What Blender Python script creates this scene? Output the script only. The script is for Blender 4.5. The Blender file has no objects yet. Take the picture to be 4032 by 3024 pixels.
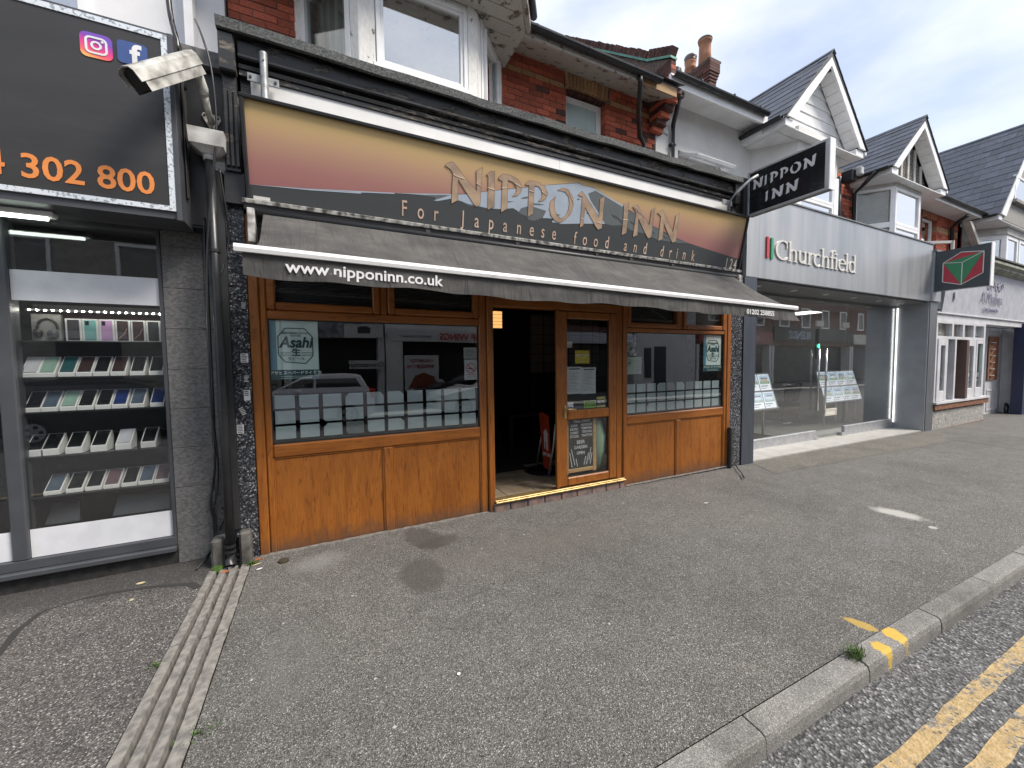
import bpy, math, random
from mathutils import Vector, Matrix
random.seed(7)
R = math.radians
SC = bpy.context.scene
COL = SC.collection

# ------------------------------------------------------------------ camera
cam = bpy.data.objects.new('camera', bpy.data.cameras.new('camera'))
COL.objects.link(cam); SC.camera = cam
cam.data.sensor_width = 36.0
cam.data.lens = 36.0 * 1545.0 / 4032.0
cam.data.clip_start = 0.05; cam.data.clip_end = 2000
yaw, pitch, roll = R(26.203), R(-3.106), R(-0.676)
fwd = Vector((math.sin(yaw)*math.cos(pitch), math.cos(yaw)*math.cos(pitch), math.sin(pitch)))
rgt = Vector((math.cos(yaw), -math.sin(yaw), 0)); upv = rgt.cross(fwd)
r2 = rgt*math.cos(roll) + upv*math.sin(roll); u2 = -rgt*math.sin(roll) + upv*math.cos(roll)
m = Matrix((r2, u2, -fwd)).transposed().to_4x4(); m.translation = (0, 0, 1.7)
cam.matrix_world = m

# ------------------------------------------------------------------ world, sun, exposure
SUN_EL, SUN_AZ = R(50), R(135)          # azimuth clockwise from +Y (into the shops)
W = bpy.data.worlds.new('World'); SC.world = W; W.use_nodes = True
nt = W.node_tree; nt.nodes.clear()
out = nt.nodes.new('ShaderNodeOutputWorld'); bg = nt.nodes.new('ShaderNodeBackground')
sky = nt.nodes.new('ShaderNodeTexSky'); sky.sky_type = 'NISHITA'; sky.sun_disc = False
sky.sun_elevation = SUN_EL; sky.sun_rotation = SUN_AZ; sky.air_density = 1.0; sky.dust_density = 1.5
tc = nt.nodes.new('ShaderNodeTexCoord'); mp = nt.nodes.new('ShaderNodeMapping'); mp.inputs['Scale'].default_value = (1.0, 1.0, 2.6)
no = nt.nodes.new('ShaderNodeTexNoise'); no.inputs['Scale'].default_value = 2.1; no.inputs['Detail'].default_value = 9; no.inputs['Roughness'].default_value = .56; no.inputs['Distortion'].default_value = .5
mp.inputs['Location'].default_value = (1.3, 0.4, 0.2)
rp = nt.nodes.new('ShaderNodeValToRGB'); rp.color_ramp.elements[0].position = .36; rp.color_ramp.elements[1].position = .66
rp.color_ramp.elements[0].color = (.62, .62, .62, 1); rp.color_ramp.elements[1].color = (1, 1, 1, 1)
no2 = nt.nodes.new('ShaderNodeTexNoise'); no2.inputs['Scale'].default_value = 3.3; no2.inputs['Detail'].default_value = 8
rp2 = nt.nodes.new('ShaderNodeValToRGB'); rp2.color_ramp.elements[0].position = .35; rp2.color_ramp.elements[1].position = .7
rp2.color_ramp.elements[0].color = (3.9, 4.35, 5.3, 1); rp2.color_ramp.elements[1].color = (6.3, 6.4, 6.6, 1)
mx = nt.nodes.new('ShaderNodeMixRGB')
L = nt.links.new
L(tc.outputs['Generated'], mp.inputs['Vector']); L(mp.outputs['Vector'], no.inputs['Vector']); L(mp.outputs['Vector'], no2.inputs['Vector'])
L(no.outputs['Fac'], rp.inputs['Fac']); L(no2.outputs['Fac'], rp2.inputs['Fac'])
L(rp.outputs['Color'], mx.inputs['Fac']); L(sky.outputs['Color'], mx.inputs['Color1']); L(rp2.outputs['Color'], mx.inputs['Color2'])
L(mx.outputs['Color'], bg.inputs['Color']); bg.inputs['Strength'].default_value = .1
L(bg.outputs['Background'], out.inputs['Surface'])
sun = bpy.data.objects.new('sun', bpy.data.lights.new('sun', 'SUN')); COL.objects.link(sun)
sun.data.energy = 2.6; sun.data.angle = R(20); sun.data.color = (1, .93, .84)
sd = Vector((math.sin(SUN_AZ)*math.cos(SUN_EL), math.cos(SUN_AZ)*math.cos(SUN_EL), math.sin(SUN_EL)))
sun.rotation_euler = (-sd).to_track_quat('-Z', 'Y').to_euler()
VS = SC.view_settings
VS.view_transform = 'Standard'; VS.look = 'None'; VS.exposure = 1.05; VS.gamma = 1; VS.use_curve_mapping = False
SC.cycles.max_bounces = 8; SC.cycles.transparent_max_bounces = 16

# ------------------------------------------------------------------ helpers
ORG = {}
class B:
    def __init__(s): s.v = []; s.f = []
    def add(s, vs, fs):
        n = len(s.v); s.v += [tuple(p) for p in vs]; s.f += [tuple(i+n for i in f) for f in fs]; return s
    def box(s, x0, x1, y0, y1, z0, z1, ch=0):
        if x0 > x1: x0, x1 = x1, x0
        if y0 > y1: y0, y1 = y1, y0
        if z0 > z1: z0, z1 = z1, z0
        if not ch:
            return s.add([(x0,y0,z0),(x1,y0,z0),(x1,y1,z0),(x0,y1,z0),(x0,y0,z1),(x1,y0,z1),(x1,y1,z1),(x0,y1,z1)],
                         [(0,1,5,4),(1,2,6,5),(2,3,7,6),(3,0,4,7),(4,5,6,7),(3,2,1,0)])
        c = min(ch, (x1-x0)*.45, (y1-y0)*.45, (z1-z0)*.45); vs = []; idx = {}
        for sx in (0,1):
            for sy in (0,1):
                for sz in (0,1):
                    for ax in range(3):
                        p = [x1 if sx else x0, y1 if sy else y0, z1 if sz else z0]
                        for a, sg in ((0,sx),(1,sy),(2,sz)):
                            if a != ax: p[a] += -c if sg else c
                        idx[(sx,sy,sz,ax)] = len(vs); vs.append(p)
        fs = []
        I = lambda a,b,c_,d: idx[(a,b,c_,d)]
        for sg in (0,1):
            q = [(sg,0,0,0),(sg,1,0,0),(sg,1,1,0),(sg,0,1,0)]; q = q if sg else q[::-1]; fs.append([I(*k) for k in q])
            q = [(0,sg,0,1),(1,sg,0,1),(1,sg,1,1),(0,sg,1,1)]; q = q[::-1] if sg else q; fs.append([I(*k) for k in q])
            q = [(0,0,sg,2),(1,0,sg,2),(1,1,sg,2),(0,1,sg,2)]; q = q if sg else q[::-1]; fs.append([I(*k) for k in q])
        for a in (0,1):
            for b in (0,1):
                fs.append([I(a,b,0,0),I(a,b,1,0),I(a,b,1,1),I(a,b,0,1)])
                fs.append([I(a,0,b,0),I(a,1,b,0),I(a,1,b,2),I(a,0,b,2)])
                fs.append([I(0,a,b,1),I(1,a,b,1),I(1,a,b,2),I(0,a,b,2)])
                for d in (0,1): fs.append([I(a,b,d,0),I(a,b,d,1),I(a,b,d,2)])
        return s.add(vs, fs)
    def prism(s, pts, ax, a, b):
        n = len(pts)
        mk = {'y': lambda p,t:(p[0],t,p[1]), 'x': lambda p,t:(t,p[0],p[1]), 'z': lambda p,t:(p[0],p[1],t)}[ax]
        vs = [mk(p,a) for p in pts]+[mk(p,b) for p in pts]
        fs = [tuple(range(n)), tuple(range(2*n-1,n-1,-1))]+[(i,i+n,(i+1)%n+n,(i+1)%n) for i in range(n)]
        return s.add(vs, fs)
    def quad(s, *p): return s.add(p, [tuple(range(len(p)))])
    def tube(s, path, r, n=8, cap=True):
        P = [Vector(p) for p in path]; rings = []
        for i, p in enumerate(P):
            t = (P[min(i+1,len(P)-1)]-P[max(i-1,0)]).normalized()
            a = t.cross(Vector((0,0,1)) if abs(t.z) < .95 else Vector((1,0,0))).normalized(); b_ = t.cross(a)
            rr = r[i] if isinstance(r,(list,tuple)) else r
            rings.append([p+a*rr*math.cos(2*math.pi*k/n)+b_*rr*math.sin(2*math.pi*k/n) for k in range(n)])
        vs = [v for rg in rings for v in rg]; fs = []
        for i in range(len(P)-1):
            for k in range(n): fs.append((i*n+k, i*n+(k+1)%n, (i+1)*n+(k+1)%n, (i+1)*n+k))
        if cap: fs += [tuple(range(n-1,-1,-1)), tuple(range((len(P)-1)*n, len(P)*n))]
        return s.add(vs, fs)
    def lathe(s, c, prof, n=16):
        vs = []; fs = []
        for (r, z) in prof:
            vs += [(c[0]+r*math.cos(2*math.pi*k/n), c[1]+r*math.sin(2*math.pi*k/n), c[2]+z) for k in range(n)]
        for i in range(len(prof)-1):
            for k in range(n): fs.append((i*n+k, i*n+(k+1)%n, (i+1)*n+(k+1)%n, (i+1)*n+k))
        fs += [tuple(range(n-1,-1,-1)), tuple(range((len(prof)-1)*n, len(prof)*n))]
        return s.add(vs, fs)
    def frame(s, x0, x1, z0, z1, y0, y1, w, ch=.006, wb=None, wt=None):
        wb = w if wb is None else wb; wt = w if wt is None else wt
        s.box(x0, x0+w, y0, y1, z0, z1, ch); s.box(x1-w, x1, y0, y1, z0, z1, ch)
        s.box(x0+w, x1-w, y0+.001, y1, z0, z0+wb, ch); s.box(x0+w, x1-w, y0+.001, y1, z1-wt, z1, ch); return s
def mesh(name, b, smooth=False):
    me = bpy.data.meshes.new(name); me.from_pydata(b.v, [], b.f)
    if smooth: me.polygons.foreach_set('use_smooth', [True]*len(me.polygons))
    me.update(); return me
def tag(o, label=None, cat=None, group=None, kind=None):
    if label: o['label'] = label
    if cat: o['category'] = cat
    if group: o['group'] = group
    if kind: o['kind'] = kind
    return o
def thing(name, label, cat, loc=(0,0,0), group=None, rot=None, kind=None):
    o = bpy.data.objects.new(name, None); COL.objects.link(o); o.location = loc
    o.empty_display_size = .1
    if rot: o.rotation_euler = rot
    ORG[o] = Vector(loc) if not rot else Vector((0,0,0))     # rotated things are built in local coordinates
    return tag(o, label, cat, group, kind)
def part(name, b, mat, parent=None, smooth=False, label=None, kind=None):
    og = ORG.get(parent, Vector((0,0,0)))
    if og.length: b.v = [(p[0]-og.x, p[1]-og.y, p[2]-og.z) for p in b.v]
    o = bpy.data.objects.new(name, mesh(name, b, smooth)); COL.objects.link(o)
    o.data.materials.append(mat); o.parent = parent; ORG[o] = og
    return tag(o, label, kind=kind)
def inst(name, me, loc, parent, scale=None, rot=None):
    og = ORG.get(parent, Vector((0,0,0)))
    o = bpy.data.objects.new(name, me); COL.objects.link(o); o.parent = parent; o.location = Vector(loc)-og
    if scale: o.scale = scale
    if rot: o.rotation_euler = rot
    ORG[o] = Vector((0,0,0)); return o
def bx(name, mat, parent, *c, **k):
    return part(name, B().box(*c, k.get('ch', 0)), mat, parent)
def text(s, size, mat, parent, loc, ext=.0015, sx=1, bold=0, shear=0, align='CENTER', rot=(R(90),0,0), name='lettering', spacing=1, arc=None):
    cu = bpy.data.curves.new('t', 'FONT'); cu.body = s; cu.size = size; cu.align_x = align; cu.extrude = ext
    cu.offset = bold; cu.shear = shear; cu.space_character = spacing; cu.resolution_u = 3
    ob = bpy.data.objects.new('t', cu)
    me = bpy.data.meshes.new_from_object(ob); bpy.data.objects.remove(ob); bpy.data.curves.remove(cu)
    me.materials.clear(); me.materials.append(mat)
    if sx != 1: me.transform(Matrix.Diagonal((sx, 1, 1, 1)))
    me.transform(Matrix.Rotation(rot[2],4,'Z') @ Matrix.Rotation(rot[1],4,'Y') @ Matrix.Rotation(rot[0],4,'X'))
    og = ORG.get(parent, Vector((0,0,0)))
    me.transform(Matrix.Translation(Vector(loc)-og)); me.name = name
    o = bpy.data.objects.new(name, me); COL.objects.link(o); o.parent = parent; ORG[o] = og
    return o
def gz(x): return -.009*max(0, x-3)

# ------------------------------------------------------------------ materials
def newmat(name):
    mt = bpy.data.materials.new(name); mt.use_nodes = True; t = mt.node_tree
    return mt, t, t.nodes['Principled BSDF']
def N(t, ty, **k):
    n = t.nodes.new('ShaderNode'+ty)
    for a, v in k.items():
        if a in n.inputs: n.inputs[a].default_value = v
        else: setattr(n, a, v)
    return n
def coords(t, stretch=(1,1,1), rnd=False):
    c = N(t, 'TexCoord'); mpn = N(t, 'Mapping'); mpn.inputs['Scale'].default_value = stretch
    t.links.new(c.outputs['Object'], mpn.inputs['Vector'])
    if rnd:
        oi = N(t, 'ObjectInfo'); mm = N(t, 'Math', operation='MULTIPLY'); mm.inputs[1].default_value = 37.0
        t.links.new(oi.outputs['Random'], mm.inputs[0]); cb = N(t, 'CombineXYZ')
        for i in 'XYZ': t.links.new(mm.outputs[0], cb.inputs[i])
        t.links.new(cb.outputs[0], mpn.inputs['Location'])
    return mpn.outputs['Vector']
def ramp(t, fac, stops):
    r = N(t, 'ValToRGB'); e = r.color_ramp.elements
    while len(e) < len(stops): e.new(.5)
    for el, (p, c) in zip(e, stops): el.position = p; el.color = tuple(c)+(1,) if len(c) == 3 else c
    t.links.new(fac, r.inputs['Fac']); return r.outputs['Color']
def mixc(t, fac, a, b, mode='MIX'):
    x = N(t, 'MixRGB', blend_type=mode)
    for inp, v in (('Fac',fac),('Color1',a),('Color2',b)):
        if hasattr(v, 'is_output') or isinstance(v, bpy.types.NodeSocket): t.links.new(v, x.inputs[inp])
        elif isinstance(v, (int,float)): x.inputs[inp].default_value = v
        else: x.inputs[inp].default_value = tuple(v)+(1,)
    return x.outputs['Color']
def bump(t, p, h, strength=.3, dist=.01):
    b = N(t, 'Bump'); b.inputs['Strength'].default_value = strength; b.inputs['Distance'].default_value = dist
    t.links.new(h, b.inputs['Height']); t.links.new(b.outputs['Normal'], p.inputs['Normal'])
def M(name, c1, c2=None, scale=12, detail=5, rough=.6, metal=0, bmp=0, bscale=None, stretch=(1,1,1), rnd=0, lo=.35, hi=.65, spec=.5, rvar=0):
    mt, t, p = newmat(name); p.inputs['Roughness'].default_value = rough; p.inputs['Metallic'].default_value = metal
    p.inputs['Specular IOR Level'].default_value = spec
    c2 = c2 or tuple(x*.75 for x in c1)
    v = coords(t, stretch, rnd > 0)
    n = N(t, 'TexNoise', Scale=scale, Detail=detail); t.links.new(v, n.inputs['Vector'])
    col = ramp(t, n.outputs['Fac'], [(lo,c2),(hi,c1)])
    if rnd:
        oi = N(t, 'ObjectInfo'); mr = N(t, 'MapRange'); mr.inputs['To Min'].default_value = 1-rnd; mr.inputs['To Max'].default_value = 1+rnd
        t.links.new(oi.outputs['Random'], mr.inputs['Value'])
        h = N(t, 'HueSaturation'); t.links.new(mr.outputs[0], h.inputs['Value']); t.links.new(col, h.inputs['Color']); col = h.outputs['Color']
    t.links.new(col, p.inputs['Base Color'])
    if rvar:
        n3 = N(t, 'TexNoise', Scale=scale*.4, Detail=4); t.links.new(v, n3.inputs['Vector'])
        mr = N(t, 'MapRange'); mr.inputs['From Min'].default_value = .3; mr.inputs['From Max'].default_value = .7
        mr.inputs['To Min'].default_value = rough-rvar; mr.inputs['To Max'].default_value = rough+rvar
        t.links.new(n3.outputs['Fac'], mr.inputs['Value']); t.links.new(mr.outputs[0], p.inputs['Roughness'])
    if bmp:
        n2 = N(t, 'TexNoise', Scale=bscale or scale*3, Detail=6); t.links.new(v, n2.inputs['Vector']); bump(t, p, n2.outputs['Fac'], bmp, .008)
    return mt
def stones(name, cols, scale, white=.97, rough=.85, bmp=.6, patch=None, dist=.006):
    """speckled aggregate: every cell of a fine voronoi takes a colour from the ramp"""
    mt, t, p = newmat(name); p.inputs['Roughness'].default_value = rough
    v = coords(t)
    vo = N(t, 'TexVoronoi', Scale=scale); t.links.new(v, vo.inputs['Vector'])
    sp = N(t, 'SeparateColor'); t.links.new(vo.outputs['Color'], sp.inputs[0])
    col = ramp(t, sp.outputs[0], cols)
    dk = ramp(t, vo.outputs['Distance'], [(.30,(1,1,1)),(.75,(.45,.45,.45))])
    col = mixc(t, .8, col, dk, 'MULTIPLY')
    if patch:
        n = N(t, 'TexNoise', Scale=patch, Detail=7, Roughness=.62); t.links.new(v, n.inputs['Vector'])
        col = mixc(t, .8, col, ramp(t, n.outputs['Fac'], [(.32,(.72,.71,.70)),(.5,(1,1,1)),(.7,(1.16,1.15,1.12))]), 'MULTIPLY')
        n = N(t, 'TexNoise', Scale=patch*9, Detail=4); t.links.new(v, n.inputs['Vector'])
        col = mixc(t, .6, col, ramp(t, n.outputs['Fac'], [(.3,(.8,.8,.8)),(.7,(1.15,1.15,1.14))]), 'MULTIPLY')
    t.links.new(col, p.inputs['Base Color'])
    if bmp: bump(t, p, vo.outputs['Distance'], -bmp if False else bmp, dist)
    return mt, t, p, v, col
def wood(name, along):
    mt, t, p = newmat(name); p.inputs['Roughness'].default_value = .40
    def st(a, b): return (a, a, b) if along == 'z' else (b, a, a)
    n1 = N(t, 'TexNoise', Scale=1.0, Detail=7, Roughness=.6, Distortion=2.2); t.links.new(coords(t, st(7, .9)), n1.inputs['Vector'])
    n2 = N(t, 'TexNoise', Scale=1.0, Detail=6, Roughness=.65, Distortion=.6); t.links.new(coords(t, st(150, 5)), n2.inputs['Vector'])
    n3 = N(t, 'TexNoise', Scale=1.0, Detail=5, Distortion=3.5); t.links.new(coords(t, st(16, 2.6)), n3.inputs['Vector'])
    col = ramp(t, n1.outputs['Fac'], [(.28,(.19,.056,.006)),(.5,(.255,.083,.0095)),(.72,(.30,.102,.013))])
    col = mixc(t, .8, col, ramp(t, n2.outputs['Fac'], [(.32,(.70,.62,.55)),(.5,(1,1,1)),(.68,(1.10,1.08,1.04))]), 'MULTIPLY')
    col = mixc(t, .8, col, ramp(t, n3.outputs['Fac'], [(.34,(.58,.48,.42)),(.40,(.9,.88,.86)),(.46,(1,1,1))]), 'MULTIPLY')      # cathedral figure and knots
    ob = coords(t); sp = N(t, 'SeparateXYZ'); t.links.new(ob, sp.inputs[0])
    nd = N(t, 'TexNoise', Scale=9, Detail=8, Roughness=.7); t.links.new(ob, nd.inputs['Vector'])
    ad = N(t, 'Math', operation='MULTIPLY_ADD'); t.links.new(nd.outputs['Fac'], ad.inputs[0]); ad.inputs[1].default_value = -.30; t.links.new(sp.outputs[2], ad.inputs[2])
    mr = N(t, 'MapRange'); mr.inputs['From Min'].default_value = -.16; mr.inputs['From Max'].default_value = .02; mr.inputs['To Min'].default_value = .85; mr.inputs['To Max'].default_value = 0
    t.links.new(ad.outputs[0], mr.inputs['Value']); col = mixc(t, mr.outputs[0], col, (.085,.05,.033))      # splashed dirt along the foot
    ns = N(t, 'TexNoise', Scale=2.3, Detail=9, Roughness=.7); t.links.new(ob, ns.inputs['Vector'])
    col = mixc(t, .5, col, ramp(t, ns.outputs['Fac'], [(.30,(.72,.70,.68)),(.5,(1,1,1)),(.72,(1.10,1.07,1.05))]), 'MULTIPLY')
    t.links.new(col, p.inputs['Base Color']); bump(t, p, n2.outputs['Fac'], .06, .002)
    rg = N(t, 'MapRange'); rg.inputs['To Min'].default_value = .30; rg.inputs['To Max'].default_value = .58; t.links.new(ns.outputs['Fac'], rg.inputs['Value']); t.links.new(rg.outputs[0], p.inputs['Roughness'])
    return mt
def peel(name, paint, under, amount=.62, scale=6, stretch=(1,1,1), rough=.55, under2=None):
    mt, t, p = newmat(name); v = coords(t, stretch)
    n = N(t, 'TexNoise', Scale=scale, Detail=10, Roughness=.68); t.links.new(v, n.inputs['Vector'])
    f = ramp(t, n.outputs['Fac'], [(amount,(0,0,0)),(amount+.02,(1,1,1))])
    n2 = N(t, 'TexNoise', Scale=scale*6, Detail=5); t.links.new(v, n2.inputs['Vector'])
    cu = ramp(t, n2.outputs['Fac'], [(.3,under2 or tuple(x*.4 for x in under)),(.7,under)])
    cp = ramp(t, n2.outputs['Fac'], [(.2,tuple(x*.8 for x in paint)),(.8,tuple(min(1,x*1.08) for x in paint))])
    t.links.new(mixc(t, f, cp, cu), p.inputs['Base Color'])
    rr = N(t, 'MapRange'); t.links.new(f, rr.inputs['Value']); rr.inputs['To Min'].default_value = rough; rr.inputs['To Max'].default_value = .9
    t.links.new(rr.outputs[0], p.inputs['Roughness'])
    inv = N(t, 'Math', operation='SUBTRACT'); inv.inputs[0].default_value = 1; t.links.new(f, inv.inputs[1]); bump(t, p, inv.outputs[0], .7, .006)
    return mt
def glass(name, tint=(1,1,1), refl=1.0, ior=1.52):
    mt = bpy.data.materials.new(name); mt.use_nodes = True; t = mt.node_tree; t.nodes.clear()
    o = N(t, 'OutputMaterial'); mxs = N(t, 'MixShader'); tr = N(t, 'BsdfTransparent'); gl = N(t, 'BsdfGlossy')
    tr.inputs['Color'].default_value = tuple(tint)+(1,); gl.inputs['Roughness'].default_value = .0
    fr = N(t, 'Fresnel'); ge = N(t, 'NewGeometry'); mi = N(t, 'MapRange')      # same reflectance on both faces of the pane
    mi.inputs['To Min'].default_value = ior; mi.inputs['To Max'].default_value = 1/ior
    t.links.new(ge.outputs['Backfacing'], mi.inputs['Value']); t.links.new(mi.outputs[0], fr.inputs['IOR'])
    mu = N(t, 'Math', operation='MULTIPLY', use_clamp=True); mu.inputs[1].default_value = refl
    v = coords(t); n = N(t, 'TexNoise', Scale=1.1, Detail=1); t.links.new(v, n.inputs['Vector'])
    bp = N(t, 'Bump'); bp.inputs['Strength'].default_value = .03; bp.inputs['Distance'].default_value = .05
    t.links.new(n.outputs['Fac'], bp.inputs['Height']); t.links.new(bp.outputs['Normal'], gl.inputs['Normal'])
    t.links.new(fr.outputs[0], mu.inputs[0]); t.links.new(mu.outputs[0], mxs.inputs[0])
    t.links.new(tr.outputs[0], mxs.inputs[1]); t.links.new(gl.outputs[0], mxs.inputs[2]); t.links.new(mxs.outputs[0], o.inputs[0])
    return mt
def emis(name, col, s):
    mt, t, p = newmat(name); p.inputs['Base Color'].default_value = tuple(col)+(1,)
    p.inputs['Emission Color'].default_value = tuple(col)+(1,); p.inputs['Emission Strength'].default_value = s; return mt
def flat(name, c, rough=.5, metal=0, var=.06):
    return M(name, c, tuple(x*(1-var*2) for x in c), scale=7, detail=4, rough=rough, metal=metal)

WOODV, WOODH = wood('golden oak vertical', 'z'), wood('golden oak horizontal', 'x')
GRANITE, *_ = stones('dark speckled granite', [(.0,(.012,.013,.016)),(.45,(.03,.033,.04)),(.72,(.075,.08,.092)),(.9,(.17,.18,.2)),(.97,(.42,.42,.43))], 95, rough=.22, bmp=0)
GREYSTONE = M('grey flamed stone', (.16,.157,.155), (.085,.083,.082), scale=38, detail=8, rough=.7, bmp=.25, stretch=(1,1,1.8))
REDBRICK = M('red brick', (.50,.125,.065), (.29,.066,.038), scale=9, detail=7, rough=.85, bmp=.5, rnd=.32)
BUFFBRICK = M('buff brick', (.50,.30,.155), (.32,.17,.09), scale=9, detail=7, rough=.85, bmp=.5, rnd=.2)
DARKBRICK = M('sooty brick', (.15,.06,.045), (.04,.025,.023), scale=6, detail=7, rough=.9, bmp=.5, rnd=.4)
MORTAR = M('mortar', (.19,.15,.125), (.09,.065,.055), scale=25, rough=.95, bmp=.3)
BLACKP = peel('flaking black paint', (.020,.020,.021), (.19,.17,.15), .55, 9, (.45,1,1.6), .36, (.03,.027,.024))
BLACK2 = M('weathered black paint', (.022,.022,.024), (.012,.012,.013), scale=5, rough=.42, bmp=.1, rvar=.12)
BLACKPL = M('black plastic', (.02,.021,.023), (.013,.014,.016), scale=8, rough=.36, rvar=.1)
FELT = M('grey mineral felt', (.15,.155,.15), (.045,.05,.05), scale=60, detail=8, rough=.95, bmp=.7, bscale=120)
WHITEP = peel('flaking white paint', (.76,.745,.71), (.24,.18,.12), .605, 6.5, (1,1,.45), .6, (.10,.075,.055))
SOFFITP = peel('dirty flaking soffit', (.47,.44,.40), (.24,.19,.15), .565, 7, (1,1,1), .8, (.09,.07,.06))
UPVC = M('white upvc', (.82,.82,.82), (.72,.72,.72), scale=4, rough=.35)
WHITEB = M('white board', (.76,.755,.74), (.64,.64,.62), scale=2.5, detail=8, rough=.5)
ALU = M('silver aluminium', (.50,.51,.53), (.42,.43,.45), scale=10, rough=.38, metal=.7)
STEEL = M('galvanised steel', (.36,.37,.37), (.22,.23,.23), scale=22, detail=6, rough=.5, metal=.6)
GREYPC = M('dark grey powder coat', (.062,.066,.074), (.05,.053,.06), scale=5, rough=.42)
CHARC = M('charcoal', (.028,.029,.031), (.02,.021,.022), scale=6, rough=.5)
PUREBLK = flat('black', (.006,.006,.007), .5)
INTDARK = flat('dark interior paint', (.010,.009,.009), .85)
WHITE = flat('white', (.72,.72,.72), .5)
OFFW = flat('off white', (.60,.59,.56), .6)
CREAMP = flat('cream', (.52,.50,.42), .5)
GLASS = glass('window glass', (.98,.99,.99), 1.1)
GLASSD = glass('dark shop glass', (.975,.985,.985), 2.2)
GLASSW = glass('restaurant window glass', (.975,.985,.985), 2.3)
GLASSR = glass('reflective upstairs glass', (.85,.9,.92), 11)
RENDER = M('pale render', (.66,.65,.63), (.57,.56,.545), scale=2.2, detail=8, rough=.9, bmp=.25, bscale=90)
RENDERW = M('white render', (.74,.74,.75), (.66,.66,.67), scale=2, detail=8, rough=.85, bmp=.2, bscale=80)
PEBBLE = M('pebbledash', (.34,.33,.31), (.20,.195,.185), scale=60, detail=6, rough=.95, bmp=.6, bscale=70)
SLATE = M('slate', (.066,.076,.105), (.046,.053,.075), scale=9, detail=6, rough=.5, bmp=.2, rnd=.25)
LEAD = M('lead', (.20,.21,.225), (.12,.125,.135), scale=7, detail=6, rough=.6)
GREENCU = M('green copper flashing', (.16,.38,.29), (.10,.26,.21), scale=9, rough=.7)
TERRA = M('terracotta', (.42,.21,.12), (.28,.13,.08), scale=7, detail=7, rough=.85, bmp=.2)
FABRIC, t, p = newmat('grey canvas'); p.inputs['Roughness'].default_value = .9; v = coords(t)
n = N(t, 'TexNoise', Scale=2.6, Detail=9, Roughness=.65); t.links.new(coords(t, (1,1.5,2.2)), n.inputs['Vector'])
t.links.new(ramp(t, n.outputs['Fac'], [(.32,(.044,.043,.042)),(.5,(.066,.064,.061)),(.7,(.10,.095,.088))]), p.inputs['Base Color'])
mpn = N(t, 'Mapping'); mpn.inputs['Rotation'].default_value = (0, R(20), R(38)); mpn.inputs['Scale'].default_value = (11, 1.6, 2.2); t.links.new(v, mpn.inputs['Vector'])
n2 = N(t, 'TexNoise', Scale=1.0, Detail=4, Distortion=.6); t.links.new(mpn.outputs[0], n2.inputs['Vector']); bump(t, p, n2.outputs['Fac'], .75, .035)
CONC = M('concrete', (.30,.29,.27), (.19,.185,.175), scale=30, detail=9, rough=.92, bmp=.35, bscale=140)
BRASS = M('brass', (.50,.36,.16), (.30,.21,.09), scale=14, rough=.42, metal=.7)
CHROME = flat('chrome', (.6,.6,.61), .2, 1)
MOSS = M('moss', (.055,.10,.012), (.02,.045,.006), scale=50, rough=1, bmp=.8)
# ------------------------------------------------------------------ ground
def blob(t, v, cx, cy, rx, ry, rot=0, wob=.35, ns=5, soft=(.25,.5)):
    """mask 0..1 of a stain with a ragged outline at a fixed place on the ground"""
    mpn = N(t, 'Mapping', vector_type='TEXTURE'); mpn.inputs['Location'].default_value = (cx, cy, 0); mpn.inputs['Rotation'].default_value = (0, 0, rot); mpn.inputs['Scale'].default_value = (rx, ry, 1000)
    n = N(t, 'TexNoise', Scale=ns, Detail=8, Roughness=.65); t.links.new(v, n.inputs['Vector'])
    t.links.new(v, mpn.inputs['Vector'])
    g = N(t, 'TexGradient', gradient_type='SPHERICAL'); t.links.new(mpn.outputs[0], g.inputs['Vector'])
    a = N(t, 'Math', operation='MULTIPLY_ADD'); t.links.new(n.outputs['Fac'], a.inputs[0]); a.inputs[1].default_value = wob*2; a.inputs[2].default_value = -wob
    s = N(t, 'Math', operation='ADD'); t.links.new(g.outputs['Fac'], s.inputs[0]); t.links.new(a.outputs[0], s.inputs[1])
    g0 = N(t, 'Math', operation='GREATER_THAN'); t.links.new(g.outputs['Fac'], g0.inputs[0]); g0.inputs[1].default_value = .001
    r = ramp(t, s.outputs[0], [(soft[0],(0,0,0)),(soft[1],(1,1,1))])
    mm = N(t, 'Math', operation='MULTIPLY'); t.links.new(r, mm.inputs[0]); t.links.new(g0.outputs[0], mm.inputs[1])
    return mm.outputs[0]
PAVC = [(.0,(.044,.042,.039)),(.25,(.098,.093,.086)),(.55,(.145,.138,.128)),(.82,(.20,.191,.178)),(.95,(.30,.288,.27)),(.99,(.50,.49,.47))]
PAVE, t, p, v, col = stones('footway tarmac', PAVC, 205, patch=.55, dist=.007)
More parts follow.
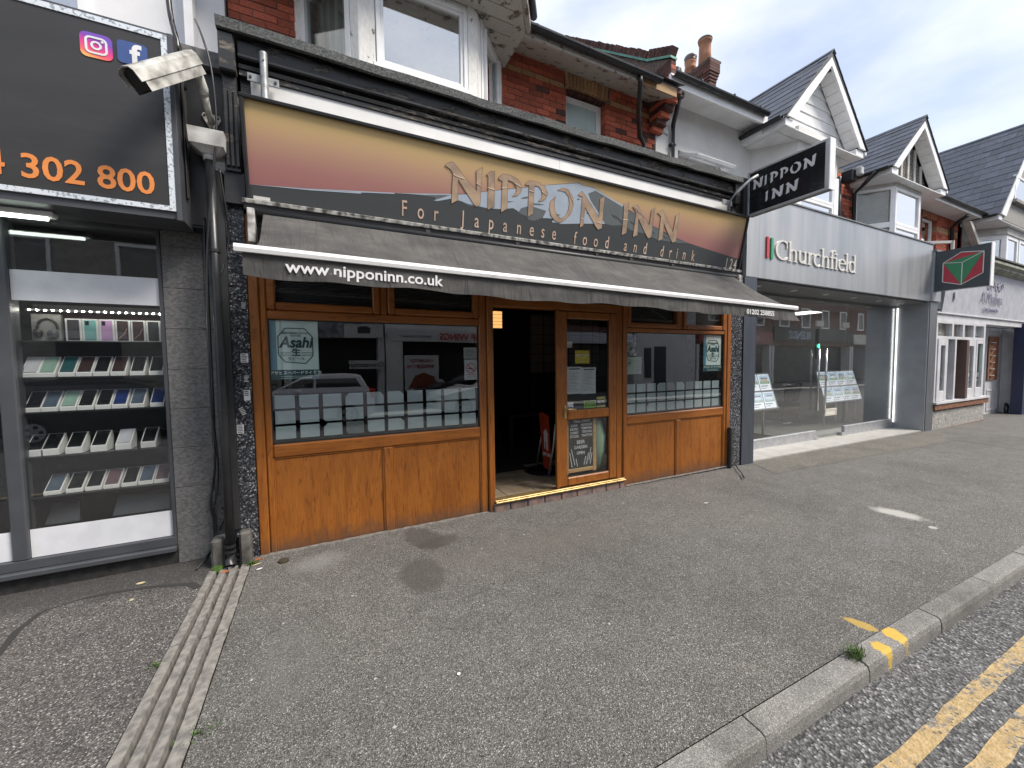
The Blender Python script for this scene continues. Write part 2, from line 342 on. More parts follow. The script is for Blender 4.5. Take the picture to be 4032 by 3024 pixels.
for (cx,cy,rx,ry,rot,c,soft,k) in [(.86,3.75,.20,.36,.3,(.05,.044,.038),(.12,.34),.7),(.98,3.60,.26,.15,.2,(.05,.044,.038),(.12,.36),.65),(.70,3.10,.24,.32,0,(.052,.047,.041),(.12,.36),.65),(1.45,3.45,.30,.12,.5,(.10,.09,.08),(.2,.5),.35),(3.3,2.6,.5,.2,-.4,(.12,.115,.108),(.2,.6),.35),(-.2,2.5,.3,.5,0,(.13,.125,.115),(.2,.6),.35),
        (-.05,3.72,.34,.26,.4,(.28,.28,.28),(.2,.8),.4),(5.72,1.95,.20,.34,.15,(.46,.45,.42),(.22,.60),.8),(5.55,1.62,.07,.05,0,(.5,.5,.48),(.3,.5),.7),(4.75,1.75,.3,.3,0,(.22,.225,.235),(.3,1.0),.2),
        (2.6,2.0,.5,.1,.6,(.19,.185,.18),(.3,1.0),.15),(3.06,1.20,.06,.12,.2,(.46,.31,.06),(.22,.40),.8),(1.9,3.1,1.9,.55,.0,(.15,.132,.112),(.2,.9),.35),(9.6,3.75,3.4,.42,.0,(.20,.185,.15),(.15,.6),.55)]:
    col = mixc(t, 1.0, col, c) if False else col
    f = blob(t, v, cx, cy, rx, ry, rot, .42, 11, soft)
    fm = N(t, 'Math', operation='MULTIPLY'); t.links.new(f, fm.inputs[0]); fm.inputs[1].default_value = k
    col = mixc(t, fm.outputs[0], col, c)
# chewing gum spots and pale flecks
vo = N(t, 'TexVoronoi', Scale=2.3); t.links.new(v, vo.inputs['Vector'])
col = mixc(t, ramp(t, vo.outputs['Distance'], [(.035,(.85,.85,.85)),(.05,(0,0,0))]), col, (.055,.055,.054))
vo = N(t, 'TexVoronoi', Scale=5.1); t.links.new(v, vo.inputs['Vector'])
col = mixc(t, ramp(t, vo.outputs['Distance'], [(.03,(.8,.8,.8)),(.05,(0,0,0))]), col, (.5,.49,.46))
# grime along the foot of the wall
sx = N(t, 'SeparateXYZ'); t.links.new(v, sx.inputs[0])
wn = N(t, 'TexNoise', Scale=6, Detail=5); t.links.new(v, wn.inputs['Vector'])
ad = N(t, 'Math', operation='MULTIPLY_ADD'); t.links.new(wn.outputs['Fac'], ad.inputs[0]); ad.inputs[1].default_value = .25; t.links.new(sx.outputs[1], ad.inputs[2])
col = mixc(t, ramp(t, ad.outputs[0], [(4.06/8,(0,0,0)),(4.2/8,(.7,.7,.7))]) if False else 0, col, (.06,.055,.05))
t.links.new(col, p.inputs['Base Color'])

PAVEL, t, p, v, col = stones('old footway tarmac', [(.0,(.040,.036,.035)),(.35,(.085,.078,.074)),(.65,(.13,.12,.114)),(.88,(.20,.185,.175)),(.975,(.34,.32,.30)),(.995,(.55,.53,.50))], 150, patch=.8, dist=.009)
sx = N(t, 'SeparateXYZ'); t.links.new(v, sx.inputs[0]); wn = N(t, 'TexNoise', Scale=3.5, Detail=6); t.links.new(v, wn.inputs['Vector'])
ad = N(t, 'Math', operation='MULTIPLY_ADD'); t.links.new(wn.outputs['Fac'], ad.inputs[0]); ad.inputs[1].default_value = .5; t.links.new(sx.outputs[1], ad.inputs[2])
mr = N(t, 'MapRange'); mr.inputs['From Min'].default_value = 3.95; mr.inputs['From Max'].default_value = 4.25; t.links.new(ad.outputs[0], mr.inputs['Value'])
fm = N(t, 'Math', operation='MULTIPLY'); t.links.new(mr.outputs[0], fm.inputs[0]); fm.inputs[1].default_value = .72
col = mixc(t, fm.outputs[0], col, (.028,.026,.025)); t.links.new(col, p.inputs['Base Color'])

ROADM, t, p, v, col = stones('road chippings', [(.0,(.04,.04,.041)),(.4,(.092,.092,.093)),(.7,(.15,.15,.15)),(.92,(.23,.228,.224)),(.99,(.38,.38,.37))], 78, patch=.5, dist=.014)
bump  # (relief comes with stones)
KERBM, t, p, v, col = stones('kerb concrete', [(.0,(.16,.155,.145)),(.5,(.225,.218,.205)),(.85,(.29,.28,.265)),(.98,(.38,.37,.36))], 210, patch=1.2, rough=.9, bmp=.3, dist=.002)
for (cx,cy,rx,ry,rot) in [(3.13,1.06,.075,.075,0),(2.92,1.04,.06,.06,.5)]:
    f = blob(t, v, cx, cy, rx, ry, rot, .5, 30, (.12,.26)); col = mixc(t, f, col, (.48,.32,.06))
n = N(t, 'TexNoise', Scale=1.7, Detail=7); t.links.new(v, n.inputs['Vector'])
col = mixc(t, .75, col, ramp(t, n.outputs['Fac'], [(.36,(.5,.49,.48)),(.52,(1,1,1))]), 'MULTIPLY'); t.links.new(col, p.inputs['Base Color'])

def kf(x): return 1.010-.0126*(x-1.76)          # foot of the kerb face
def kb(x): return kf(x)+.122                    # back of the kerb
def sheet(name, xs, y0, y1, mat, z=0.0):
    b = B(); n = len(xs)
    for x in xs: b.v += [(x, y0(x) if callable(y0) else y0, gz(x)+z), (x, y1(x) if callable(y1) else y1, gz(x)+z)]
    b.f = [(2*i, 2*i+2, 2*i+3, 2*i+1) for i in range(n-1)]
    return tag(part(name, b, mat), kind='structure')
XS = [-.575,3]+[3+k for k in range(1,12)]+[16,20,30,45,70]
sheet('pavement', XS, kb, 6.0, PAVE)
sheet('pavement', [-40,-20,-5,-.875], kb, 6.0, PAVEL)
road = sheet('road', [-60,-20,-5,0,3,8,16,30,70], -6.3, lambda x: kf(x)+.03, ROADM, -.10)
sheet('opposite_pavement', [-60,-5,3,16,30,70], -14.0, -6.3, PAVE, .01)
ground = tag(part('ground', B().quad((-400,-400,-1.6),(400,-400,-1.6),(400,400,-1.6),(-400,400,-1.6)), CONC), kind='structure')
YEL, t, p = newmat('worn yellow paint'); v = coords(t); p.inputs['Roughness'].default_value = .8
n = N(t, 'TexNoise', Scale=4, Detail=10, Roughness=.72); t.links.new(v, n.inputs['Vector'])
n2 = N(t, 'TexNoise', Scale=30, Detail=6); t.links.new(v, n2.inputs['Vector'])
vo = N(t, 'TexVoronoi', Scale=78); t.links.new(v, vo.inputs['Vector']); sc_ = N(t, 'SeparateColor'); t.links.new(vo.outputs['Color'], sc_.inputs[0])
yc = ramp(t, n2.outputs['Fac'], [(.25,(.25,.175,.08)),(.5,(.38,.27,.125)),(.75,(.46,.35,.19))])
ad = N(t, 'Math', operation='MULTIPLY_ADD'); t.links.new(sc_.outputs[0], ad.inputs[0]); ad.inputs[1].default_value = .20; t.links.new(n.outputs['Fac'], ad.inputs[2])
wear = ramp(t, ad.outputs[0], [(.62,(0,0,0)),(.70,(.92,.92,.92))])
t.links.new(mixc(t, wear, yc, ramp(t, sc_.outputs[1], [(0,(.04,.04,.042)),(.6,(.13,.13,.13)),(1,(.26,.26,.25))])), p.inputs['Base Color']); bump(t, p, vo.outputs['Distance'], .5, .008)
for k, (ya, yb) in enumerate([(-.240,-.315),(-.410,-.490)]):
    b = B(); xs = [-6+.13*i for i in range(200)]; rr = random.Random(5+k)
    for x in xs:
        j1, j2 = rr.gauss(0,.0028), rr.gauss(0,.0028)
        b.v += [(x, kf(x)+ya+j1, gz(x)-.096), (x, kf(x)+yb+j2, gz(x)-.096)]
    b.f = [(2*i, 2*i+1, 2*i+3, 2*i+2) for i in range(len(xs)-1)]
    part('yellow_line', b, YEL, road)

# kerb: one stone after another
kerb = thing('kerb', None, None, (0,0,0), kind='structure')
kx = 1.765-.9195*9
rr = random.Random(3)
while kx < 34:
    x0, x1 = kx+.005, kx+.9195-.005; kx += .9195
    dz, dy = rr.gauss(0,.0035), rr.gauss(0,.003)
    prof = lambda x: [(kf(x)+dy, gz(x)-.16), (kf(x)+.006+dy, gz(x)-.035+dz), (kf(x)+.014+dy, gz(x)-.010+dz), (kf(x)+.032+dy, gz(x)-.001+dz), (kb(x)-.004, gz(x)+.004+dz), (kb(x)-.004, gz(x)-.16)]
    a, c = prof(x0), prof(x1); n = len(a)
    b = B().add([(x0,)+q for q in a]+[(x1,)+q for q in c], [tuple(range(n)), tuple(range(2*n-1,n-1,-1))]+[(i,i+n,(i+1)%n+n,(i+1)%n) for i in range(n)])
    part('kerb_stone', b, KERBM, kerb)
bx('joint_bed', CONC, kerb, -7, 34, .62, 1.0, -.9, -.55)

# drain channel across the footway
drain = thing('drain_channel', 'ribbed concrete drain channel crossing the pavement from the downpipe to the kerb', 'drain', (-.72, 2.5, 0))
DRAINM = M('drain concrete', (.25,.235,.212), (.13,.124,.115), scale=26, detail=9, rough=.95, bmp=.45, bscale=110)
rx = [-.872,-.866,-.818,-.814,-.794,-.788,-.744,-.740,-.720,-.714,-.671,-.667,-.647,-.641,-.590,-.582]
rz = [-.002,.008,.009,-.040,-.040,.007,.009,-.040,-.040,.007,.009,-.040,-.040,.007,.008,-.002]
for (ya, yb) in [(kb(0)+.004,1.985),(1.995,2.97),(2.98,3.95)]:
    b = B(); ny = 12; n = len(rx); rr = random.Random(int(ya*10))
    for i in range(ny+1):
        y = ya+(yb-ya)*i/ny; j = rr.gauss(0,.002)
        b.v += [(x+j*.5+rr.gauss(0,.0008), y, z+rr.gauss(0,.0008)) for x, z in zip(rx, rz)]
    b.f = [(i*n+k, i*n+k+1, (i+1)*n+k+1, (i+1)*n+k) for i in range(ny) for k in range(n-1)]
    nn = len(b.v); b.v += [(x, yb, -.1) for x in rx]+[(x, ya, -.1) for x in rx]
    b.f += [(ny*n+k, ny*n+k+1, nn+k+1, nn+k) for k in range(n-1)]+[(k+1, k, nn+n+k, nn+n+k+1) for k in range(n-1)]
    part('channel_slab', b, DRAINM, drain)
bx('channel_bed', CONC, drain, -.88,-.57,1.1,4.2,-.2,-.06)

# weeds, moss and litter
# tarmac patch in front of the estate agent, old seam on the left, mortar fillet along the oak panels
tag(part('tarmac_patch', B().add([(6.15,3.50,gz(6.15)+.004),(8.6,3.43,gz(8.6)+.004),(11.9,3.32,gz(11.9)+.004),(13.1,3.72,gz(13.1)+.004),(13.3,4.10,gz(13.3)+.004),(6.5,4.10,gz(6.5)+.004)],[(0,1,2,3,4,5)]), stones('patch tarmac', [(.0,(.06,.055,.046)),(.3,(.115,.106,.09)),(.6,(.165,.153,.13)),(.9,(.23,.215,.185)),(.99,(.45,.43,.4))], 190, patch=1.3)[0]), kind='structure')
SEAM = flat('tar seam left', (.03,.028,.027), .9)
cp = [(-1.72,3.0),(-1.76,3.34),(-1.81,3.62),(-1.79,3.84),(-1.62,3.92),(-1.45,3.92),(-1.2,3.88),(-.96,3.80),(-.885,3.7)]; b = B(); rr = random.Random(2)
for (x,y) in cp: b.v += [(x-.012-rr.random()*.012,y-.012,.003),(x+.012+rr.random()*.01,y+.014,.003)]
b.f = [(2*i,2*i+1,2*i+3,2*i+2) for i in range(len(cp)-1)]; tag(part('tar_seam', b, SEAM), kind='structure')
for (xa,xb) in ((-.525,1.73),(3.67,5.88)):
    b = B(); rr = random.Random(int(xa*10)); n_ = 40
    for i in range(n_+1): x = xa+(xb-xa)*i/n_; b.v += [(x,4.045-rr.random()*.02,.001),(x,4.075,.006+rr.random()*.006)]
    b.f = [(2*i,2*i+2,2*i+3,2*i+1) for i in range(n_)]; tag(part('mortar_fillet', b, M('grimy mortar',(.17,.16,.145),(.09,.085,.078),scale=18,rough=.95)), kind='structure')
def tuft(name, label, c, n, h, sp, mat, seed=1):
    b = B(); rr = random.Random(seed)
    for i in range(n):
        a = rr.uniform(0, 6.28); d = rr.uniform(0, sp); x, y = c[0]+d*math.cos(a), c[1]+d*math.sin(a)*.6; a2 = rr.uniform(0,6.28); hh = h*rr.uniform(.4,1.1); w = .0022
        dx, dy = math.cos(a2), math.sin(a2); lx = rr.uniform(.3,1.1)*hh
        b.add([(x-dy*w,y+dx*w,c[2]),(x+dy*w,y-dx*w,c[2]),(x+dx*lx*.5+dy*w,y+dy*lx*.5-dx*w,c[2]+hh*.7),(x+dx*lx*.5-dy*w,y+dy*lx*.5+dx*w,c[2]+hh*.7),(x+dx*lx,y+dy*lx,c[2]+hh)], [(0,1,2,3),(3,2,4)])
    o = part(name, b, mat); o['kind'] = 'stuff'; o['label'] = label; o['category'] = 'weeds'; return o
GRASS = M('weed green', (.07,.13,.02), (.03,.06,.012), scale=30, rough=.8)
tuft('weed_tuft', 'tuft of green grass growing from a joint between two kerb stones', (2.70,1.075,.002), 130, .05, .075, GRASS, 2)
tuft('weed_tuft', 'green moss and grass at the foot of the right concrete block', (-.575,3.93,.0), 120, .03, .06, GRASS, 3)
tuft('weed_tuft', 'small weeds at the right edge of the drain near the picture bottom', (-.565,2.20,.0), 110, .012, .10, GRASS, 4)
tuft('weed_tuft', 'small weed at the left edge of the ribbed drain', (-.89,2.83,.0), 70, .014, .05, GRASS, 5)
def litter(name, label, cat, pts, mat, z=.006, group=None, th=.003):
    b = B().prism(pts, 'z', z, z+th); o = part(name, b, mat); return tag(o, label, cat, group)
LEAF1, LEAF2 = flat('orange leaf', (.42,.11,.03), .8), flat('pale leaf', (.55,.45,.28), .8)
def leafpts(x, y, l, w, a):
    return [(x+math.cos(a)*u*l-math.sin(a)*s*w, y+math.sin(a)*u*l+math.cos(a)*s*w) for u, s in ((-.5,0),(-.2,.5),(.2,.45),(.5,0),(.15,-.5),(-.25,-.45))]
for i, (x, y, l, w, a, mt, lab) in enumerate([(-.53,4.0,.07,.022,.5,LEAF1,'orange fallen leaf beside the granite pillar foot'),(-.75,3.88,.06,.03,.1,LEAF1,'brown leaf lying on the drain below the pipe outlet'),
        (-.53,3.90,.07,.014,.4,LEAF2,'pale dry leaf strip beside the moss'),(-1.31,3.98,.06,.03,.1,LEAF2,'pale leaf on the pavement below the phone shop window'),
        (-1.28,3.72,.03,.02,.9,LEAF2,'small cream leaf on the dark tarmac left of the drain'),(-.50,3.80,.05,.02,.3,WHITE,'white paper scrap right of the drain top'),(4.08,3.10,.055,.016,-.4,WHITE,'white scrap on the pavement in front of the right oak panels'),(.63,1.98,.022,.018,.3,WHITE,'white gum spot in the middle of the pavement')]):
    tag(part('leaf' if mt in (LEAF1,LEAF2) else 'paper_scrap', B().prism(leafpts(x,y,l,w,a),'z',.006,.009), mt), lab, 'leaf' if mt in (LEAF1,LEAF2) else 'litter')
tag(part('fallen_twig', B().tube([(6.0,4.03,.02),(5.8,3.86,.012),(5.62,3.68,.01),(5.43,3.52,.012)], [.009,.008,.006,.012], 6), BLACKPL), 'thin black strip lying on the pavement at the granite pillar', 'debris')
tag(part('leaf_clump', B().lathe((-.33,3.86,0),[(.045,.0),(.04,.018),(.015,.03)],9), flat('rotten leaf',(.035,.028,.014),.9)), 'dark clump of dirt on the pavement near the oak post', 'debris')
# ------------------------------------------------------------------ phone shop (left)
YL = 4.25
ps = thing('phone_shop_building', 'white rendered building with dark grey shopfront at the left edge', 'building', (-2.5, 4.6, 0))
bx('upper_wall', RENDERW, ps, -6, -.72, 4.95, 9, 4.25, 10)
part('party_strip', B().box(-1.02,-.95,4.80,4.95,4.25,7,.004), UPVC, ps)
bx('ledge', M('mortared ledge', (.19,.19,.19), (.10,.10,.10), scale=14, rough=.9, bmp=.4), ps, -.95,-.64,4.03,4.95,4.12,4.24)
wn = part('window', B().frame(-2.75,-1.72,4.45,5.9,4.91,4.97,.07), UPVC, ps)
part('pane', B().box(-2.69,-1.78,4.935,4.941,4.51,5.84), GLASSR, wn)
bx('window_reveal', INTDARK, ps, -2.7,-1.77,4.9505,5.2,4.5,5.85)
# black fascia backing and side panels
bx('fascia_backing', BLACK2, ps, -6, -.90, 4.16, 4.95, 2.86, 4.245)
bx('side_panel', BLACK2, ps, -.915,-.635, 4.10, 4.4, 3.53, 4.118)
bx('lower_side_panel', BLACK2, ps, -.955,-.735, 4.08, 4.4, 2.86, 3.50)
bx('soffit_board', CHARC, ps, -6,-.74,4.09,4.6,2.84,2.858)
# stone pilaster, panel by panel
zs = [0,.302,.66,1.004,1.339,1.676,2.018,2.359,2.706,2.838]
for a, b_ in zip(zs, zs[1:]):
    part('stone_panel', B().box(-1.14,-.86,YL,4.5,a+.0015,b_-.0015,.003), GREYSTONE, ps)
bx('pilaster_core', MORTAR, ps, -1.135,-.71,YL+.006,4.9,-.1,2.85)
for a, b_ in zip([0,.33,.70,1.05,1.40,1.75,2.10,2.45], [.33,.70,1.05,1.40,1.75,2.10,2.45,2.86]):
    part('stone_panel', B().box(-.858,-.715,YL-.002,4.5,a+.0015,b_-.0015,.003), GREYSTONE, ps)
# stall riser and frame
bx('stall_riser', M('grimy riser', (.030,.028,.026), (.012,.012,.012), scale=18, rough=.75, bmp=.4), ps, -6,-1.142,YL+.01,4.4,-.1,.118)
part('sill', B().box(-6,-1.142,YL-.045,4.4,.12,.165,.008), GREYPC, ps)
fr = B()
fr.box(-6,-1.142,YL-.004,4.34,.165,.243,.006)
fr.box(-6,-1.142,YL-.004,4.34,2.80,2.845,.006)
fr.box(-2.115,-2.025,YL-.006,4.36,.243,2.80,.008)
fr.box(-1.168,-1.142,YL-.004,4.34,.243,2.80,.004)
part('window_frame', fr, GREYPC, ps)
pn = part('pane', B().box(-2.025,-1.168,YL+.03,YL+.036,.243,2.80), GLASSD, ps)
pn2 = part('pane', B().box(-4.4,-2.115,YL+.03,YL+.036,.243,2.80), GLASSD, ps)
VINYL = flat('white window vinyl', (.66,.67,.70), .45)
for q, (a, c) in ((pn,(-2.024,-1.169)),(pn2,(-4.39,-2.116))):
    bx('vinyl_band', VINYL, q, a, c, YL+.024, YL+.029, 2.21, 2.435)
    bx('vinyl_base', VINYL, q, a, c-.004, YL+.024, YL+.029, .247, .465)
# room behind
rm = B(); rm.box(-6,-1.0,5.3,5.35,0,2.9); rm.box(-1.12,-1.08,4.36,5.3,0,2.9); rm.box(-6,-1.12,4.36,5.3,2.86,2.88); rm.box(-6,-1.12,4.36,5.3,-.02,.05)
part('display_room', rm, flat('display room', (.007,.007,.008), .8), ps)
ROSEW = flat('rosewood strip', (.09,.03,.022), .5)
bx('display_pelmet', ROSEW, ps, -2.02,-1.2,4.60,4.63,2.10,2.16)
bx('headboard', flat('grey headboard',(.16,.155,.15),.6), ps, -2.02,-1.19,4.50,4.58,2.155,2.21)
# shelves and boxed phones
SHELFG = M('smoked shelf', (.03,.035,.036), (.02,.024,.025), scale=4, rough=.15)
BOXW = flat('white card box', (.70,.70,.68), .55)
def screen(name, c): return M(name, c, tuple(x*.7 for x in c), scale=5, rough=.18)
SCR = [screen('phone black',(.012,.013,.015)), screen('phone mint',(.26,.40,.33)), screen('phone teal',(.03,.10,.11)), screen('phone brown',(.05,.03,.03)), screen('phone navy',(.02,.04,.15)), screen('phone white',(.55,.56,.60)), screen('phone slate',(.09,.12,.16)), screen('phone rose',(.17,.11,.12))]
shelf_no = [0]
def shelf(z, label, yb=4.62):
    o = part('display_shelf', B().box(-2.02,-1.18,4.31,yb,z-.012,z-.001), SHELFG); return tag(o, label, 'shelf', 'shelves in the phone shop window')
ROWN = {1.63:'top', 1.36:'second', 1.015:'third', .70:'lowest'}
def phone_row(z, xs, w, tilt, th, ln, cols, who, front=4.335):
    for i, x in enumerate(xs):
        side = 'leftmost' if i == 0 else 'rightmost' if i == len(xs)-1 else '%s from left' % ['','second','third','fourth','fifth','sixth','seventh','eighth'][i]
        tn = ['black','mint green','dark teal','dark brown','navy blue','white','slate grey','rose grey'][cols[i]]
        t_ = thing('phone_box', 'phone box with %s front, %s in the %s window row' % (tn, side, who), 'phone box', (x, front, z+.002), 'boxed phones in the shop window', (0,0,0))
        ORG[t_] = Vector((0,0,0))
        c, s = math.cos(tilt), math.sin(tilt)
        # side profile: tray resting on its front lower edge, leaning back
        pr = [(0,0),(0,th),( (ln)*c*.98, th+ln*s),(ln*c+th*.3, ln*s*.98),(ln*c*.98,0)]
        part('box', B().prism([(y,zz) for y, zz in pr],'x',0,w), BOXW, t_)
        e = .009
        def q(u, lift): return (ln*c*.98*u - s*lift, th+ln*s*u + c*lift)
        a, b_, a2, b2 = q(.06,.001), q(.95,.001), q(.06,.007), q(.95,.007)
        part('phone_face', B().add([(e,)+a,(w-e,)+a,(w-e,)+b_,(e,)+b_,(e,)+a2,(w-e,)+a2,(w-e,)+b2,(e,)+b2], [(4,5,6,7),(0,1,5,4),(1,2,6,5),(2,3,7,6),(3,0,4,7)]), SCR[cols[i]], t_)
for z in ROWN: shelf(z, '%s dark shelf holding phone boxes in the shop window' % ROWN[z])
phone_row(1.63, [-2.04,-1.945,-1.835,-1.735,-1.635,-1.53,-1.41,-1.29], .094, R(50), .028, .17, [5,1,2,3,0,3,0,0], 'top')
phone_row(1.36, [-2.035,-1.945,-1.84,-1.74,-1.635,-1.535,-1.425,-1.295], .094, R(48), .028, .17, [0,6,1,0,0,4,6,4], 'second')
phone_row(1.015, [-2.05,-1.96,-1.825,-1.68,-1.53,-1.37], .098, R(42), .045, .165, [0,0,0,0,5,0], 'third')
phone_row(.70, [-1.965,-1.84,-1.728,-1.62,-1.508,-1.402,-1.298], .098, R(40), .026, .17, [6,0,0,7,0,6,7], 'lowest')
for i, (x, c) in enumerate([(-1.822,(.05,.05,.055)),(-1.722,(.18,.42,.40)),(-1.622,(.50,.30,.52)),(-1.522,(.06,.04,.04)),(-1.422,(.06,.04,.04)),(-1.322,(.05,.06,.06))]):
    lab = ['black','turquoise','pink','brown swirl','brown ribbon','dark green'][i]
    t_ = thing('phone_box', 'upright white phone box with a %s phone picture under the window lights' % lab, 'phone box', (x,4.45,1.915), 'upright phone boxes')
    part('box', B().box(x,x+.096,4.45,4.49,1.915,2.10,.002), BOXW, t_)
    ph = part('phone_print', B().box(x+.013,x+.083,4.4475,4.4498,1.925,2.09,.0), screen('print '+lab, c), t_)
    if i in (1,2): part('camera_bump', B().box(x+.02,x+.042,4.446,4.4474,2.048,2.082,.001), SCR[0], t_)
    if i in (3,4): part('ribbon_print', B().tube([(x+.02,4.447,1.94),(x+.06,4.447,1.985),(x+.076,4.447,2.03)], .002, 5), flat('ribbon',(.5,.28,.26),.4), t_)
shelf(1.913, 'uppermost shelf under the window lights in the phone shop')
hb = thing('headphone_box', 'grey box printed with over-ear headphones on the uppermost shop window shelf', 'box', (-2.0,4.45,1.915))
part('box', B().box(-2.016,-1.85,4.46,4.50,1.915,2.13,.002), flat('grey card',(.30,.30,.28),.6), hb)
hp = []
for k in range(13):
    a = math.pi*k/12; hp.append((-1.925+.058*math.cos(a), 4.456, 2.01+.085*math.sin(a)))
part('headphone_print', B().tube(hp,.009,6), CHARC, hb)
part('ear_cup_print', B().lathe((-1.98,4.454,1.955),[(.026,0),(.028,.03),(.02,.05)],10), CHARC, hb); part('ear_cup_print', B().lathe((-1.895,4.454,1.95),[(.032,0),(.034,.03),(.024,.05)],10), CHARC, hb)
led = thing('led_strip', 'strip of white LED lights above the boxed phones', 'lights', (-1.53,4.4,2.145))
part('rail', B().box(-2.02,-1.19,4.405,4.42,2.15,2.165), CHARC, led)
LEDM = emis('led', (1,.95,.85), 75)
b = B()
for k in range(19): b.box(-2.0+k*.0435,-2.0+k*.0435+.009,4.398,4.404,2.150,2.158)
part('led_chips', b, LEDM, led)
for (a, c, lab) in [(-1.60,-1.22,'grey laptop lid low in the phone shop window'),(-2.0,-1.80,'dark tablet leaning at the left foot of the phone shop window')]:
    tag(part('laptop', B().add([(a,4.40,.45),(c,4.40,.45),(c-.02,4.48,.60),(a+.02,4.48,.60),(a,4.42,.45),(c,4.42,.45),(c-.02,4.50,.60),(a+.02,4.50,.60)],[(0,1,2,3),(7,6,5,4),(0,3,7,4),(1,5,6,2),(3,2,6,7),(0,4,5,1)]), flat('laptop '+lab[:4],(.05,.055,.06),.35)), lab, 'laptop')

# banner sign
bs = thing('banner_sign', 'black banner sign with orange phone number and two app icons in a silver frame', 'sign', (-1.9,3.85,3.5))
BAN = M('black banner vinyl', (.036,.034,.033), (.026,.025,.024), scale=1.6, detail=4, rough=.36, bmp=.35, bscale=2.6, stretch=(.6,1,2.4))
bx('box_frame', GREYPC, bs, -6,-.885,3.84,4.16,2.815,4.16)
part('banner', B().box(-6,-.945,3.83,3.838,2.885,4.115), BAN, bs)
PERF = M('perforated silver strip', (.66,.70,.74), (.30,.33,.36), scale=55, detail=1, rough=.45, metal=.2, stretch=(1,1,1), lo=.38, hi=.46)
part('edge_strip', B().box(-6,-.918,3.822,3.839,4.098,4.135), PERF, bs); part('edge_strip', B().box(-6,-.918,3.822,3.839,2.868,2.903), PERF, bs)
part('edge_strip', B().box(-.955,-.918,3.8215,3.8385,2.9035,4.0975), PERF, bs)
part('edge_trim', B().box(-.917,-.886,3.815,3.85,2.80,4.15,.003), GREYPC, bs)
ORANGE = flat('orange vinyl', (.72,.24,.055), .45)
text('302 800', .222, ORANGE, bs, (-1.383,3.827,2.972), bold=.0035, sx=.955)
text('4', .222, ORANGE, bs, (-1.845,3.827,2.972), bold=.0035, sx=.955)
def rrect(x0,x1,z0,z1,r,n=5):
    pts = []
    for cx, cz, a0 in ((x1-r,z1-r,0),(x0+r,z1-r,90),(x0+r,z0+r,180),(x1-r,z0+r,270)):
        pts += [(cx+r*math.cos(R(a0+90*k/n)), cz+r*math.sin(R(a0+90*k/n))) for k in range(n+1)]
    return pts
INSTA, t, p = newmat('app icon gradient'); p.inputs['Roughness'].default_value = .4
c_ = N(t,'TexCoord'); sx = N(t,'SeparateXYZ'); t.links.new(c_.outputs['Generated'], sx.inputs[0])
ad = N(t,'Math',operation='MULTIPLY_ADD'); t.links.new(sx.outputs[0], ad.inputs[0]); ad.inputs[1].default_value = .35; t.links.new(sx.outputs[2], ad.inputs[2])
t.links.new(ramp(t, ad.outputs[0], [(.05,(.85,.50,.12)),(.3,(.80,.13,.12)),(.6,(.66,.04,.24)),(.9,(.22,.05,.38)),(1,(.16,.07,.42))]), p.inputs['Base Color'])
ic = part('app_icon', B().prism(rrect(-1.392,-1.225,3.85,4.015,.035),'y',3.824,3.829), INSTA, bs)
def ring(x0,x1,z0,z1,r,w,y0,y1):
    o, i_ = rrect(x0,x1,z0,z1,r), rrect(x0+w,x1-w,z0+w,z1-w,max(r-w,.002)); n = len(o); b = B()
    b.v = [(x,y0,z) for x,z in o]+[(x,y0,z) for x,z in i_]+[(x,y1,z) for x,z in o]+[(x,y1,z) for x,z in i_]
    for k in range(n):
        j = (k+1)%n; b.f += [(k,j,n+j,n+k),(k,2*n+k,2*n+j,j),(n+k,n+j,3*n+j,3*n+k)]
    return b
part('icon_ring', ring(-1.367,-1.25,3.875,3.99,.03,.0125,3.8205,3.824), WHITE, ic); part('icon_ring', ring(-1.338,-1.279,3.903,3.962,.0295,.0125,3.8205,3.824), WHITE, ic)
part('icon_dot', B().prism(rrect(-1.283,-1.267,3.957,3.973,.0079),'y',3.8205,3.824), WHITE, ic)
fb = part('app_icon', B().prism(rrect(-1.20,-1.035,3.865,4.02,.025),'y',3.824,3.829), flat('icon blue',(.045,.085,.25),.4), bs)
text('f', .19, WHITE, fb, (-1.105,3.823,3.873), bold=.006, ext=.001)
# fluorescent fitting under the sign
fl = thing('strip_light', 'white fluorescent strip light fixed under the black banner sign', 'light', (-2.0,4.05,2.8))
part('housing', B().box(-2.95,-1.66,4.0,4.075,2.775,2.815,.008), UPVC, fl); part('tube', B().tube([(-2.92,4.035,2.765),(-1.70,4.035,2.765)],.013,10), emis('fluorescent tube',(.85,1,.88),4), fl, True)

# hopper, downpipe, cables
dp = thing('rain_downpipe', 'black rain downpipe with a pale hopper between the phone shop and restaurant', 'downpipe', (-.72,3.95,0))
HOPM = M('dirty white hopper', (.58,.57,.55), (.28,.27,.26), scale=7, detail=8, rough=.6)
hx0,hx1 = -.835,-.605
part('hopper', B().add([(hx0,3.84,3.535),(hx1,3.84,3.535),(hx1,4.05,3.535),(hx0,4.05,3.535),(hx0+.005,3.85,3.42),(hx1-.005,3.85,3.42),(hx1-.005,4.05,3.42),(hx0+.005,4.05,3.42),(-.765,3.905,3.375),(-.675,3.905,3.375),(-.675,4.0,3.375),(-.765,4.0,3.375)],
    [(3,2,1,0),(0,1,5,4),(1,2,6,5),(2,3,7,6),(3,0,4,7),(4,5,9,8),(5,6,10,9),(6,7,11,10),(7,4,8,11),(8,9,10,11)]), HOPM, dp)
part('spigot', B().tube([(-.722,3.95,3.385),(-.722,3.95,3.335)],.042,14), HOPM, dp, True)
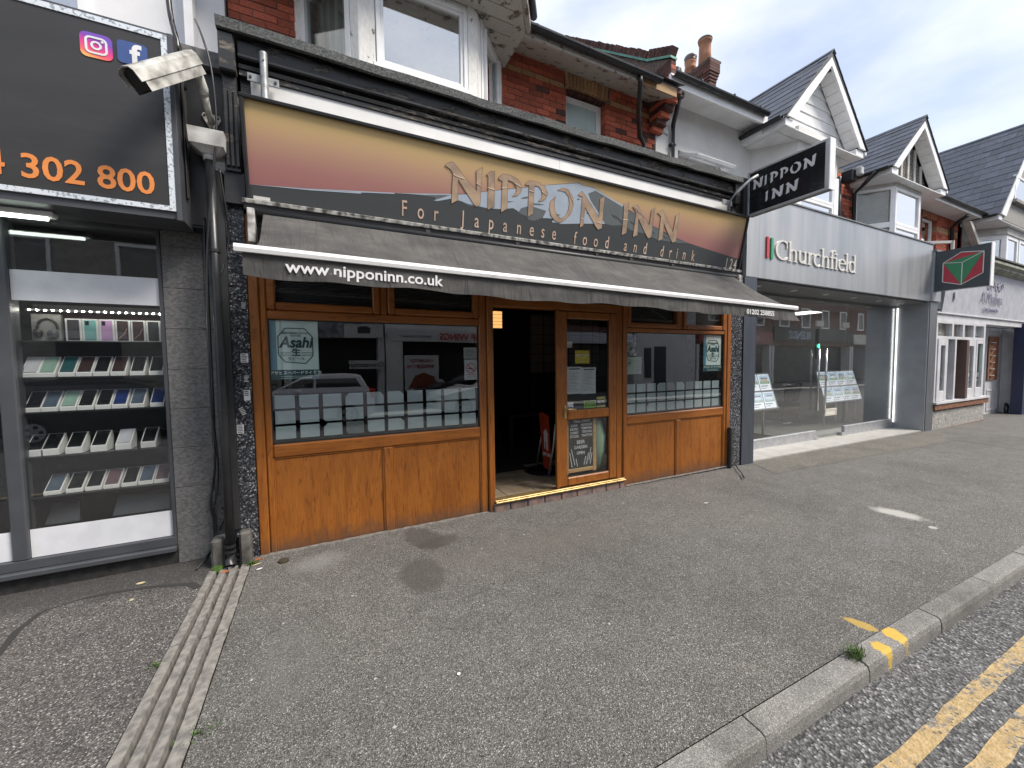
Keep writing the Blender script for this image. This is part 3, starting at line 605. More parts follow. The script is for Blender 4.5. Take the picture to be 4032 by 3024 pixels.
part('pipe', B().tube([(-.722,3.95,3.345),(-.72,3.95,2.4),(-.718,3.95,1.2),(-.716,3.95,.12)],.034,16), BLACKPL, dp, True)
for z in (2.63,1.33,.19,.145): part('pipe_clip', B().tube([(-.719,3.95,z-.012),(-.719,3.95,z+.012)],.040,16).box(-.735,-.703,3.97,4.10,z-.012,z+.012), BLACKPL, dp)
part('pipe_shoe', B().tube([(-.716,3.95,.13),(-.716,3.945,.075),(-.716,3.915,.032)],[.036,.038,.042],16,False), BLACKPL, dp, True)
bx('back_board', CHARC, dp, -.70,-.655,4.02,4.10,.3,3.3)
def cable(pts, r, label, mat=BLACKPL):
    # smooth the polyline a little
    P = [Vector(p) for p in pts]; o = []
    for i in range(len(P)-1):
        p0, p1, p2_, p3 = P[max(i-1,0)], P[i], P[i+1], P[min(i+2,len(P)-1)]
        for k in range(6):
            s = k/6; o.append(.5*((2*p1)+(p2_-p0)*s+(2*p0-5*p1+4*p2_-p3)*s*s+(3*p1-p0-3*p2_+p3)*s**3))
    o.append(P[-1])
    return tag(part('cable', B().tube(o, r, 6), mat, None, True), label, 'cable')
cable([(-.80,4.1,4.5),(-.72,3.9,4.25),(-.665,3.86,4.0),(-.65,3.86,3.6),(-.68,3.87,3.3),(-.735,3.90,2.9),(-.775,3.92,2.4),(-.79,3.93,1.6),(-.80,4.0,1.25),(-.81,4.15,.9),(-.84,4.22,.6),(-.87,4.22,.45),(-.86,4.22,.25),(-.90,4.15,.10),(-.97,4.02,.01)],.008,'long black cable hanging in front of the hopper and down beside the downpipe')
cable([(-.79,4.0,2.9),(-.80,4.0,2.2),(-.81,4.02,1.4),(-.82,4.12,1.0),(-.86,4.22,.70),(-.895,4.22,.50),(-.88,4.22,.35),(-.88,4.2,.15),(-.93,4.1,.02)],.009,'thick black cable left of the downpipe reaching the pavement')
cable([(-.785,4.02,2.9),(-.79,4.02,2.0),(-.80,4.05,1.3),(-.83,4.18,.95),(-.875,4.22,.62),(-.885,4.22,.46),(-.85,4.2,.47),(-.80,4.2,.44),(-.79,4.2,.36),(-.84,4.22,.25)],.007,'black cable ending in a loose loop above the left concrete block')
cable([(-.665,3.98,3.3),(-.64,4.0,3.0),(-.635,4.04,2.8),(-.66,4.03,2.6),(-.70,4.0,2.45)],.008,'short black cable curving over the granite pillar right of the downpipe')
cable([(-.98,4.17,4.9),(-.955,4.1,4.5),(-.90,4.02,4.2),(-.885,4.05,3.9)],.020,'thick black cable running down the white wall behind the camera')
for (x,z,l,lab) in [(-.79,2.42,.07,'upper'),(-.80,2.02,.11,'lower')]:
    tag(part('cable_nail', B().tube([(x,4.24,z),(x-l,4.20,z+.01)],.003,5), BLACKPL), '%s dark nail sticking out of the stone pilaster beside the cables' % lab, 'nail')
mb = thing('metal_angle', 'rusty dark metal angle bar beside the banner sign edge', 'bracket', (-.89,4.0,3.3))
part('bar', B().box(-.925,-.868,3.97,3.985,3.02,4.18,.002).box(-.872,-.868,3.93,3.97,3.02,4.18), M('rusty dark steel', (.05,.047,.045), (.035,.028,.022), scale=6, rough=.5), mb)
part('rust_stain', B().box(-.905,-.89,3.966,3.9695,3.22,3.36), flat('rust',(.16,.055,.02),.9), mb)

# CCTV camera
cc = thing('security_camera', 'weathered white security camera on a bracket beside the banner sign', 'camera', (-.735,4.1,3.72))
CAMM = M('weathered white metal', (.56,.55,.51), (.20,.19,.17), scale=11, detail=8, rough=.55, bmp=.2)
P0, P1 = Vector((-.765,3.78,3.955)), Vector((-1.02,3.52,3.60))     # back, front
ax_ = (P1-P0).normalized(); sd_ = ax_.cross(Vector((0,0,1))).normalized(); up_ = sd_.cross(ax_)
prof = [(-.066,-.075),(.066,-.075),(.072,-.01),(.068,.042),(.05,.064),(0,.072),(-.05,.064),(-.068,.042),(-.072,-.01)]
b = B(); n = len(prof)
for P_ in (P0,P1): b.v += [tuple(P_+sd_*a+up_*c) for a,c in prof]
b.f = [(i,(i+1)%n,n+(i+1)%n,n+i) for i in range(n)]+[tuple(range(n-1,-1,-1))]
bd = part('housing', b, CAMM, cc)
b = B(); P2 = P0-ax_*.015; P3 = P1+ax_*.03; pr2 = [(-.078,-.018),(-.074,.046),(-.054,.070),(0,.080),(.054,.070),(.074,.046),(.078,-.018),(.073,-.018),(.069,.0425),(.051,.0645),(0,.0725),(-.051,.0645),(-.069,.0425),(-.073,-.018)]; n = len(pr2)
for P_ in (P2,P3): b.v += [tuple(P_+sd_*a+up_*c) for a,c in pr2]
b.f = [(i,(i+1)%n,n+(i+1)%n,n+i) for i in range(n)]+[tuple(range(n-1,-1,-1)),tuple(range(n,2*n))]
part('sun_shield', b, CAMM, cc)
b = B(); q = P1-ax_*.01; b.v = [tuple(q+sd_*a*.9+up_*c*.9) for a,c in prof]; b.f = [tuple(range(len(prof)))]
b2 = B(); b2.v = [tuple(P1+ax_*.002+sd_*a*.86+up_*c*.86) for a,c in prof]; b2.f = [tuple(range(len(prof)))]
part('front_window', b2, PUREBLK, cc)
q0, q1 = P0+sd_*.079-up_*.018+ax_*.06, P1+sd_*.079-up_*.018-ax_*.04
part('side_rail', B().tube([q0,q1],.007,6), CAMM, cc)
part('neck', B().tube([P0+Vector((0,.0,-.03)),P0+Vector((.03,.04,-.06)),P0+Vector((.045,.07,-.12)),P0+Vector((.045,.09,-.16))],[.034,.03,.032,.03],12), CAMM, cc, True)
part('arm', B().tube([P0+Vector((.045,.09,-.15)),P0+Vector((.045,.2,-.23)),P0+Vector((.045,.31,-.25))],[.026,.022,.024],10), CAMM, cc, True)
part('mount_plate', B().prism([(-.775,3.775),(-.66,3.765),(-.655,3.735),(-.71,3.635),(-.725,3.635),(-.785,3.75)],'y',4.085,4.099), CAMM, cc)
for x, z in ((-.765,3.755),(-.675,3.745),(-.718,3.655)): part('bolt', B().tube([(x,4.078,z),(x,4.088,z)],.008,8), PUREBLK, cc)
# concrete guards at the pipe foot
GUARD = M('dirty concrete block', (.125,.12,.108), (.05,.048,.044), scale=12, detail=8, rough=.85, bmp=.3)
for (x0,x1,y0,h,lab) in [(-.862,-.765,3.98,.245,'dirty concrete block at the left of the downpipe foot'),(-.665,-.575,3.99,.27,'dirty concrete block at the right of the downpipe foot')]:
    tag(part('guard_block', B().box(x0,x1,y0,4.12,-.02,h,.018), GUARD), lab, 'block', 'concrete blocks at the pipe foot')
tag(part('moss_patch', B().lathe((-.81,3.975,-.005),[(.06,.0),(.055,.02),(.03,.035)],10), MOSS), 'green moss at the foot of the left concrete block', 'moss')
# ------------------------------------------------------------------ brick laying
BRK = {}
def brick_mesh(mat):
    if mat not in BRK:
        me = mesh('brick', B().box(-.5,.5,-.05,.05,-.5,.5,.0)); me.materials.append(mat); BRK[mat] = me
    return BRK[mat]
def lay(parent, spans, z0, z1, y, course=.077, pitch=.2225, pick=None, j=.010, name='brick', seed=1, off=0.0):
    """stretcher bond; spans(z) gives the free stretches of wall at height z"""
    rr = random.Random(seed); z = z0; row = 0
    while z < z1-.02:
        h = min(course, z1-z)-j; zc = z+h/2
        for (a, b_) in spans(zc):
            x = math.floor((a-off)/pitch)*pitch+off+(pitch/2 if row%2 else 0)-pitch
            while x < b_:
                s, e = max(x, a)+j/2, min(x+pitch, b_)-j/2; x += pitch
                if e-s < .02: continue
                mt = pick(((s+e)/2), zc, rr) if pick else REDBRICK
                inst(name, brick_mesh(mt), ((s+e)/2+rr.gauss(0,.0008), y+.05+rr.gauss(0,.0022), zc+rr.gauss(0,.001)), parent, (e-s, 1, h), (0, rr.gauss(0,.004), rr.gauss(0,.006)))
        z += course; row += 1

# ------------------------------------------------------------------ restaurant building
rb = thing('restaurant_building', 'red brick building with white bay window over a golden oak restaurant front', 'building', (2.5, 4.8, 0))
YW = 5.0
# upper wall core (mortar) and bricks
core = B(); core.box(-.70,3.345,YW+.008,5.6,4.2,6.1); core.box(4.16,5.18,YW+.008,5.6,4.2,6.1); core.box(3.345,4.16,YW+.008,5.6,4.2,4.8); core.box(3.345,4.16,YW+.009,5.6,5.98,6.1)
core.box(3.345,4.16,5.45,5.6,4.8,5.98)
wall = part('brick_wall', core, MORTAR, rb)
def buff(x, z, rr):
    if 5.70 < z < 5.785 and x > 2: return BUFFBRICK
    return DARKBRICK if (rr.random() < .12 or (x > 4.75 and rr.random() < .5)) else REDBRICK
WX0, WX1 = 3.405, 4.125
def spans_r(z):
    if 4.8 < z < 5.70: return [(2.30,WX0),(WX1,5.18)]
    if 5.70 <= z < 5.99: return [(2.30,3.37),(4.20,5.18)]
    return [(2.30,5.18)]
lay(wall, spans_r, 4.47, 6.02, YW, pick=buff, seed=4)
lay(wall, lambda z: [(-.70,-.06)], 4.47, 6.25, YW, pick=lambda x,z,rr: REDBRICK, seed=9, off=.07)
# arch of buff soldiers
na = 12
for k in range(na):
    u = (k+.5)/na; x = 3.385+u*.80; rise = .035*(1-(2*u-1)**2); a = (u-.5)*.24
    inst('arch_brick', brick_mesh(BUFFBRICK), (x, YW+.045, 5.86+rise), wall, (.057,1.02,.225), (0, a, 0))
    inst('arch_brick', brick_mesh(DARKBRICK), (x, YW+.13, 5.715+rise), wall, (.056,1.6,.03), (0, a, 0))
# small sash window
sw = part('window', B().frame(WX0,WX1,4.72,5.69,5.10,5.17,.05,.004), UPVC, rb)
part('pane', B().box(WX0+.05,WX1-.05,5.135,5.141,4.77,5.64), M('obscured glass',(.50,.60,.59),(.38,.47,.47),scale=2.5,detail=6,rough=.3), sw)
part('inner_frame', B().frame(WX0+.05,WX1-.05,4.77,5.64,5.105,5.134,.028,.003), UPVC, sw)
bx('net_curtain', flat('net curtain',(.55,.62,.61),.9), sw, WX0+.05,WX1-.05,5.18,5.19,4.75,5.65)
# eaves: soffit, fascia, gutter
ev = part('eaves_soffit', B().add([(2.2,4.44,5.71),(5.02,4.44,5.71),(5.02,5.0,5.95),(2.2,5.0,5.95),(2.2,4.44,5.75),(5.02,4.44,5.75),(5.02,5.0,6.02),(2.2,5.0,6.02)],[(3,2,1,0),(4,5,6,7),(0,1,5,4),(2,3,7,6),(1,2,6,5),(3,0,4,7)]), SOFFITP, rb)
bx('fascia_board', SOFFITP, rb, 2.2,4.30,4.415,4.44,5.695,5.85); bx('fascia_board', M('bare timber', (.42,.27,.13),(.25,.15,.08),scale=9,rough=.8,stretch=(.4,1,3)), rb, 4.31,5.02,4.42,4.44,5.695,5.84)
gp = [(.055*math.cos(math.pi*k/8+math.pi), .055*math.sin(math.pi*k/8+math.pi)) for k in range(9)]
gp2 = [(.048*math.cos(math.pi*(8-k)/8+math.pi), .048*math.sin(math.pi*(8-k)/8+math.pi)) for k in range(9)]
gut = part('gutter', B().prism([(4.358+a,5.79+c) for a,c in gp+gp2],'x',2.05,4.62), BLACKPL, rb)
for x in (2.5,3.3,4.1): part('gutter_union', B().prism([(4.358+a*1.09,5.79+c*1.09) for a,c in gp+[(.05,0),(-.05,0)][::1]],'x',x,x+.04), BLACKPL, gut)
part('downpipe', B().tube([(4.24,4.37,5.76),(4.25,4.38,5.66),(4.45,4.62,5.46),(4.72,4.88,5.30),(4.86,4.92,5.20),(4.855,4.92,4.4)],.034,12), BLACKPL, rb, True)
# roof slope (mostly hidden) and party parapet
part('roof_slope', B().add([(-.7,4.40,5.83),(5.1,4.40,5.83),(5.1,8.72,9.45),(-.7,8.72,9.45),(-.7,4.45,5.81),(5.1,4.45,5.81),(5.1,8.75,9.4),(-.7,8.75,9.4)],[(0,1,2,3),(7,6,5,4),(0,4,5,1)]), SLATE, rb)
pw = part('parapet_wall', B().prism([(4.60,5.93),(4.60,6.40),(5.07,6.66),(8.72,9.66),(8.9,9.5),(8.9,8),(5.2,5.9)],'x',5.09,5.19), MORTAR, rb)
# parapet bricks on the visible flank and front, following the slope
rr = random.Random(12)
me_d, me_r = brick_mesh(DARKBRICK), brick_mesh(REDBRICK)
for r_ in range(6):
    z = 5.95+r_*.077; nb = 2
    for k in range(3):
        y0 = 4.605+(k-(.5 if r_%2 else 0))*.19
        y1 = y0+.18; y0 = max(4.605,y0); y1 = min(y1,5.02)
        if y1-y0 > .03: inst('brick', me_r if r_ < 3 else me_d, (5.135, (y0+y1)/2, z+.034), pw, (y1-y0,1,.067), (0,0,R(90)))
    inst('brick', me_d if r_%2 else me_r, (5.145, 4.645, z+.034), pw, (.10,1,.067))
sl = math.atan2(3.0,3.65)
for r_ in range(4):
    for k in range(20):
        s = k*.235+(.117 if r_%2 else 0); d = -.30+r_*.077
        y, z = 5.10+s*math.cos(sl)-d*math.sin(sl), 6.62+s*math.sin(sl)+d*math.cos(sl)
        if y < 8.75: inst('brick', rr.choice((me_d,me_r)), (5.135,y,z), pw, (.225,1,.067), (sl,0,R(90)) if False else None).matrix_local = Matrix.Translation(Vector((5.135,y,z))-Vector((2.5,4.8,0))) @ Matrix.Rotation(sl,4,'X') @ Matrix.Rotation(R(90),4,'Z') @ Matrix.Diagonal((.225,1,.067,1))
part('green_flashing', B().add([(5.06,4.58,6.40),(5.205,4.58,6.40),(5.205,5.07,6.66),(5.06,5.07,6.66),(5.205,8.75,9.68),(5.06,8.75,9.68),(5.06,4.58,6.435),(5.205,4.58,6.435),(5.205,5.07,6.70),(5.06,5.07,6.70),(5.205,8.75,9.72),(5.06,8.75,9.72)],
    [(0,1,7,6),(3,0,6,9),(5,3,9,11),(6,7,8,9),(9,8,10,11),(1,2,8,7),(2,4,10,8)]), GREENCU, rb)
for k in range(6):
    u = k/5; y, z = 4.62+u*.42, 6.45+u*.235
    o = inst('coping_brick', me_d, (5.165,y,z+.06), pw); o.matrix_local = Matrix.Translation(Vector((5.137,y,z+.065))-Vector((2.5,4.8,0))) @ Matrix.Rotation(R(29),4,'X') @ Matrix.Diagonal((.135,.72,.15,1))
for k in range(58):
    s = k*.08; y, z = 5.13+s*math.cos(sl), 6.73+s*math.sin(sl)
    o = inst('coping_brick', me_d, (5.165,y,z), pw); o.matrix_local = Matrix.Translation(Vector((5.137+rr.gauss(0,.004),y,z+.06+rr.gauss(0,.006)))-Vector((2.5,4.8,0))) @ Matrix.Rotation(sl,4,'X') @ Matrix.Diagonal((.135,.70,.14,1))
part('lead_flashing', B().add([(4.75,4.50,5.90),(5.10,4.50,5.94),(5.085,5.2,6.62),(4.55,5.2,6.52)],[(0,1,2,3)]).add([(4.55,4.36,5.86),(5.14,4.36,5.865),(5.14,4.60,5.97),(4.55,4.60,5.97)],[(0,1,2,3)]), LEAD, rb)
# corbels stepping out below the parapet
for k in range(6):
    inst('corbel_brick', me_d if k%2 else me_r, (5.10+.03, 5.0-.035-.075*k/2-.03, 5.50+.077*k), pw, (.20,.8+1.45*k*.55,.067))
    inst('corbel_brick', me_d, (5.20, 4.97-.075*k, 5.50+.077*k), pw, (.13,1.0,.067))

# bay window
bay = part('bay_window', B(), WHITEP, rb)
by = 4.33; XA, XB, XC, XD = -.10, .53, 1.74, 2.36
bb = B()
for (x0,x1) in ((.47,.635),(1.625,1.745)): bb.box(x0,x1,by,by+.12,4.3,5.70,.008)
bb.box(.635,1.625,by+.01,by+.12,4.3,4.70,.006); bb.box(.635,1.625,by+.01,by+.12,5.64,5.70,.006); bb.box(.44,1.775,by-.03,by+.12,5.70,5.80,.01)
def cant(b, x0,y0,x1,y1,u0,u1,d0,d1,z0,z1):
    dx, dy = x1-x0, y1-y0; l = math.hypot(dx,dy); ux, uy = dx/l, dy/l; nx, ny = -uy, ux
    if ny > 0: nx, ny = -nx, -ny
    P_ = [(x0+ux*u0-nx*d0, y0+uy*u0-ny*d0),(x0+ux*u1-nx*d0, y0+uy*u1-ny*d0),(x0+ux*u1-nx*d1, y0+uy*u1-ny*d1),(x0+ux*u0-nx*d1, y0+uy*u0-ny*d1)]
    return b.prism(P_,'z',z0,z1)
lc = math.hypot(XD-1.745,YW-by)
for (a,b_,c,d) in ((1.745,by,XD,YW),(.47,by,XA,YW)):
    cant(bb,a,b_,c,d,0,.10,0,.12,4.3,5.70); cant(bb,a,b_,c,d,lc-.12,lc+.05,0,.12,4.3,5.70); cant(bb,a,b_,c,d,.10,lc-.12,.01,.12,4.3,4.68); cant(bb,a,b_,c,d,0,lc,-.02,.12,5.70,5.80)
bay.data = mesh('bay_window', B().add([(p[0]-2.5,p[1]-4.8,p[2]) for p in bb.v], bb.f)); bay.data.materials.append(WHITEP)
def win(name, b_frame, b_pane, parent, gm=GLASSR, fm=UPVC):
    w_ = part(name, b_frame, fm, parent); part('pane', b_pane, gm, w_); return w_
fw = win('window', B().frame(.64,1.62,4.745,5.635,by-.012,by+.06,.045,.005).frame(.685,1.575,4.79,5.59,by+.005,by+.06,.035,.004), B().box(.72,1.54,by+.03,by+.036,4.825,5.555), bay)
part('window_sill', B().box(.60,1.66,by-.05,by+.08,4.70,4.745,.006), UPVC, fw)
for (a,b_,c,d,nm) in ((1.745,by,XD,YW,'r'),(.47,by,XA,YW,'l')):
    f_ = B(); cant(f_,a,b_,c,d,.105,.165,-.01,.06,4.70,5.68); cant(f_,a,b_,c,d,lc-.185,lc-.125,-.01,.06,4.70,5.68); cant(f_,a,b_,c,d,.165,lc-.185,-.008,.06,4.70,4.77); cant(f_,a,b_,c,d,.165,lc-.185,-.008,.06,5.60,5.68)
    if nm == 'r':
        cant(f_,a,b_,c,d,.17,.20,-.045,.0,4.76,5.61); cant(f_,a,b_,c,d,lc-.22,lc-.19,-.045,.0,4.76,5.61); cant(f_,a,b_,c,d,.20,lc-.22,-.045,.0,4.76,4.80)
    g_ = B(); cant(g_,a,b_,c,d,.165,lc-.185,.03,.036,4.77,5.60); win('window', f_, g_, bay, GLASSR if nm == 'r' else glass('bay side glass',(.85,.9,.9),2.4))
CURT = M('pale curtain', (.46,.45,.42), (.25,.245,.23), scale=3, detail=2, rough=.95, stretch=(9,9,.3))
def curtain(x0,y0,x1,y1,z0,z1,par):
    b = B(); n = 28
    for i in range(n+1):
        u = i/n; w_ = .025*math.sin(u*34); x, y = x0+(x1-x0)*u+w_, y0+(y1-y0)*u+w_; b.v += [(x,y,z0),(x,y,z1)]
    b.f = [(2*i,2*i+2,2*i+3,2*i+1) for i in range(n)]; return part('curtain', b, CURT, par, True)
curtain(.12,5.0,.50,4.56,4.6,5.75,bay); curtain(.60,4.48,.72,4.46,4.6,5.75,bay); curtain(1.85,4.62,2.25,5.05,4.6,5.75,bay)
bx('bay_room', flat('bay room',(.07,.075,.08),.9), bay, -.1,2.36,5.2,5.25,4.3,6)
# bay soffit and eaves
part('bay_soffit', B().prism([(-.6,5.02),(-.05,3.98),(2.12,3.98),(2.40,4.40),(2.40,5.02)],'z',5.69,5.73), SOFFITP, bay)
for k in range(6):
    y = 3.99+.17*k
    part('soffit_board', B().box(-.3+.02*k,2.13+.02*min(k,3)*2,y+.004,y+.166,5.678,5.692,.003), SOFFITP, bay)
part('bay_eave', B().prism([(-.65,5.0),(-.08,3.93),(2.16,3.93),(2.46,4.36),(2.46,4.46),(2.05,3.99),(-.02,3.99),(-.5,5.0)],'z',5.73,5.90), SOFFITP, bay)
part('bay_gutter', B().tube([(2.50,4.36,5.90),(2.18,3.89,5.86),(1.2,3.88,5.87),(-.2,3.88,5.87)],.045,8), BLACKPL, bay, True)
part('bay_roof', B().add([(-.7,5.0,5.92),(-.1,3.92,5.92),(2.18,3.92,5.92),(2.50,4.40,5.92),(2.4,5.8,7.2),(-.7,5.8,7.2)],[(0,1,5),(1,2,4,5),(2,3,4)]), SLATE, bay)

# shop cornice: felt-topped black timber fascia
co = part('shop_cornice', B().prism([(4.03,4.085),(3.978,4.085),(3.975,4.122),(3.99,4.124),(3.962,4.13),(3.955,4.158),(3.965,4.165),(4.01,4.168),(4.01,4.20),(3.955,4.203),(3.945,4.215),(3.945,4.232),(3.962,4.236),(3.950,4.335),(3.96,4.36),(5.0,4.36),(5.0,4.0),(4.03,4.0)],'x',-.50,5.76), BLACKP, rb)
ft = B(); n = 26; rr = random.Random(8)
for i in range(n+1):
    x = -.63+(5.80+.63)*i/n; d = -.018*math.sin(math.pi*i/n)+rr.gauss(0,.004)
    ft.v += [(x,3.865+rr.gauss(0,.004),4.352+d),(x,3.86,4.425+d),(x,3.90,4.442+d),(x,5.0,4.50),(x,3.90,4.352+d)]
ft.f = [(5*i+k,5*i+5+k,5*i+6+k,5*i+1+k) for i in range(n) for k in range(3)]+[(5*i+5,5*i,5*i+4,5*i+9) for i in range(n)]+[(0,1,2,3,4),(5*n+4,5*n+3,5*n+2,5*n+1,5*n)]
part('felt_flashing', ft, FELT, rb)
bx('white_board', WHITEB, rb, -.425,2.62,3.995,4.03,3.80,4.083); bx('white_board', WHITEB, rb, 2.623,5.64,3.995,4.03,3.80,4.083)
bx('fascia_carcass', BLACK2, rb, -.50,5.76,4.031,5.0,2.9,4.0)
# fluted consoles at both ends
for (x0,x1) in ((-.625,-.515),(5.70,5.80)):
    b = B().box(x0,x1,3.90,4.5,4.05,4.345,.012).box(x0+.01,x1-.005,3.965,4.5,3.92,4.05,.004)
    for k in range(3): b.box(x0+.012+k*.034,x0+.038+k*.034,3.95,4.5,3.33,3.915,.004)
    b.box(x0,x1,3.975,4.5,3.30,3.92,.004)
    part('console', b, BLACKP, rb)
bx('console_base', BLACK2, rb, -.64,-.50,4.0,4.5,3.05,3.30)

# granite pilasters panel by panel
for (x0,x1,zz) in ((-.705,-.527,[-.1,.36,1.024,1.352,2.019,2.306,2.374,2.75,3.30]),(5.885,6.165,[-.1,.317,.80,1.336,1.671,2.019,2.45,3.0])):
    for a,b_ in zip(zz,zz[1:]): part('granite_panel', B().box(x0,x1,4.07+.0015*(int(a*100)%3),4.3,a+.001,b_-.001,.002), GRANITE, rb)
    bx('pilaster_core', MORTAR, rb, x0+.002,x1-.002,4.078,4.9,-.2,3.05)
STK = flat('black sticker', (.02,.02,.02), .4)
for i,(x0,z1,x1,z0) in enumerate([(-.579,2.249,-.535,2.186),(-.598,1.806,-.543,1.729),(-.584,1.621,-.539,1.555),(-.588,1.49,-.541,1.399),(-.626,1.351,-.569,1.27),(-.65,1.192,-.60,1.115)]):
    lab = ['small black printed sticker, topmost on the granite pillar','white notice sticker, second from the top on the granite pillar','small black printed sticker just below the white notice on the granite pillar','plain white scribbled sticker on the granite pillar','tilted black sticker on the granite pillar','lowest sticker on the granite pillar, grey picture in a white border'][i]
    s_ = thing('sticker', lab, 'sticker', ((x0+x1)/2,4.068,(z0+z1)/2), 'stickers on the granite pillar', (0, R(-25) if i == 4 else 0, 0))
    w_, h_ = (x1-x0)/2, (z1-z0)/2
    part('paper', B().box(-w_,w_,-.0025,-.0005,-h_,h_), WHITE if i in (1,3,5) else STK, s_)
    rr = random.Random(i)
    for k in range(5 if i != 3 else 3):
        z = h_*(.75-.36*k)
        part('print_line', B().box(-w_*.8,w_*rr.uniform(.3,.85),-.0035,-.0027,z-h_*.1,z+h_*.06), STK if i in (1,3,5) else WHITE, s_)

# ---- oak shopfront
Y0 = 4.07
class PB:
    def __init__(s, name, mat): s.n, s.m = name, mat
    def box(s, *a): part(s.n, B().box(*a), s.m, rb)
v_ = PB('oak_post', WOODV); h_ = PB('oak_rail', WOODH)
v_.box(-.522,-.447,Y0-.008,4.25,-.02,3.0,.008)                     # end post
v_.box(-.445,-.392,Y0,4.2,-.02,3.0,.012)
v_.box(1.604,1.69,Y0,4.2,-.02,3.0,.010); v_.box(1.692,1.766,Y0-.03,4.2,-.02,2.45,.010)
v_.box(.556,.652,Y0,4.16,-.02,.866,.012)
v_.box(.565,.635,Y0+.004,4.16,2.19,3.0,.010)
v_.box(3.562,3.66,Y0+.004,4.2,.12,2.45,.008); v_.box(3.662,3.735,Y0-.02,4.2,-.02,3.0,.012)
v_.box(5.732,5.79,Y0,4.2,-.02,3.0,.010); v_.box(5.792,5.88,Y0-.008,4.25,-.02,3.0,.008)
v_.box(4.686,4.79,Y0,4.16,-.02,.836,.012); v_.box(4.735,4.80,Y0+.004,4.16,2.155,3.0,.010)
for (a,b_,zr0,zr1,zt0,zt1) in ((-.392,1.604,.864,.987,2.113,2.192),(3.735,5.732,.834,.962,2.098,2.158)):
    h_.box(a,b_,Y0-.001,4.17,zr0,zr1,.014); h_.box(a,b_,Y0-.001,4.17,zt0,zt1,.012); h_.box(a,b_,Y0+.02,4.17,2.62,3.0,.01)
h_.box(1.766,3.562,Y0-.002,4.2,2.335,2.45,.012); h_.box(1.69,3.735,Y0+.012,4.2,2.455,3.0,.006)
for (a,b_,zt) in ((-.394,.558,.866),(.650,1.606,.866),(3.733,4.688,.836),(4.788,5.734,.836)):
    part('oak_panel', B().box(a,b_,Y0+.022,Y0+.06,-.03,zt), WOODV, rb)
    bdr = B().box(a,a+.012,Y0+.010,Y0+.03,-.02,zt,.004).box(b_-.012,b_,Y0+.010,Y0+.03,-.02,zt,.004).box(a+.012,b_-.012,Y0+.0105,Y0+.03,zt-.012,zt,.004); part('panel_bead', bdr, WOODV, rb)
# top casements
for (a,b_,z0) in ((-.388,.562,2.195),(.638,1.600,2.195),(3.738,4.732,2.162),(4.803,5.730,2.162)):
    c_ = part('top_casement', B().frame(a,b_,z0,2.615,Y0-.016,4.13,.066,.012), WOODH, rb)
    part('pane', B().box(a+.066,b_-.066,Y0+.02,Y0+.026,z0+.066,2.55), GLASS, c_)
    bl = B()
    for k in range(14): bl.box(a+.07,b_-.07,Y0+.075,Y0+.077,z0+.07+k*.022,z0+.085+k*.022)
    part('blind_slats', bl, CHARC, c_)
# big panes with frosted squares
FROST = flat('frosted film', (.34,.415,.42), .5)
FROST2 = flat('dark frosted film', (.14,.165,.165), .5)
GK = M('black gasket', (.015,.015,.016), (.01,.01,.01), rough=.6)
for (a,b_,z0,z1,nx,px,pz,sx0,sw_,sh,zt,half) in ((-.392,1.604,.987,2.113,10,.1965,.1395,-.366,.160,.118,1.425,0),(3.735,5.732,.962,2.098,10,.1935,.1395,3.757,.162,.116,1.385,1)):
    pn = part('window_pane', B().box(a,b_,Y0+.03,Y0+.036,z0,z1), GLASSW, rb)
    part('gasket', B().frame(a,b_,z0,z1,Y0+.018,Y0+.029,.010,.0), GK, pn)
    rr = random.Random(int(a*10)+40)
    for r_ in range(3):
        for k in range(nx):
            x = sx0+k*px; zz = zt-r_*pz; w = min(sw_, b_-.014-x)
            lo = (not half and r_ == 2 and k == 3) or (half and r_ == 0 and k in (4,6))
            c_ = .035
            pts = [(x,zz-sh),(x+w,zz-sh),(x+w,zz),(x,zz)]
            if (r_,k) in ((0,3),(2,2)): pts = [(x,zz-sh),(x+w,zz-sh),(x+w,zz),(x+c_,zz),(x,zz-c_)]
            elif (r_,k) in ((2,5),(0,5),(0,4)): pts = [(x,zz-sh),(x+w,zz-sh),(x+w,zz-c_),(x+w-c_,zz),(x,zz)]
            elif rr.random() < .15: pts = [(x+c_*.5,zz-sh),(x+w,zz-sh),(x+w,zz),(x,zz),(x,zz-sh+c_*.5)]
            part('frosted_square', B().prism(pts,'y',Y0+.037,Y0+.0385), FROST2 if lo else FROST, pn)
    bx('dark_film', glass('smoked film',(.35,.38,.38),.4), pn, a+.01,b_-.01,Y0+.040,Y0+.0412,z0+.01,zt+.015)

# ---- door leaf (closed right leaf)
dl = part('door', B(), WOODV, rb)
d_ = B(); d_.box(2.622,2.772,Y0-.005,4.13,.135,2.33,.012); d_.box(3.434,3.558,Y0-.005,4.13,.135,2.33,.012)
d_.box(2.772,3.434,Y0-.004,4.13,2.238,2.33,.012); d_.box(2.772,3.434,Y0-.004,4.13,.973,1.092,.012); d_.box(2.772,3.434,Y0-.004,4.13,.135,.242,.012); d_.box(2.60,2.64,Y0-.022,Y0-.006,.135,2.33,.004)
dl.data = mesh('door', B().add([(p[0]-2.5,p[1]-4.8,p[2]) for p in d_.v], d_.f)); dl.data.materials.append(WOODV)
part('pane', B().box(2.772,3.434,Y0+.03,Y0+.036,1.092,2.238), GLASSW, dl); part('pane', B().box(2.772,3.434,Y0+.03,Y0+.036,.242,.973), GLASS, dl)
part('gasket', B().frame(2.772,3.434,1.092,2.238,Y0+.018,Y0+.029,.009,0).frame(2.772,3.434,.242,.973,Y0+.018,Y0+.029,.009,0), GK, dl)
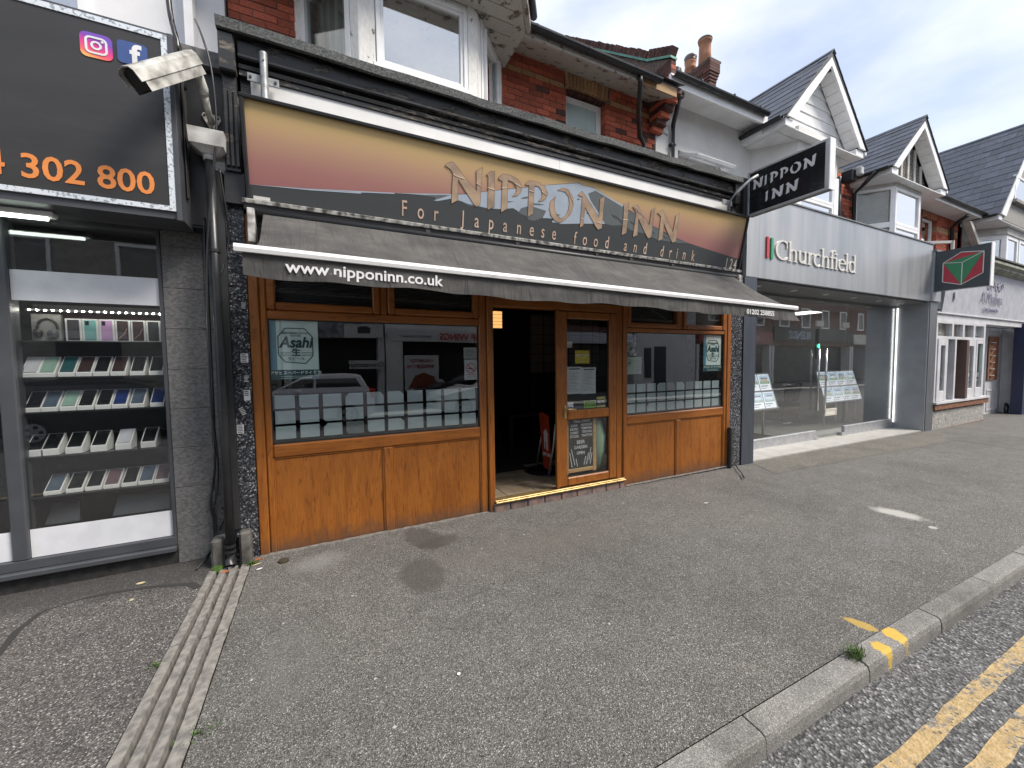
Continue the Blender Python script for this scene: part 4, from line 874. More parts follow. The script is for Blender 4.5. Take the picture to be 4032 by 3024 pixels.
part('handle_plate', B().box(2.718,2.748,Y0-.018,Y0-.006,1.0,1.168,.004), BRASS, dl)
part('handle', B().tube([(2.733,Y0-.016,1.118),(2.733,Y0-.055,1.118),(2.76,Y0-.06,1.116),(2.86,Y0-.058,1.108)],[.011,.010,.010,.009],8), BRASS, dl, True)
part('threshold', B().box(1.755,3.665,3.995,4.16,.098,.118,.004).box(1.755,3.665,4.02,4.06,.118,.130,.004), BRASS, rb)
bk = [1.735,1.94,2.17,2.405,2.645,2.88,3.115,3.345,3.575,3.665]
STEPB = M('worn step brick', (.21,.13,.11), (.10,.085,.08), scale=12, detail=8, rough=.85, bmp=.5, rnd=.25)
for a,b_ in zip(bk,bk[1:]): part('step_brick', B().box(a+.004,b_-.006,4.02+random.gauss(0,.003),4.2,-.02,.096,.010), STEPB, rb)
bx('step_bed', MORTAR, rb, 1.735,3.665,4.035,4.3,-.05,.088)
bx('edge_pipe', CHARC, rb, 5.82,5.875,4.0,4.06,-.02,.635,ch=.012)

# ---- restaurant interior
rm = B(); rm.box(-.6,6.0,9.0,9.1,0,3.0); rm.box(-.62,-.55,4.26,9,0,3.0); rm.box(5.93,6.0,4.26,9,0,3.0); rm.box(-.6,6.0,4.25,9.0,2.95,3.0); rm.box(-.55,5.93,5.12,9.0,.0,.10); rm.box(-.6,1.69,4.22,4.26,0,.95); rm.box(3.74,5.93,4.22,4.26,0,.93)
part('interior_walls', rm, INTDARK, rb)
TILE = M('beige floor tile', (.34,.27,.19), (.22,.17,.115), scale=6, detail=7, rough=.5, rnd=.12)
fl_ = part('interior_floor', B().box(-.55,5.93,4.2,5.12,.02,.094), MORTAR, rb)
tm = mesh('floor_tile', B().box(-.199,.199,-.199,.199,-.004,.004,.003)); tm.materials.append(TILE)
for i in range(12):
    for j in range(3):
        x, y = 1.38+.405*i-.03*j, 4.36+.405*j
        if y < 5.2: inst('floor_tile', tm, (x,y,.098), fl_)
bx('door_mat', M('rubber mat',(.013,.013,.015),(.008,.008,.009),scale=40,rough=.9,bmp=.5), fl_, 1.0,2.78,5.13,6.2,.10,.112)
lt = thing('paper_lantern', 'small glowing paper lantern hanging inside the doorway', 'lantern', (2.48,5.6,2.36))
LANT = emis('lantern paper', (1,.50,.17), .55)
for k in range(5): part('lantern_panel', B().box(2.425,2.565,5.53,5.67,2.235+k*.052,2.281+k*.052,.004), LANT, lt)
part('frame', B().box(2.43,2.56,5.535,5.665,2.23,2.50), CHARC, lt); part('flex', B().tube([(2.49,5.6,2.5),(2.49,5.6,2.95)],.004,5), CHARC, lt)
sj = thing('shoji_screen', 'beige paper screen with dark grid inside the restaurant doorway', 'screen', (4.2,7.0,0))
part('paper', B().box(3.86,5.6,7.0,7.02,1.48,2.68), flat('shoji paper',(.16,.13,.10),.9), sj)
b = B()
for x in (3.86,4.17,4.48,4.79,5.1,5.41): b.box(x,x+.014,6.985,7.0,1.48,2.68)
for k in range(7): b.box(3.86,5.6,6.986,6.999,1.48+.195*k,1.493+.195*k)
part('lattice', b, PUREBLK, sj)
bx('base_panel', PUREBLK, sj, 3.86,5.6,6.98,7.05,.10,1.48)
tb = thing('restaurant_table', 'black table just inside the restaurant doorway', 'table', (3.3,6.0,.1))
DKW = flat('black stained wood',(.012,.011,.010),.35)
bx('table_top', DKW, tb, 2.75,3.9,5.7,6.4,.80,.84)
for x,y in ((2.80,5.76),(3.84,5.76),(2.80,6.34),(3.84,6.34)): bx('leg', DKW, tb, x-.03,x+.03,y-.03,y+.03,.10,.80)
ch_ = thing('restaurant_chair', 'dark chair silhouette inside the restaurant doorway', 'chair', (2.5,6.1,.1))
bx('seat', DKW, ch_, 2.3,2.7,5.9,6.3,.53,.57); bx('backrest', DKW, ch_, 2.3,2.34,5.9,6.3,.75,1.05)
for x,y in ((2.32,5.92),(2.68,5.92),(2.32,6.28),(2.68,6.28)): bx('leg', DKW, ch_, x-.02,x+.02,y-.02,y+.02,.10,.55 if x > 2.5 else 1.0)
sd2 = thing('soap_bottle', 'pair of clear pump bottles on the counter in front of the screen', 'bottle', (4.35,6.6,1.40))
bx('counter_shelf', DKW, sj, 3.86,5.6,6.5,6.98,1.36,1.40)
for x in (4.30,4.40): part('bottle', B().lathe((x,6.6,1.40),[(.035,0),(.035,.11),(.012,.13),(.012,.17),(.03,.175),(.03,.19)],10), flat('clear plastic',(.30,.30,.30),.2), sd2)
# swing pavement sign parked indoors
ab = thing('swing_sign', 'red takeaway pavement sign with steel legs standing inside the open doorway', 'sign', (2.9,4.85,.1))
RED = M('red sign board', (.42,.055,.018), (.34,.04,.014), scale=3, rough=.4)
part('board', B().prism([(4.665,.155),(4.87,.175),(4.995,.93),(4.97,.968),(4.93,.978),(4.78,.945),(4.75,.915)],'x',2.895,2.91), RED, ab)
part('leg', B().tube([(2.93,5.14,.115),(2.91,5.02,.42),(2.905,4.9,.75)],.012,8), ALU, ab, True); part('leg', B().tube([(2.86,4.67,.115),(2.885,4.58,.55),(2.89,4.54,.85)],.014,8), ALU, ab, True)
for (x,y) in ((2.93,5.14),(2.86,4.67)): part('foot_cap', B().tube([(x,y,.10),(x,y,.135)],.017,8), flat('blue cap',(.02,.06,.3),.4), ab)
part('base', B().lathe((2.95,4.93,.10),[(.30,0),(.29,.012),(.24,.016)],24), BLACKPL, ab)
part('house_logo', B().prism([(4.745,.44),(4.755,.66),(4.735,.665),(4.80,.745),(4.875,.685),(4.855,.675),(4.84,.46),(4.815,.455),(4.82,.56),(4.79,.555),(4.785,.45)],'x',2.891,2.8945), WHITE, ab)
text('JUST EAT', .062, WHITE, ab, (2.892,4.775,.36), rot=(R(90),R(-6) if False else 0,R(-90)), bold=.0015, sx=.85)
# chalkboard behind the lower door pane
cb = thing('chalkboard', 'handwritten takeaway chalkboard in a wooden frame behind the lower door pane', 'chalkboard', (3.03,4.18,.2))
part('board', B().box(2.845,3.235,4.165,4.18,.315,.965), M('chalk board',(.026,.028,.028),(.017,.018,.018),scale=5,rough=.8), cb)
CBF = M('pine frame',(.44,.28,.12),(.34,.2,.08),scale=9,rough=.6,stretch=(.5,1,3))
part('frame', B().box(2.79,2.845,4.155,4.185,.25,.965,.004).box(3.235,3.29,4.155,4.185,.25,.965,.004).box(2.845,3.235,4.156,4.184,.265,.315,.004), CBF, cb)
CHK = flat('chalk',(.6,.6,.58),.9)
for (s_,x,z,sz) in (('TAKE AWAY',3.055,.912,.052),('SUSHI',2.935,.862,.044),('NOODLES',3.135,.866,.044),('KATSU',2.935,.815,.044),('TEMPURA',3.135,.82,.044),('CURRY',2.94,.768,.044),('TERIYAKI',3.14,.773,.044),('GYOZA',2.94,.722,.044),('YAKITORI',3.14,.726,.044),('BEER',3.04,.635,.066),('GARDEN',3.04,.57,.058),('OPEN',3.04,.495,.055)):
    text(s_, sz, CHK, cb, (x,4.163,z), ext=.0008, bold=.0006, sx=.9)
for (x0,z0,x1,z1) in ((2.90,.34,2.865,.53),(2.945,.36,2.89,.57),(2.985,.34,2.965,.44),(3.09,.35,3.12,.46),(3.13,.35,3.165,.50),(3.17,.40,3.205,.57),(3.19,.35,3.22,.50)):
    part('chalk_stick', B().tube([(x0,4.163,z0),(x1,4.163,z1)],.006,5), CHK, cb)
tag(part('folded_parasol', B().lathe((3.36,4.24,.25),[(.05,0),(.11,.25),(.12,.45),(.06,.66),(.02,.7)],14), flat('pale green cloth',(.22,.32,.22),.8), None, True), 'pale green rounded cloth thing beside the chalkboard behind the door pane', 'cloth')
bx('pole', ALU, cb, 3.385,3.40,4.20,4.215,.25,.8)

# ---- posters and notices behind the glass
def poster(x0,x1,z0,z1,y,label,mat,cat='poster',name='poster'):
    t_ = thing(name, label, cat, ((x0+x1)/2,y,z0)); part('sheet', B().box(x0,x1,y,y+.0015,z0,z1), mat, t_); return t_
PALEG = M('pale green print', (.70,.82,.78), (.60,.74,.71), scale=3, rough=.5)
TEAL = flat('dark teal ink', (.012,.075,.085), .5)
BLUEP, t, p = newmat('blue to white print'); c_ = N(t,'TexCoord'); sx = N(t,'SeparateXYZ'); t.links.new(c_.outputs['Generated'], sx.inputs[0])
t.links.new(ramp(t, sx.outputs[0], [(0,(.09,.27,.36)),(.35,(.10,.32,.40)),(.6,(.50,.66,.64))]), p.inputs['Base Color'])
def beer(x0,x1,z0,z1,y,label,k):
    t_ = poster(x0,x1,z0,z1,y,label,BLUEP); w, h = x1-x0, z1-z0
    X = lambda u: x0+u*w; Z = lambda v: z0+v*h
    bx('paper_panel', PALEG, t_, X(.14),X(1),y-.0015,y-.0003,Z(.17),Z(1))
    oc = [(.17,.42),(.17,.72),(.32,.86),(.72,.86),(.88,.72),(.88,.40),(.72,.27),(.30,.30)]
    b = B()
    for (a,c) in zip(oc, oc[1:]+oc[:1]): b.tube([(X(a[0]),y-.003,Z(a[1])),(X(c[0]),y-.003,Z(c[1]))],.0045*k,5)
    part('octagon', b, TEAL, t_)
    text('Asahi', .135*k, TEAL, t_, (X(.53),y-.004,Z(.545)), bold=.004*k, shear=.22, sx=.88)
    text('生', .075*k, TEAL, t_, (X(.53),y-.004,Z(.41)), bold=.002*k)
    text('生ビール', .035*k, TEAL, t_, (X(.53),y-.004,Z(.33)))
    text('BREWERIES LIMITED', .024*k, TEAL, t_, (X(.53),y-.004,Z(.765)))
    text('DRAFT BEER', .016*k, TEAL, t_, (X(.53),y-.004,Z(.725)))
    for r_ in range(3): part('small_print', B().box(X(.20),X(.42),y-.0035,y-.002,Z(.455-.028*r_),Z(.462-.028*r_)).box(X(.64),X(.86),y-.0035,y-.002,Z(.455-.028*r_),Z(.462-.028*r_)), TEAL, t_)
    bx('title_band', TEAL, t_, X(0.02),X(1),y-.0012,y-.0002,Z(.0),Z(.165))
    text('アサヒスーパードライ 樽生', .034*k, PALEG, t_, (X(.52),y-.004,Z(.095)), bold=.001*k)
    for r_ in range(2): bx('small_print', PALEG, t_, X(.2),X(.85),y-.0035,y-.0015,Z(.025+.03*r_),Z(.032+.03*r_))
beer(-.386,.005,1.568,2.112,4.112,'large green and blue Japanese beer poster in the left restaurant window',1.0)
beer(5.30,5.70,1.53,2.09,4.112,'green and blue Japanese beer poster at the right end of the right window',1.0)
nt_ = poster(1.437,1.589,1.751,1.873,4.112,'pale handwritten notice at the right edge of the left window',flat('notice paper',(.42,.45,.42),.7),'notice','notice')
for k in range(6): bx('writing_line', CHARC, nt_, 1.455,1.57-.01*(k%3),4.1095,4.111,1.768+.015*k,1.7715+.015*k)
ns = poster(1.441,1.592,1.515,1.741,4.112,'no smoking sign at the right edge of the left window',flat('sign white',(.46,.49,.48),.5),'sign','no_smoking_sign')
REDI = flat('red ink',(.42,.05,.06),.5)
cr = []
for k in range(25): cr.append((1.5165+.052*math.cos(2*math.pi*k/24),4.1095,1.645+.052*math.sin(2*math.pi*k/24)))
part('ban_circle', B().tube(cr,.0045,5).tube([(1.48,4.1095,1.682),(1.553,4.1095,1.608)],.0045,5), REDI, ns)
bx('cigarette', PUREBLK, ns, 1.485,1.535,4.1085,4.111,1.638,1.648); text('NO SMOKING', .018, REDI, ns, (1.5165,4.109,1.567)); bx('print_line', TEAL, ns, 1.46,1.57,4.1095,4.111,1.545,1.549)
p1 = poster(3.742,3.946,1.775,2.086,4.112,'black and white collage poster at the left edge of the right window',M('collage print',(.40,.44,.43),(.02,.025,.03),scale=16,detail=3,rough=.5,lo=.42,hi=.55))
bx('blue_patch', flat('blue print',(.09,.20,.27),.5), p1, 3.75,3.86,4.1095,4.111,1.99,2.05); text('OPERASI', .04, PUREBLK, p1, (3.82,4.109,1.93))
p2 = poster(3.744,4.038,1.523,1.759,4.112,'pale green certificate below the collage poster',flat('certificate',(.36,.46,.38),.6),'notice','certificate')
cr = [(3.81+.035*math.cos(2*math.pi*k/20),4.1095,1.68+.05*math.sin(2*math.pi*k/20)) for k in range(21)]
part('seal', B().tube(cr,.004,5).lathe((3.81,4.1105,1.66),[(.02,0),(.012,.02),(.008,.04)],8), flat('green ink',(.05,.14,.09),.5), p2)
for k in range(8): bx('print_line', flat('faint ink',(.2,.26,.22),.6) if k == 0 else CHARC, p2, 3.89,4.02,4.1095,4.111,1.54+.024*k,1.543+.024*k)
y_ = 4.112
cs = poster(2.918,3.142,1.68,1.846,y_,'yellow closed sign hanging behind the door glass',flat('yellow card',(.58,.47,.02),.5),'sign','closed_sign')
text('WERE CLOSED', .030, WHITE, cs, (3.03,y_-.003,1.775), bold=.0008); text('just eat', .022, WHITE, cs, (3.03,y_-.003,1.70)); bx('print_line', WHITE, cs, 2.97,3.09,y_-.003,y_-.0015,1.752,1.756)
part('string', B().tube([(2.98,y_,1.845),(3.03,y_,1.90),(3.08,y_,1.845)],.002,4), CHARC, cs)
for i,(x0,x1) in enumerate(((2.79,3.015),(3.018,3.243))):
    mn = poster(x0,x1,1.295-.008*i,1.638-.01*i,y_,'printed menu sheet, %s of the two on the door' % ('left' if i == 0 else 'right'),flat('menu paper',(.55,.58,.57),.7),'menu','menu_sheet')
    bx('heading', CHARC, mn, x0+.03,x1-.02,y_-.002,y_-.0005,1.605-.01*i,1.618-.01*i)
    for k in range(14): bx('menu_line', flat('menu ink',(.2,.21,.21),.7) if k == 0 else CHARC if k == 5 else bpy.data.materials['menu ink'], mn, x0+.02,x1-.03-.02*(k%4),y_-.002,y_-.0005,1.33+.0185*k,1.3335+.0185*k)
hy = poster(3.055,3.244,1.101,1.201,y_,'green food hygiene rating sticker on the door',flat('hygiene green',(.20,.48,.03),.5),'sticker','hygiene_sticker')
bx('rating_band', PUREBLK, hy, 3.062,3.235,y_-.002,y_-.0005,1.165,1.19)
for k in range(5): part('rating_dot', B().lathe((3.082+.032*k,y_-.001,1.128),[(.012,-.002),(.012,.014)],10), PUREBLK if k == 4 else flat('dk green',(.06,.2,.02),.5) if k == 0 else bpy.data.materials['dk green'], hy)
el = poster(3.256,3.401,1.085,1.243,y_,'black and yellow food rating sticker right of the green one',PUREBLK,'sticker','rating_sticker')
bx('band', flat('dull yellow',(.48,.42,.12),.5), el, 3.258,3.399,y_-.002,y_-.0005,1.205,1.24); bx('band', bpy.data.materials['dull yellow'], el, 3.258,3.399,y_-.002,y_-.0005,1.09,1.125); text('ELITE', .048, WHITE, el, (3.328,y_-.003,1.155), bold=.001)
mb_ = poster(2.785,2.888,1.10,1.19,y_,'white member card sticker beside the door handle',WHITE,'sticker','card_sticker'); text('MEMBER', .022, flat('navy ink',(.02,.03,.12),.5), mb_, (2.836,y_-.003,1.115), bold=.0008)
poster(2.905,3.045,1.105,1.135,y_,'dark blue strip sticker between the white card and green sticker',flat('navy strip',(.03,.035,.10),.5),'sticker','strip_sticker')
poster(2.785,2.875,1.88,1.955,y_,'small white label near the top left of the door glass',OFFW,'sticker','label_sticker')
SIGN = {
  'N1': [[1.682,0.602],[1.714,0.631],[1.756,0.649],[1.774,0.646],[1.894,0.533],[2.03,0.426],[2.014,0.614],[2.079,0.659],[2.073,0.3],[2.035,0.274],[2.006,0.29],[1.824,0.5],[1.829,0.303],[1.761,0.261],[1.768,0.549],[1.737,0.581]],
  'I1': [[2.122,0.594],[2.167,0.636],[2.219,0.65],[2.235,0.305],[2.163,0.263],[2.15,0.579],[2.139,0.597]],
  'P1': [[2.266,0.6],[2.312,0.639],[2.403,0.646],[2.498,0.621],[2.549,0.56],[2.542,0.502],[2.502,0.46],[2.441,0.439],[2.483,0.492],[2.482,0.541],[2.441,0.583],[2.377,0.593],[2.387,0.307],[2.318,0.261],[2.312,0.574],[2.267,0.58]],
  'P2': [[2.589,0.595],[2.64,0.637],[2.75,0.638],[2.834,0.609],[2.877,0.551],[2.865,0.49],[2.822,0.457],[2.769,0.441],[2.808,0.503],[2.797,0.559],[2.754,0.595],[2.7,0.593],[2.71,0.304],[2.646,0.262],[2.634,0.585],[2.596,0.582]],
  'O': [[3.003,0.598],[3.065,0.631],[3.142,0.633],[3.22,0.558],[3.238,0.478],[3.211,0.376],[3.146,0.308],[3.079,0.261],[3.011,0.269],[2.945,0.316],[2.914,0.394],[2.923,0.47],[2.986,0.53],[2.975,0.478],[2.984,0.397],[3.023,0.335],[3.084,0.305],[3.142,0.344],[3.174,0.418],[3.179,0.495],[3.157,0.56],[3.108,0.597],[3.05,0.602]],
  'N2': [[3.285,0.593],[3.338,0.643],[3.374,0.619],[3.622,0.402],[3.61,0.601],[3.673,0.64],[3.682,0.28],[3.627,0.255],[3.589,0.285],[3.404,0.48],[3.405,0.277],[3.359,0.242],[3.35,0.587],[3.313,0.589]],
  'I2': [[3.982,0.598],[4.061,0.636],[4.08,0.278],[4.007,0.241],[4.0,0.456]],
  'N3': [[4.123,0.595],[4.199,0.635],[4.284,0.551],[4.448,0.418],[4.448,0.603],[4.504,0.642],[4.507,0.282],[4.459,0.255],[4.412,0.292],[4.247,0.473],[4.266,0.274],[4.195,0.241],[4.197,0.538],[4.152,0.576]],
  'N4': [[4.558,0.588],[4.637,0.635],[4.688,0.592],[4.886,0.391],[4.895,0.603],[4.952,0.644],[4.968,0.284],[4.902,0.256],[4.847,0.308],[4.7,0.471],[4.712,0.282],[4.64,0.245],[4.627,0.555],[4.582,0.573]],
  'ridge': [[0.017,0.139],[0.156,0.15],[0.35,0.166],[0.88,0.218],[1.194,0.268],[1.76,0.351],[1.924,0.381],[2.108,0.436],[2.364,0.5],[2.615,0.564],[2.842,0.625],[3.153,0.699],[3.264,0.722],[3.362,0.712],[3.504,0.712],[3.914,0.601],[4.174,0.526],[4.449,0.437],[4.735,0.371],[4.973,0.324],[5.188,0.29],[5.472,0.262],[5.975,0.217],[6.333,0.188]],
  'snow': [[1.761,0.344],[1.924,0.377],[2.108,0.432],[2.364,0.496],[2.615,0.56],[2.842,0.621],[3.154,0.694],[3.264,0.718],[3.362,0.707],[3.505,0.707],[3.985,0.584],[3.968,0.571],[3.53,0.683],[3.427,0.634],[3.474,0.566],[3.615,0.444],[3.727,0.336],[3.385,0.293],[3.07,0.245],[3.071,0.253],[2.965,0.25],[2.989,0.292],[2.84,0.278],[2.879,0.359],[2.739,0.375],[2.65,0.376],[2.556,0.339],[2.533,0.3],[2.462,0.325],[2.312,0.292],[2.157,0.279],[2.053,0.284],[1.929,0.288],[1.867,0.302],[1.762,0.309],[1.618,0.263],[1.582,0.263],[1.646,0.293]],
  'grey': [[3.53,0.683],[3.968,0.571],[4.229,0.503],[4.478,0.428],[4.739,0.353],[5.006,0.308],[5.22,0.284],[4.987,0.262],[4.62,0.261],[4.369,0.306],[4.161,0.316],[4.004,0.358],[3.839,0.331],[3.727,0.336],[3.615,0.444],[3.474,0.566],[3.427,0.634]],
  'grey2': [[1.366,0.282],[1.761,0.344],[1.747,0.316],[1.646,0.293],[1.582,0.263],[1.603,0.286],[1.574,0.295]],
  'grey3': [[2.462,0.325],[2.533,0.3],[2.556,0.339],[2.65,0.376],[2.739,0.375],[2.879,0.359],[2.84,0.278],[2.735,0.233],[2.663,0.231],[2.624,0.269],[2.552,0.281]],
  'grey4': [[1.867,0.299],[1.929,0.285],[2.054,0.281],[2.158,0.276],[2.215,0.271],[2.054,0.274],[1.945,0.271]],
}
# ------------------------------------------------------------------ restaurant fascia sign (tilted forward)
TILT = math.atan2(.15, .79)
fs = thing('restaurant_sign', 'long restaurant sign with sunset, dark mountain and tan lettering above the awning', 'sign', (-.49,4.0,3.072), rot=(TILT,0,0))
SW, SH = 6.385, .804
SUNSET, t, p = newmat('sunset print'); p.inputs['Roughness'].default_value = .38
c_ = N(t,'TexCoord'); sx = N(t,'SeparateXYZ'); t.links.new(c_.outputs['Object'], sx.inputs[0])
nz = N(t,'TexNoise',Scale=1.2,Detail=3); t.links.new(c_.outputs['Object'], nz.inputs['Vector'])
ax1 = N(t,'Math',operation='MULTIPLY_ADD'); t.links.new(nz.outputs['Fac'], ax1.inputs[0]); ax1.inputs[1].default_value = .06; t.links.new(sx.outputs[2], ax1.inputs[2])
# the sunset band runs lower towards the right of the print
a2 = N(t,'Math',operation='MULTIPLY_ADD'); t.links.new(sx.outputs[0], a2.inputs[0]); a2.inputs[1].default_value = -.004; t.links.new(ax1.outputs[0], a2.inputs[2])
t.links.new(ramp(t, a2.outputs[0], [(.18,(.30,.125,.122)),(.36,(.345,.165,.142)),(.54,(.43,.26,.165)),(.70,(.52,.36,.165)),(.85,(.55,.40,.16))]), p.inputs['Base Color'])
part('face_panel', B().box(0.03,3.285,-.012,-.004,.025,SH-.028), SUNSET, fs); part('face_panel', B().box(3.288,SW-.03,-.012,-.004,.025,SH-.028), SUNSET, fs)
part('frame', B().box(0,SW,-.045,.0,SH-.030,SH,.006).box(0,.030,-.044,.0,.0,SH-.03,.006).box(SW-.030,SW,-.044,.0,.0,SH-.03,.006).box(.03,SW-.03,-.003,.03,0,SH-.03), BLACK2, fs)
part('bottom_lip', B().box(-.03,SW+.03,-.06,.02,-.012,.024,.004), M('worn silver edge',(.40,.39,.36),(.05,.048,.045),scale=16,detail=8,rough=.6,lo=.40,hi=.58), fs)
part('under_tray', B().box(-.02,SW+.02,-.05,.06,-.06,-.0125), BLACK2, fs)
rg = SIGN['ridge']
DKG = flat('dark grey print', (.048,.052,.054), .42, var=.02); MDG = flat('mid grey print', (.115,.13,.133), .42, var=.05); SNOW = flat('snow blue print', (.37,.43,.50), .42, var=.05)
pts = [(.031,rg[0][1])]+[tuple(q) for q in rg]+[(SW-.031,rg[-1][1]-.003),(SW-.031,.0255),(.031,.0255)]
part('mountain_print', B().prism(pts,'y',-.0135,-.0122), DKG, fs)
part('mountain_print', B().prism(SIGN['grey'],'y',-.0147,-.0137), MDG, fs)
for k in ('grey2','grey3','grey4'): part('mountain_print', B().prism(SIGN[k],'y',-.0147,-.0137), MDG, fs)
part('snow_print', B().prism(SIGN['snow'],'y',-.0145,-.0138) if False else B().prism(SIGN['snow'],'y',-.0150,-.0149), SNOW, fs)
for (a,c) in (((.03,.14),(.9,.222)),((.35,.168),(1.2,.27)),((1.2,.268),(1.76,.352))): part('snow_line', B().prism([(a[0],a[1]),(c[0],c[1]),(c[0],c[1]-.010),((a[0]+c[0])/2,(a[1]+c[1])/2-.012)],'y',-.0152,-.0151), SNOW, fs)
for (x,z,l,w,a) in ((2.62,.46,.16,.018,.3),(2.75,.41,.2,.016,.1),(3.0,.33,.14,.03,.2),(2.4,.38,.13,.01,.2),(3.45,.42,.03,.014,.8),(3.85,.44,.09,.014,-.5),(3.95,.41,.2,.016,-.5),(4.2,.39,.2,.014,-.35),(4.5,.35,.16,.012,-.3),(4.75,.31,.14,.012,-.3),(3.35,.63,.05,.02,-.6),(3.3,.55,.04,.02,.2)):
    part('rock_streak', B().prism(leafpts(x,z,l,w,a),'y',-.0162,-.0156), MDG if x < 3.4 else DKG, fs)
TAN = M('tan stone lettering', (.44,.31,.205), (.27,.19,.135), scale=7, detail=8, rough=.45, bmp=.1)
TANE = flat('brown outline', (.17,.085,.05), .5)
for k in ('N1','I1','P1','P2','O','N2','I2','N3','N4'):
    pl = SIGN[k]; part('letter', B().prism(pl,'y',-.0185,-.0165), TAN, fs)
    b = B()
    for a,c in zip(pl,pl[1:]+pl[:1]): b.tube([(a[0],-.0175,a[1]),(c[0],-.0175,c[1])],.0022,4)
    part('letter_outline', b, TANE, fs)
CRK = flat('pale crack', (.58,.47,.38), .5)
for (q) in ([(1.77,.535),(1.83,.52),(1.89,.515)],[(2.02,.50),(2.07,.48)],[(2.15,.475),(2.23,.47)],[(2.31,.50),(2.37,.51)],[(2.46,.575),(2.54,.55)],[(2.64,.53),(2.70,.53)],[(2.80,.55),(2.87,.52)],[(3.16,.60),(3.20,.54),(3.235,.50)],[(3.40,.34),(3.36,.345)],[(3.60,.34),(3.68,.33)],[(4.0,.42),(4.08,.43)],[(4.15,.60),(4.22,.57),(4.30,.53)],[(4.2,.56),(4.35,.50)]):
    part('letter_crack', B().tube([(x,-.0188,z) for x,z in q],.004,4), CRK, fs)
TXM = M('brown gradient lettering', (.60,.45,.35), (.46,.32,.24), scale=6, rough=.45)
for (c,x,z) in [('F',1.291,.073),('o',1.453,.07),('r',1.606,.072),('J',1.893,.07),('a',2.046,.067),('p',2.211,.07),('a',2.379,.065),('n',2.549,.066),('e',2.711,.065),('s',2.858,.065),('e',3.009,.062),('f',3.306,.045),('o',3.452,.05),('o',3.618,.051),('d',3.792,.053),('a',4.094,.054),('n',4.26,.053),('d',4.432,.052),('d',4.739,.052),('r',4.897,.056),('i',5.026,.055),('n',5.169,.056),('k',5.343,.054)]:
    text(c, .205, TXM, fs, (x,-.017,z+.004), ext=.001, sx=.62, bold=.0008, name='letter')
for (c,x) in (('1',6.084),('2',6.189),('4',6.285)): text(c, .205, flat('cream digits',(.52,.46,.38),.5) if c == '1' else bpy.data.materials['cream digits'], fs, (x,-.017,.03), ext=.001, sx=.62, bold=.0018, name='letter')
bx('maker_label', OFFW, fs, .05,.17,-.0155,-.0138,.032,.058)

# ------------------------------------------------------------------ awning
aw = thing('awning', 'grey fabric shop awning with a white front bar over the restaurant windows', 'awning', (2.7,3.9,2.7))
def awl(u):  # front bar line, left to right
    return Vector((-.37+u*6.12, 3.28-.15*u, 2.507-.11*u))
b = B(); nu, nv = 90, 16
rr = random.Random(4); ph = [rr.uniform(0,6.28) for _ in range(9)]
for j in range(nv+1):
    v = j/nv
    for i in range(nu+1):
        u = i/nu; top = Vector((-.37+u*6.11, 3.93, 2.965-.01*u)); f_ = awl(u)
        q = top.lerp(f_, v)
        sag = -.035*math.sin(math.pi*v)*(1+.3*math.sin(u*5+ph[0]))
        fold = .016*math.sin(math.pi*min(1,v*1.1))*(math.sin((u*9-v*1.6)*6.28/1.9+ph[1])+.6*math.sin((u*16-v*2.2)*6.28/2+ph[2]))
        fold += .034*math.exp(-((u-.985+.09*v)**2)/.0012)*math.sin(math.pi*v)+.028*math.exp(-((u-.80+.22*v)**2)/.0012)*math.sin(math.pi*v)-.03*math.exp(-((u-.44+.13*v)**2)/.0015)*math.sin(math.pi*v)+.022*math.exp(-((u-.03-.10*v)**2)/.002)*math.sin(math.pi*v)
        b.v.append((q.x, q.y, q.z+sag+fold))
n = nu+1
b.f = [(j*n+i, j*n+i+1, (j+1)*n+i+1, (j+1)*n+i) for j in range(nv) for i in range(nu)]
part('canopy', b, FABRIC, aw, True)
A0, A1 = awl(-.0195)+Vector((0,0,0)), awl(1.0195)
bar = B(); d_ = (A1-A0).normalized(); pr = [(-.028,-.026),(-.034,0),(-.026,.022),(.0,.032),(.028,.022),(.03,-.02),(.02,-.026)]
sidev = Vector((0,1,0))
for P_ in (A0,A1): bar.v += [tuple(P_+sidev*a+Vector((0,0,c))) for a,c in pr]
k_ = len(pr); bar.f = [(i,(i+1)%k_,k_+(i+1)%k_,k_+i) for i in range(k_)]+[tuple(range(k_-1,-1,-1)),tuple(range(k_,2*k_))]
part('front_bar', bar, M('white coated bar',(.74,.74,.73),(.52,.51,.48),scale=5,detail=9,rough=.4,lo=.25,hi=.42), aw)
# valance
b = B(); nu, nv = 150, 7; rr = random.Random(6)
def val_drop(u): return .155+.012*math.sin(u*7)+.010*math.sin(u*19+1)+.006*math.sin(u*61)+ (-.012 if u > .95 else 0)
for j in range(nv+1):
    v = j/nv
    for i in range(nu+1):
        u = -.012+i/nu*1.024; q = awl(u)
        wv = v*(.006*math.sin(u*60)+.008*math.sin(u*23+2)+.004*math.sin(u*140)+.015*math.exp(-((u-.80)**2)/.0004)*math.sin(u*300))
        slump = .0
        if u > .96: wv += -.05*v*v*(u-.96)/.05
        b.v.append((q.x+(.03*v if u > .99 else 0), q.y-.004+wv, q.z-.022-val_drop(u)*v))
n = nu+1; b.f = [(j*n+i, j*n+i+1, (j+1)*n+i+1, (j+1)*n+i) for j in range(nv) for i in range(nu)]
vl = part('valance', b, FABRIC, aw, True)
ang = math.atan2(-.15,6.12); tl = math.atan2(-.11,6.12)
q = awl(.123)
o = text('www.nipponinn.co.uk', .118, WHITE, aw, (0,0,0), ext=.001, bold=.0022, sx=1.10, rot=(0,0,0))
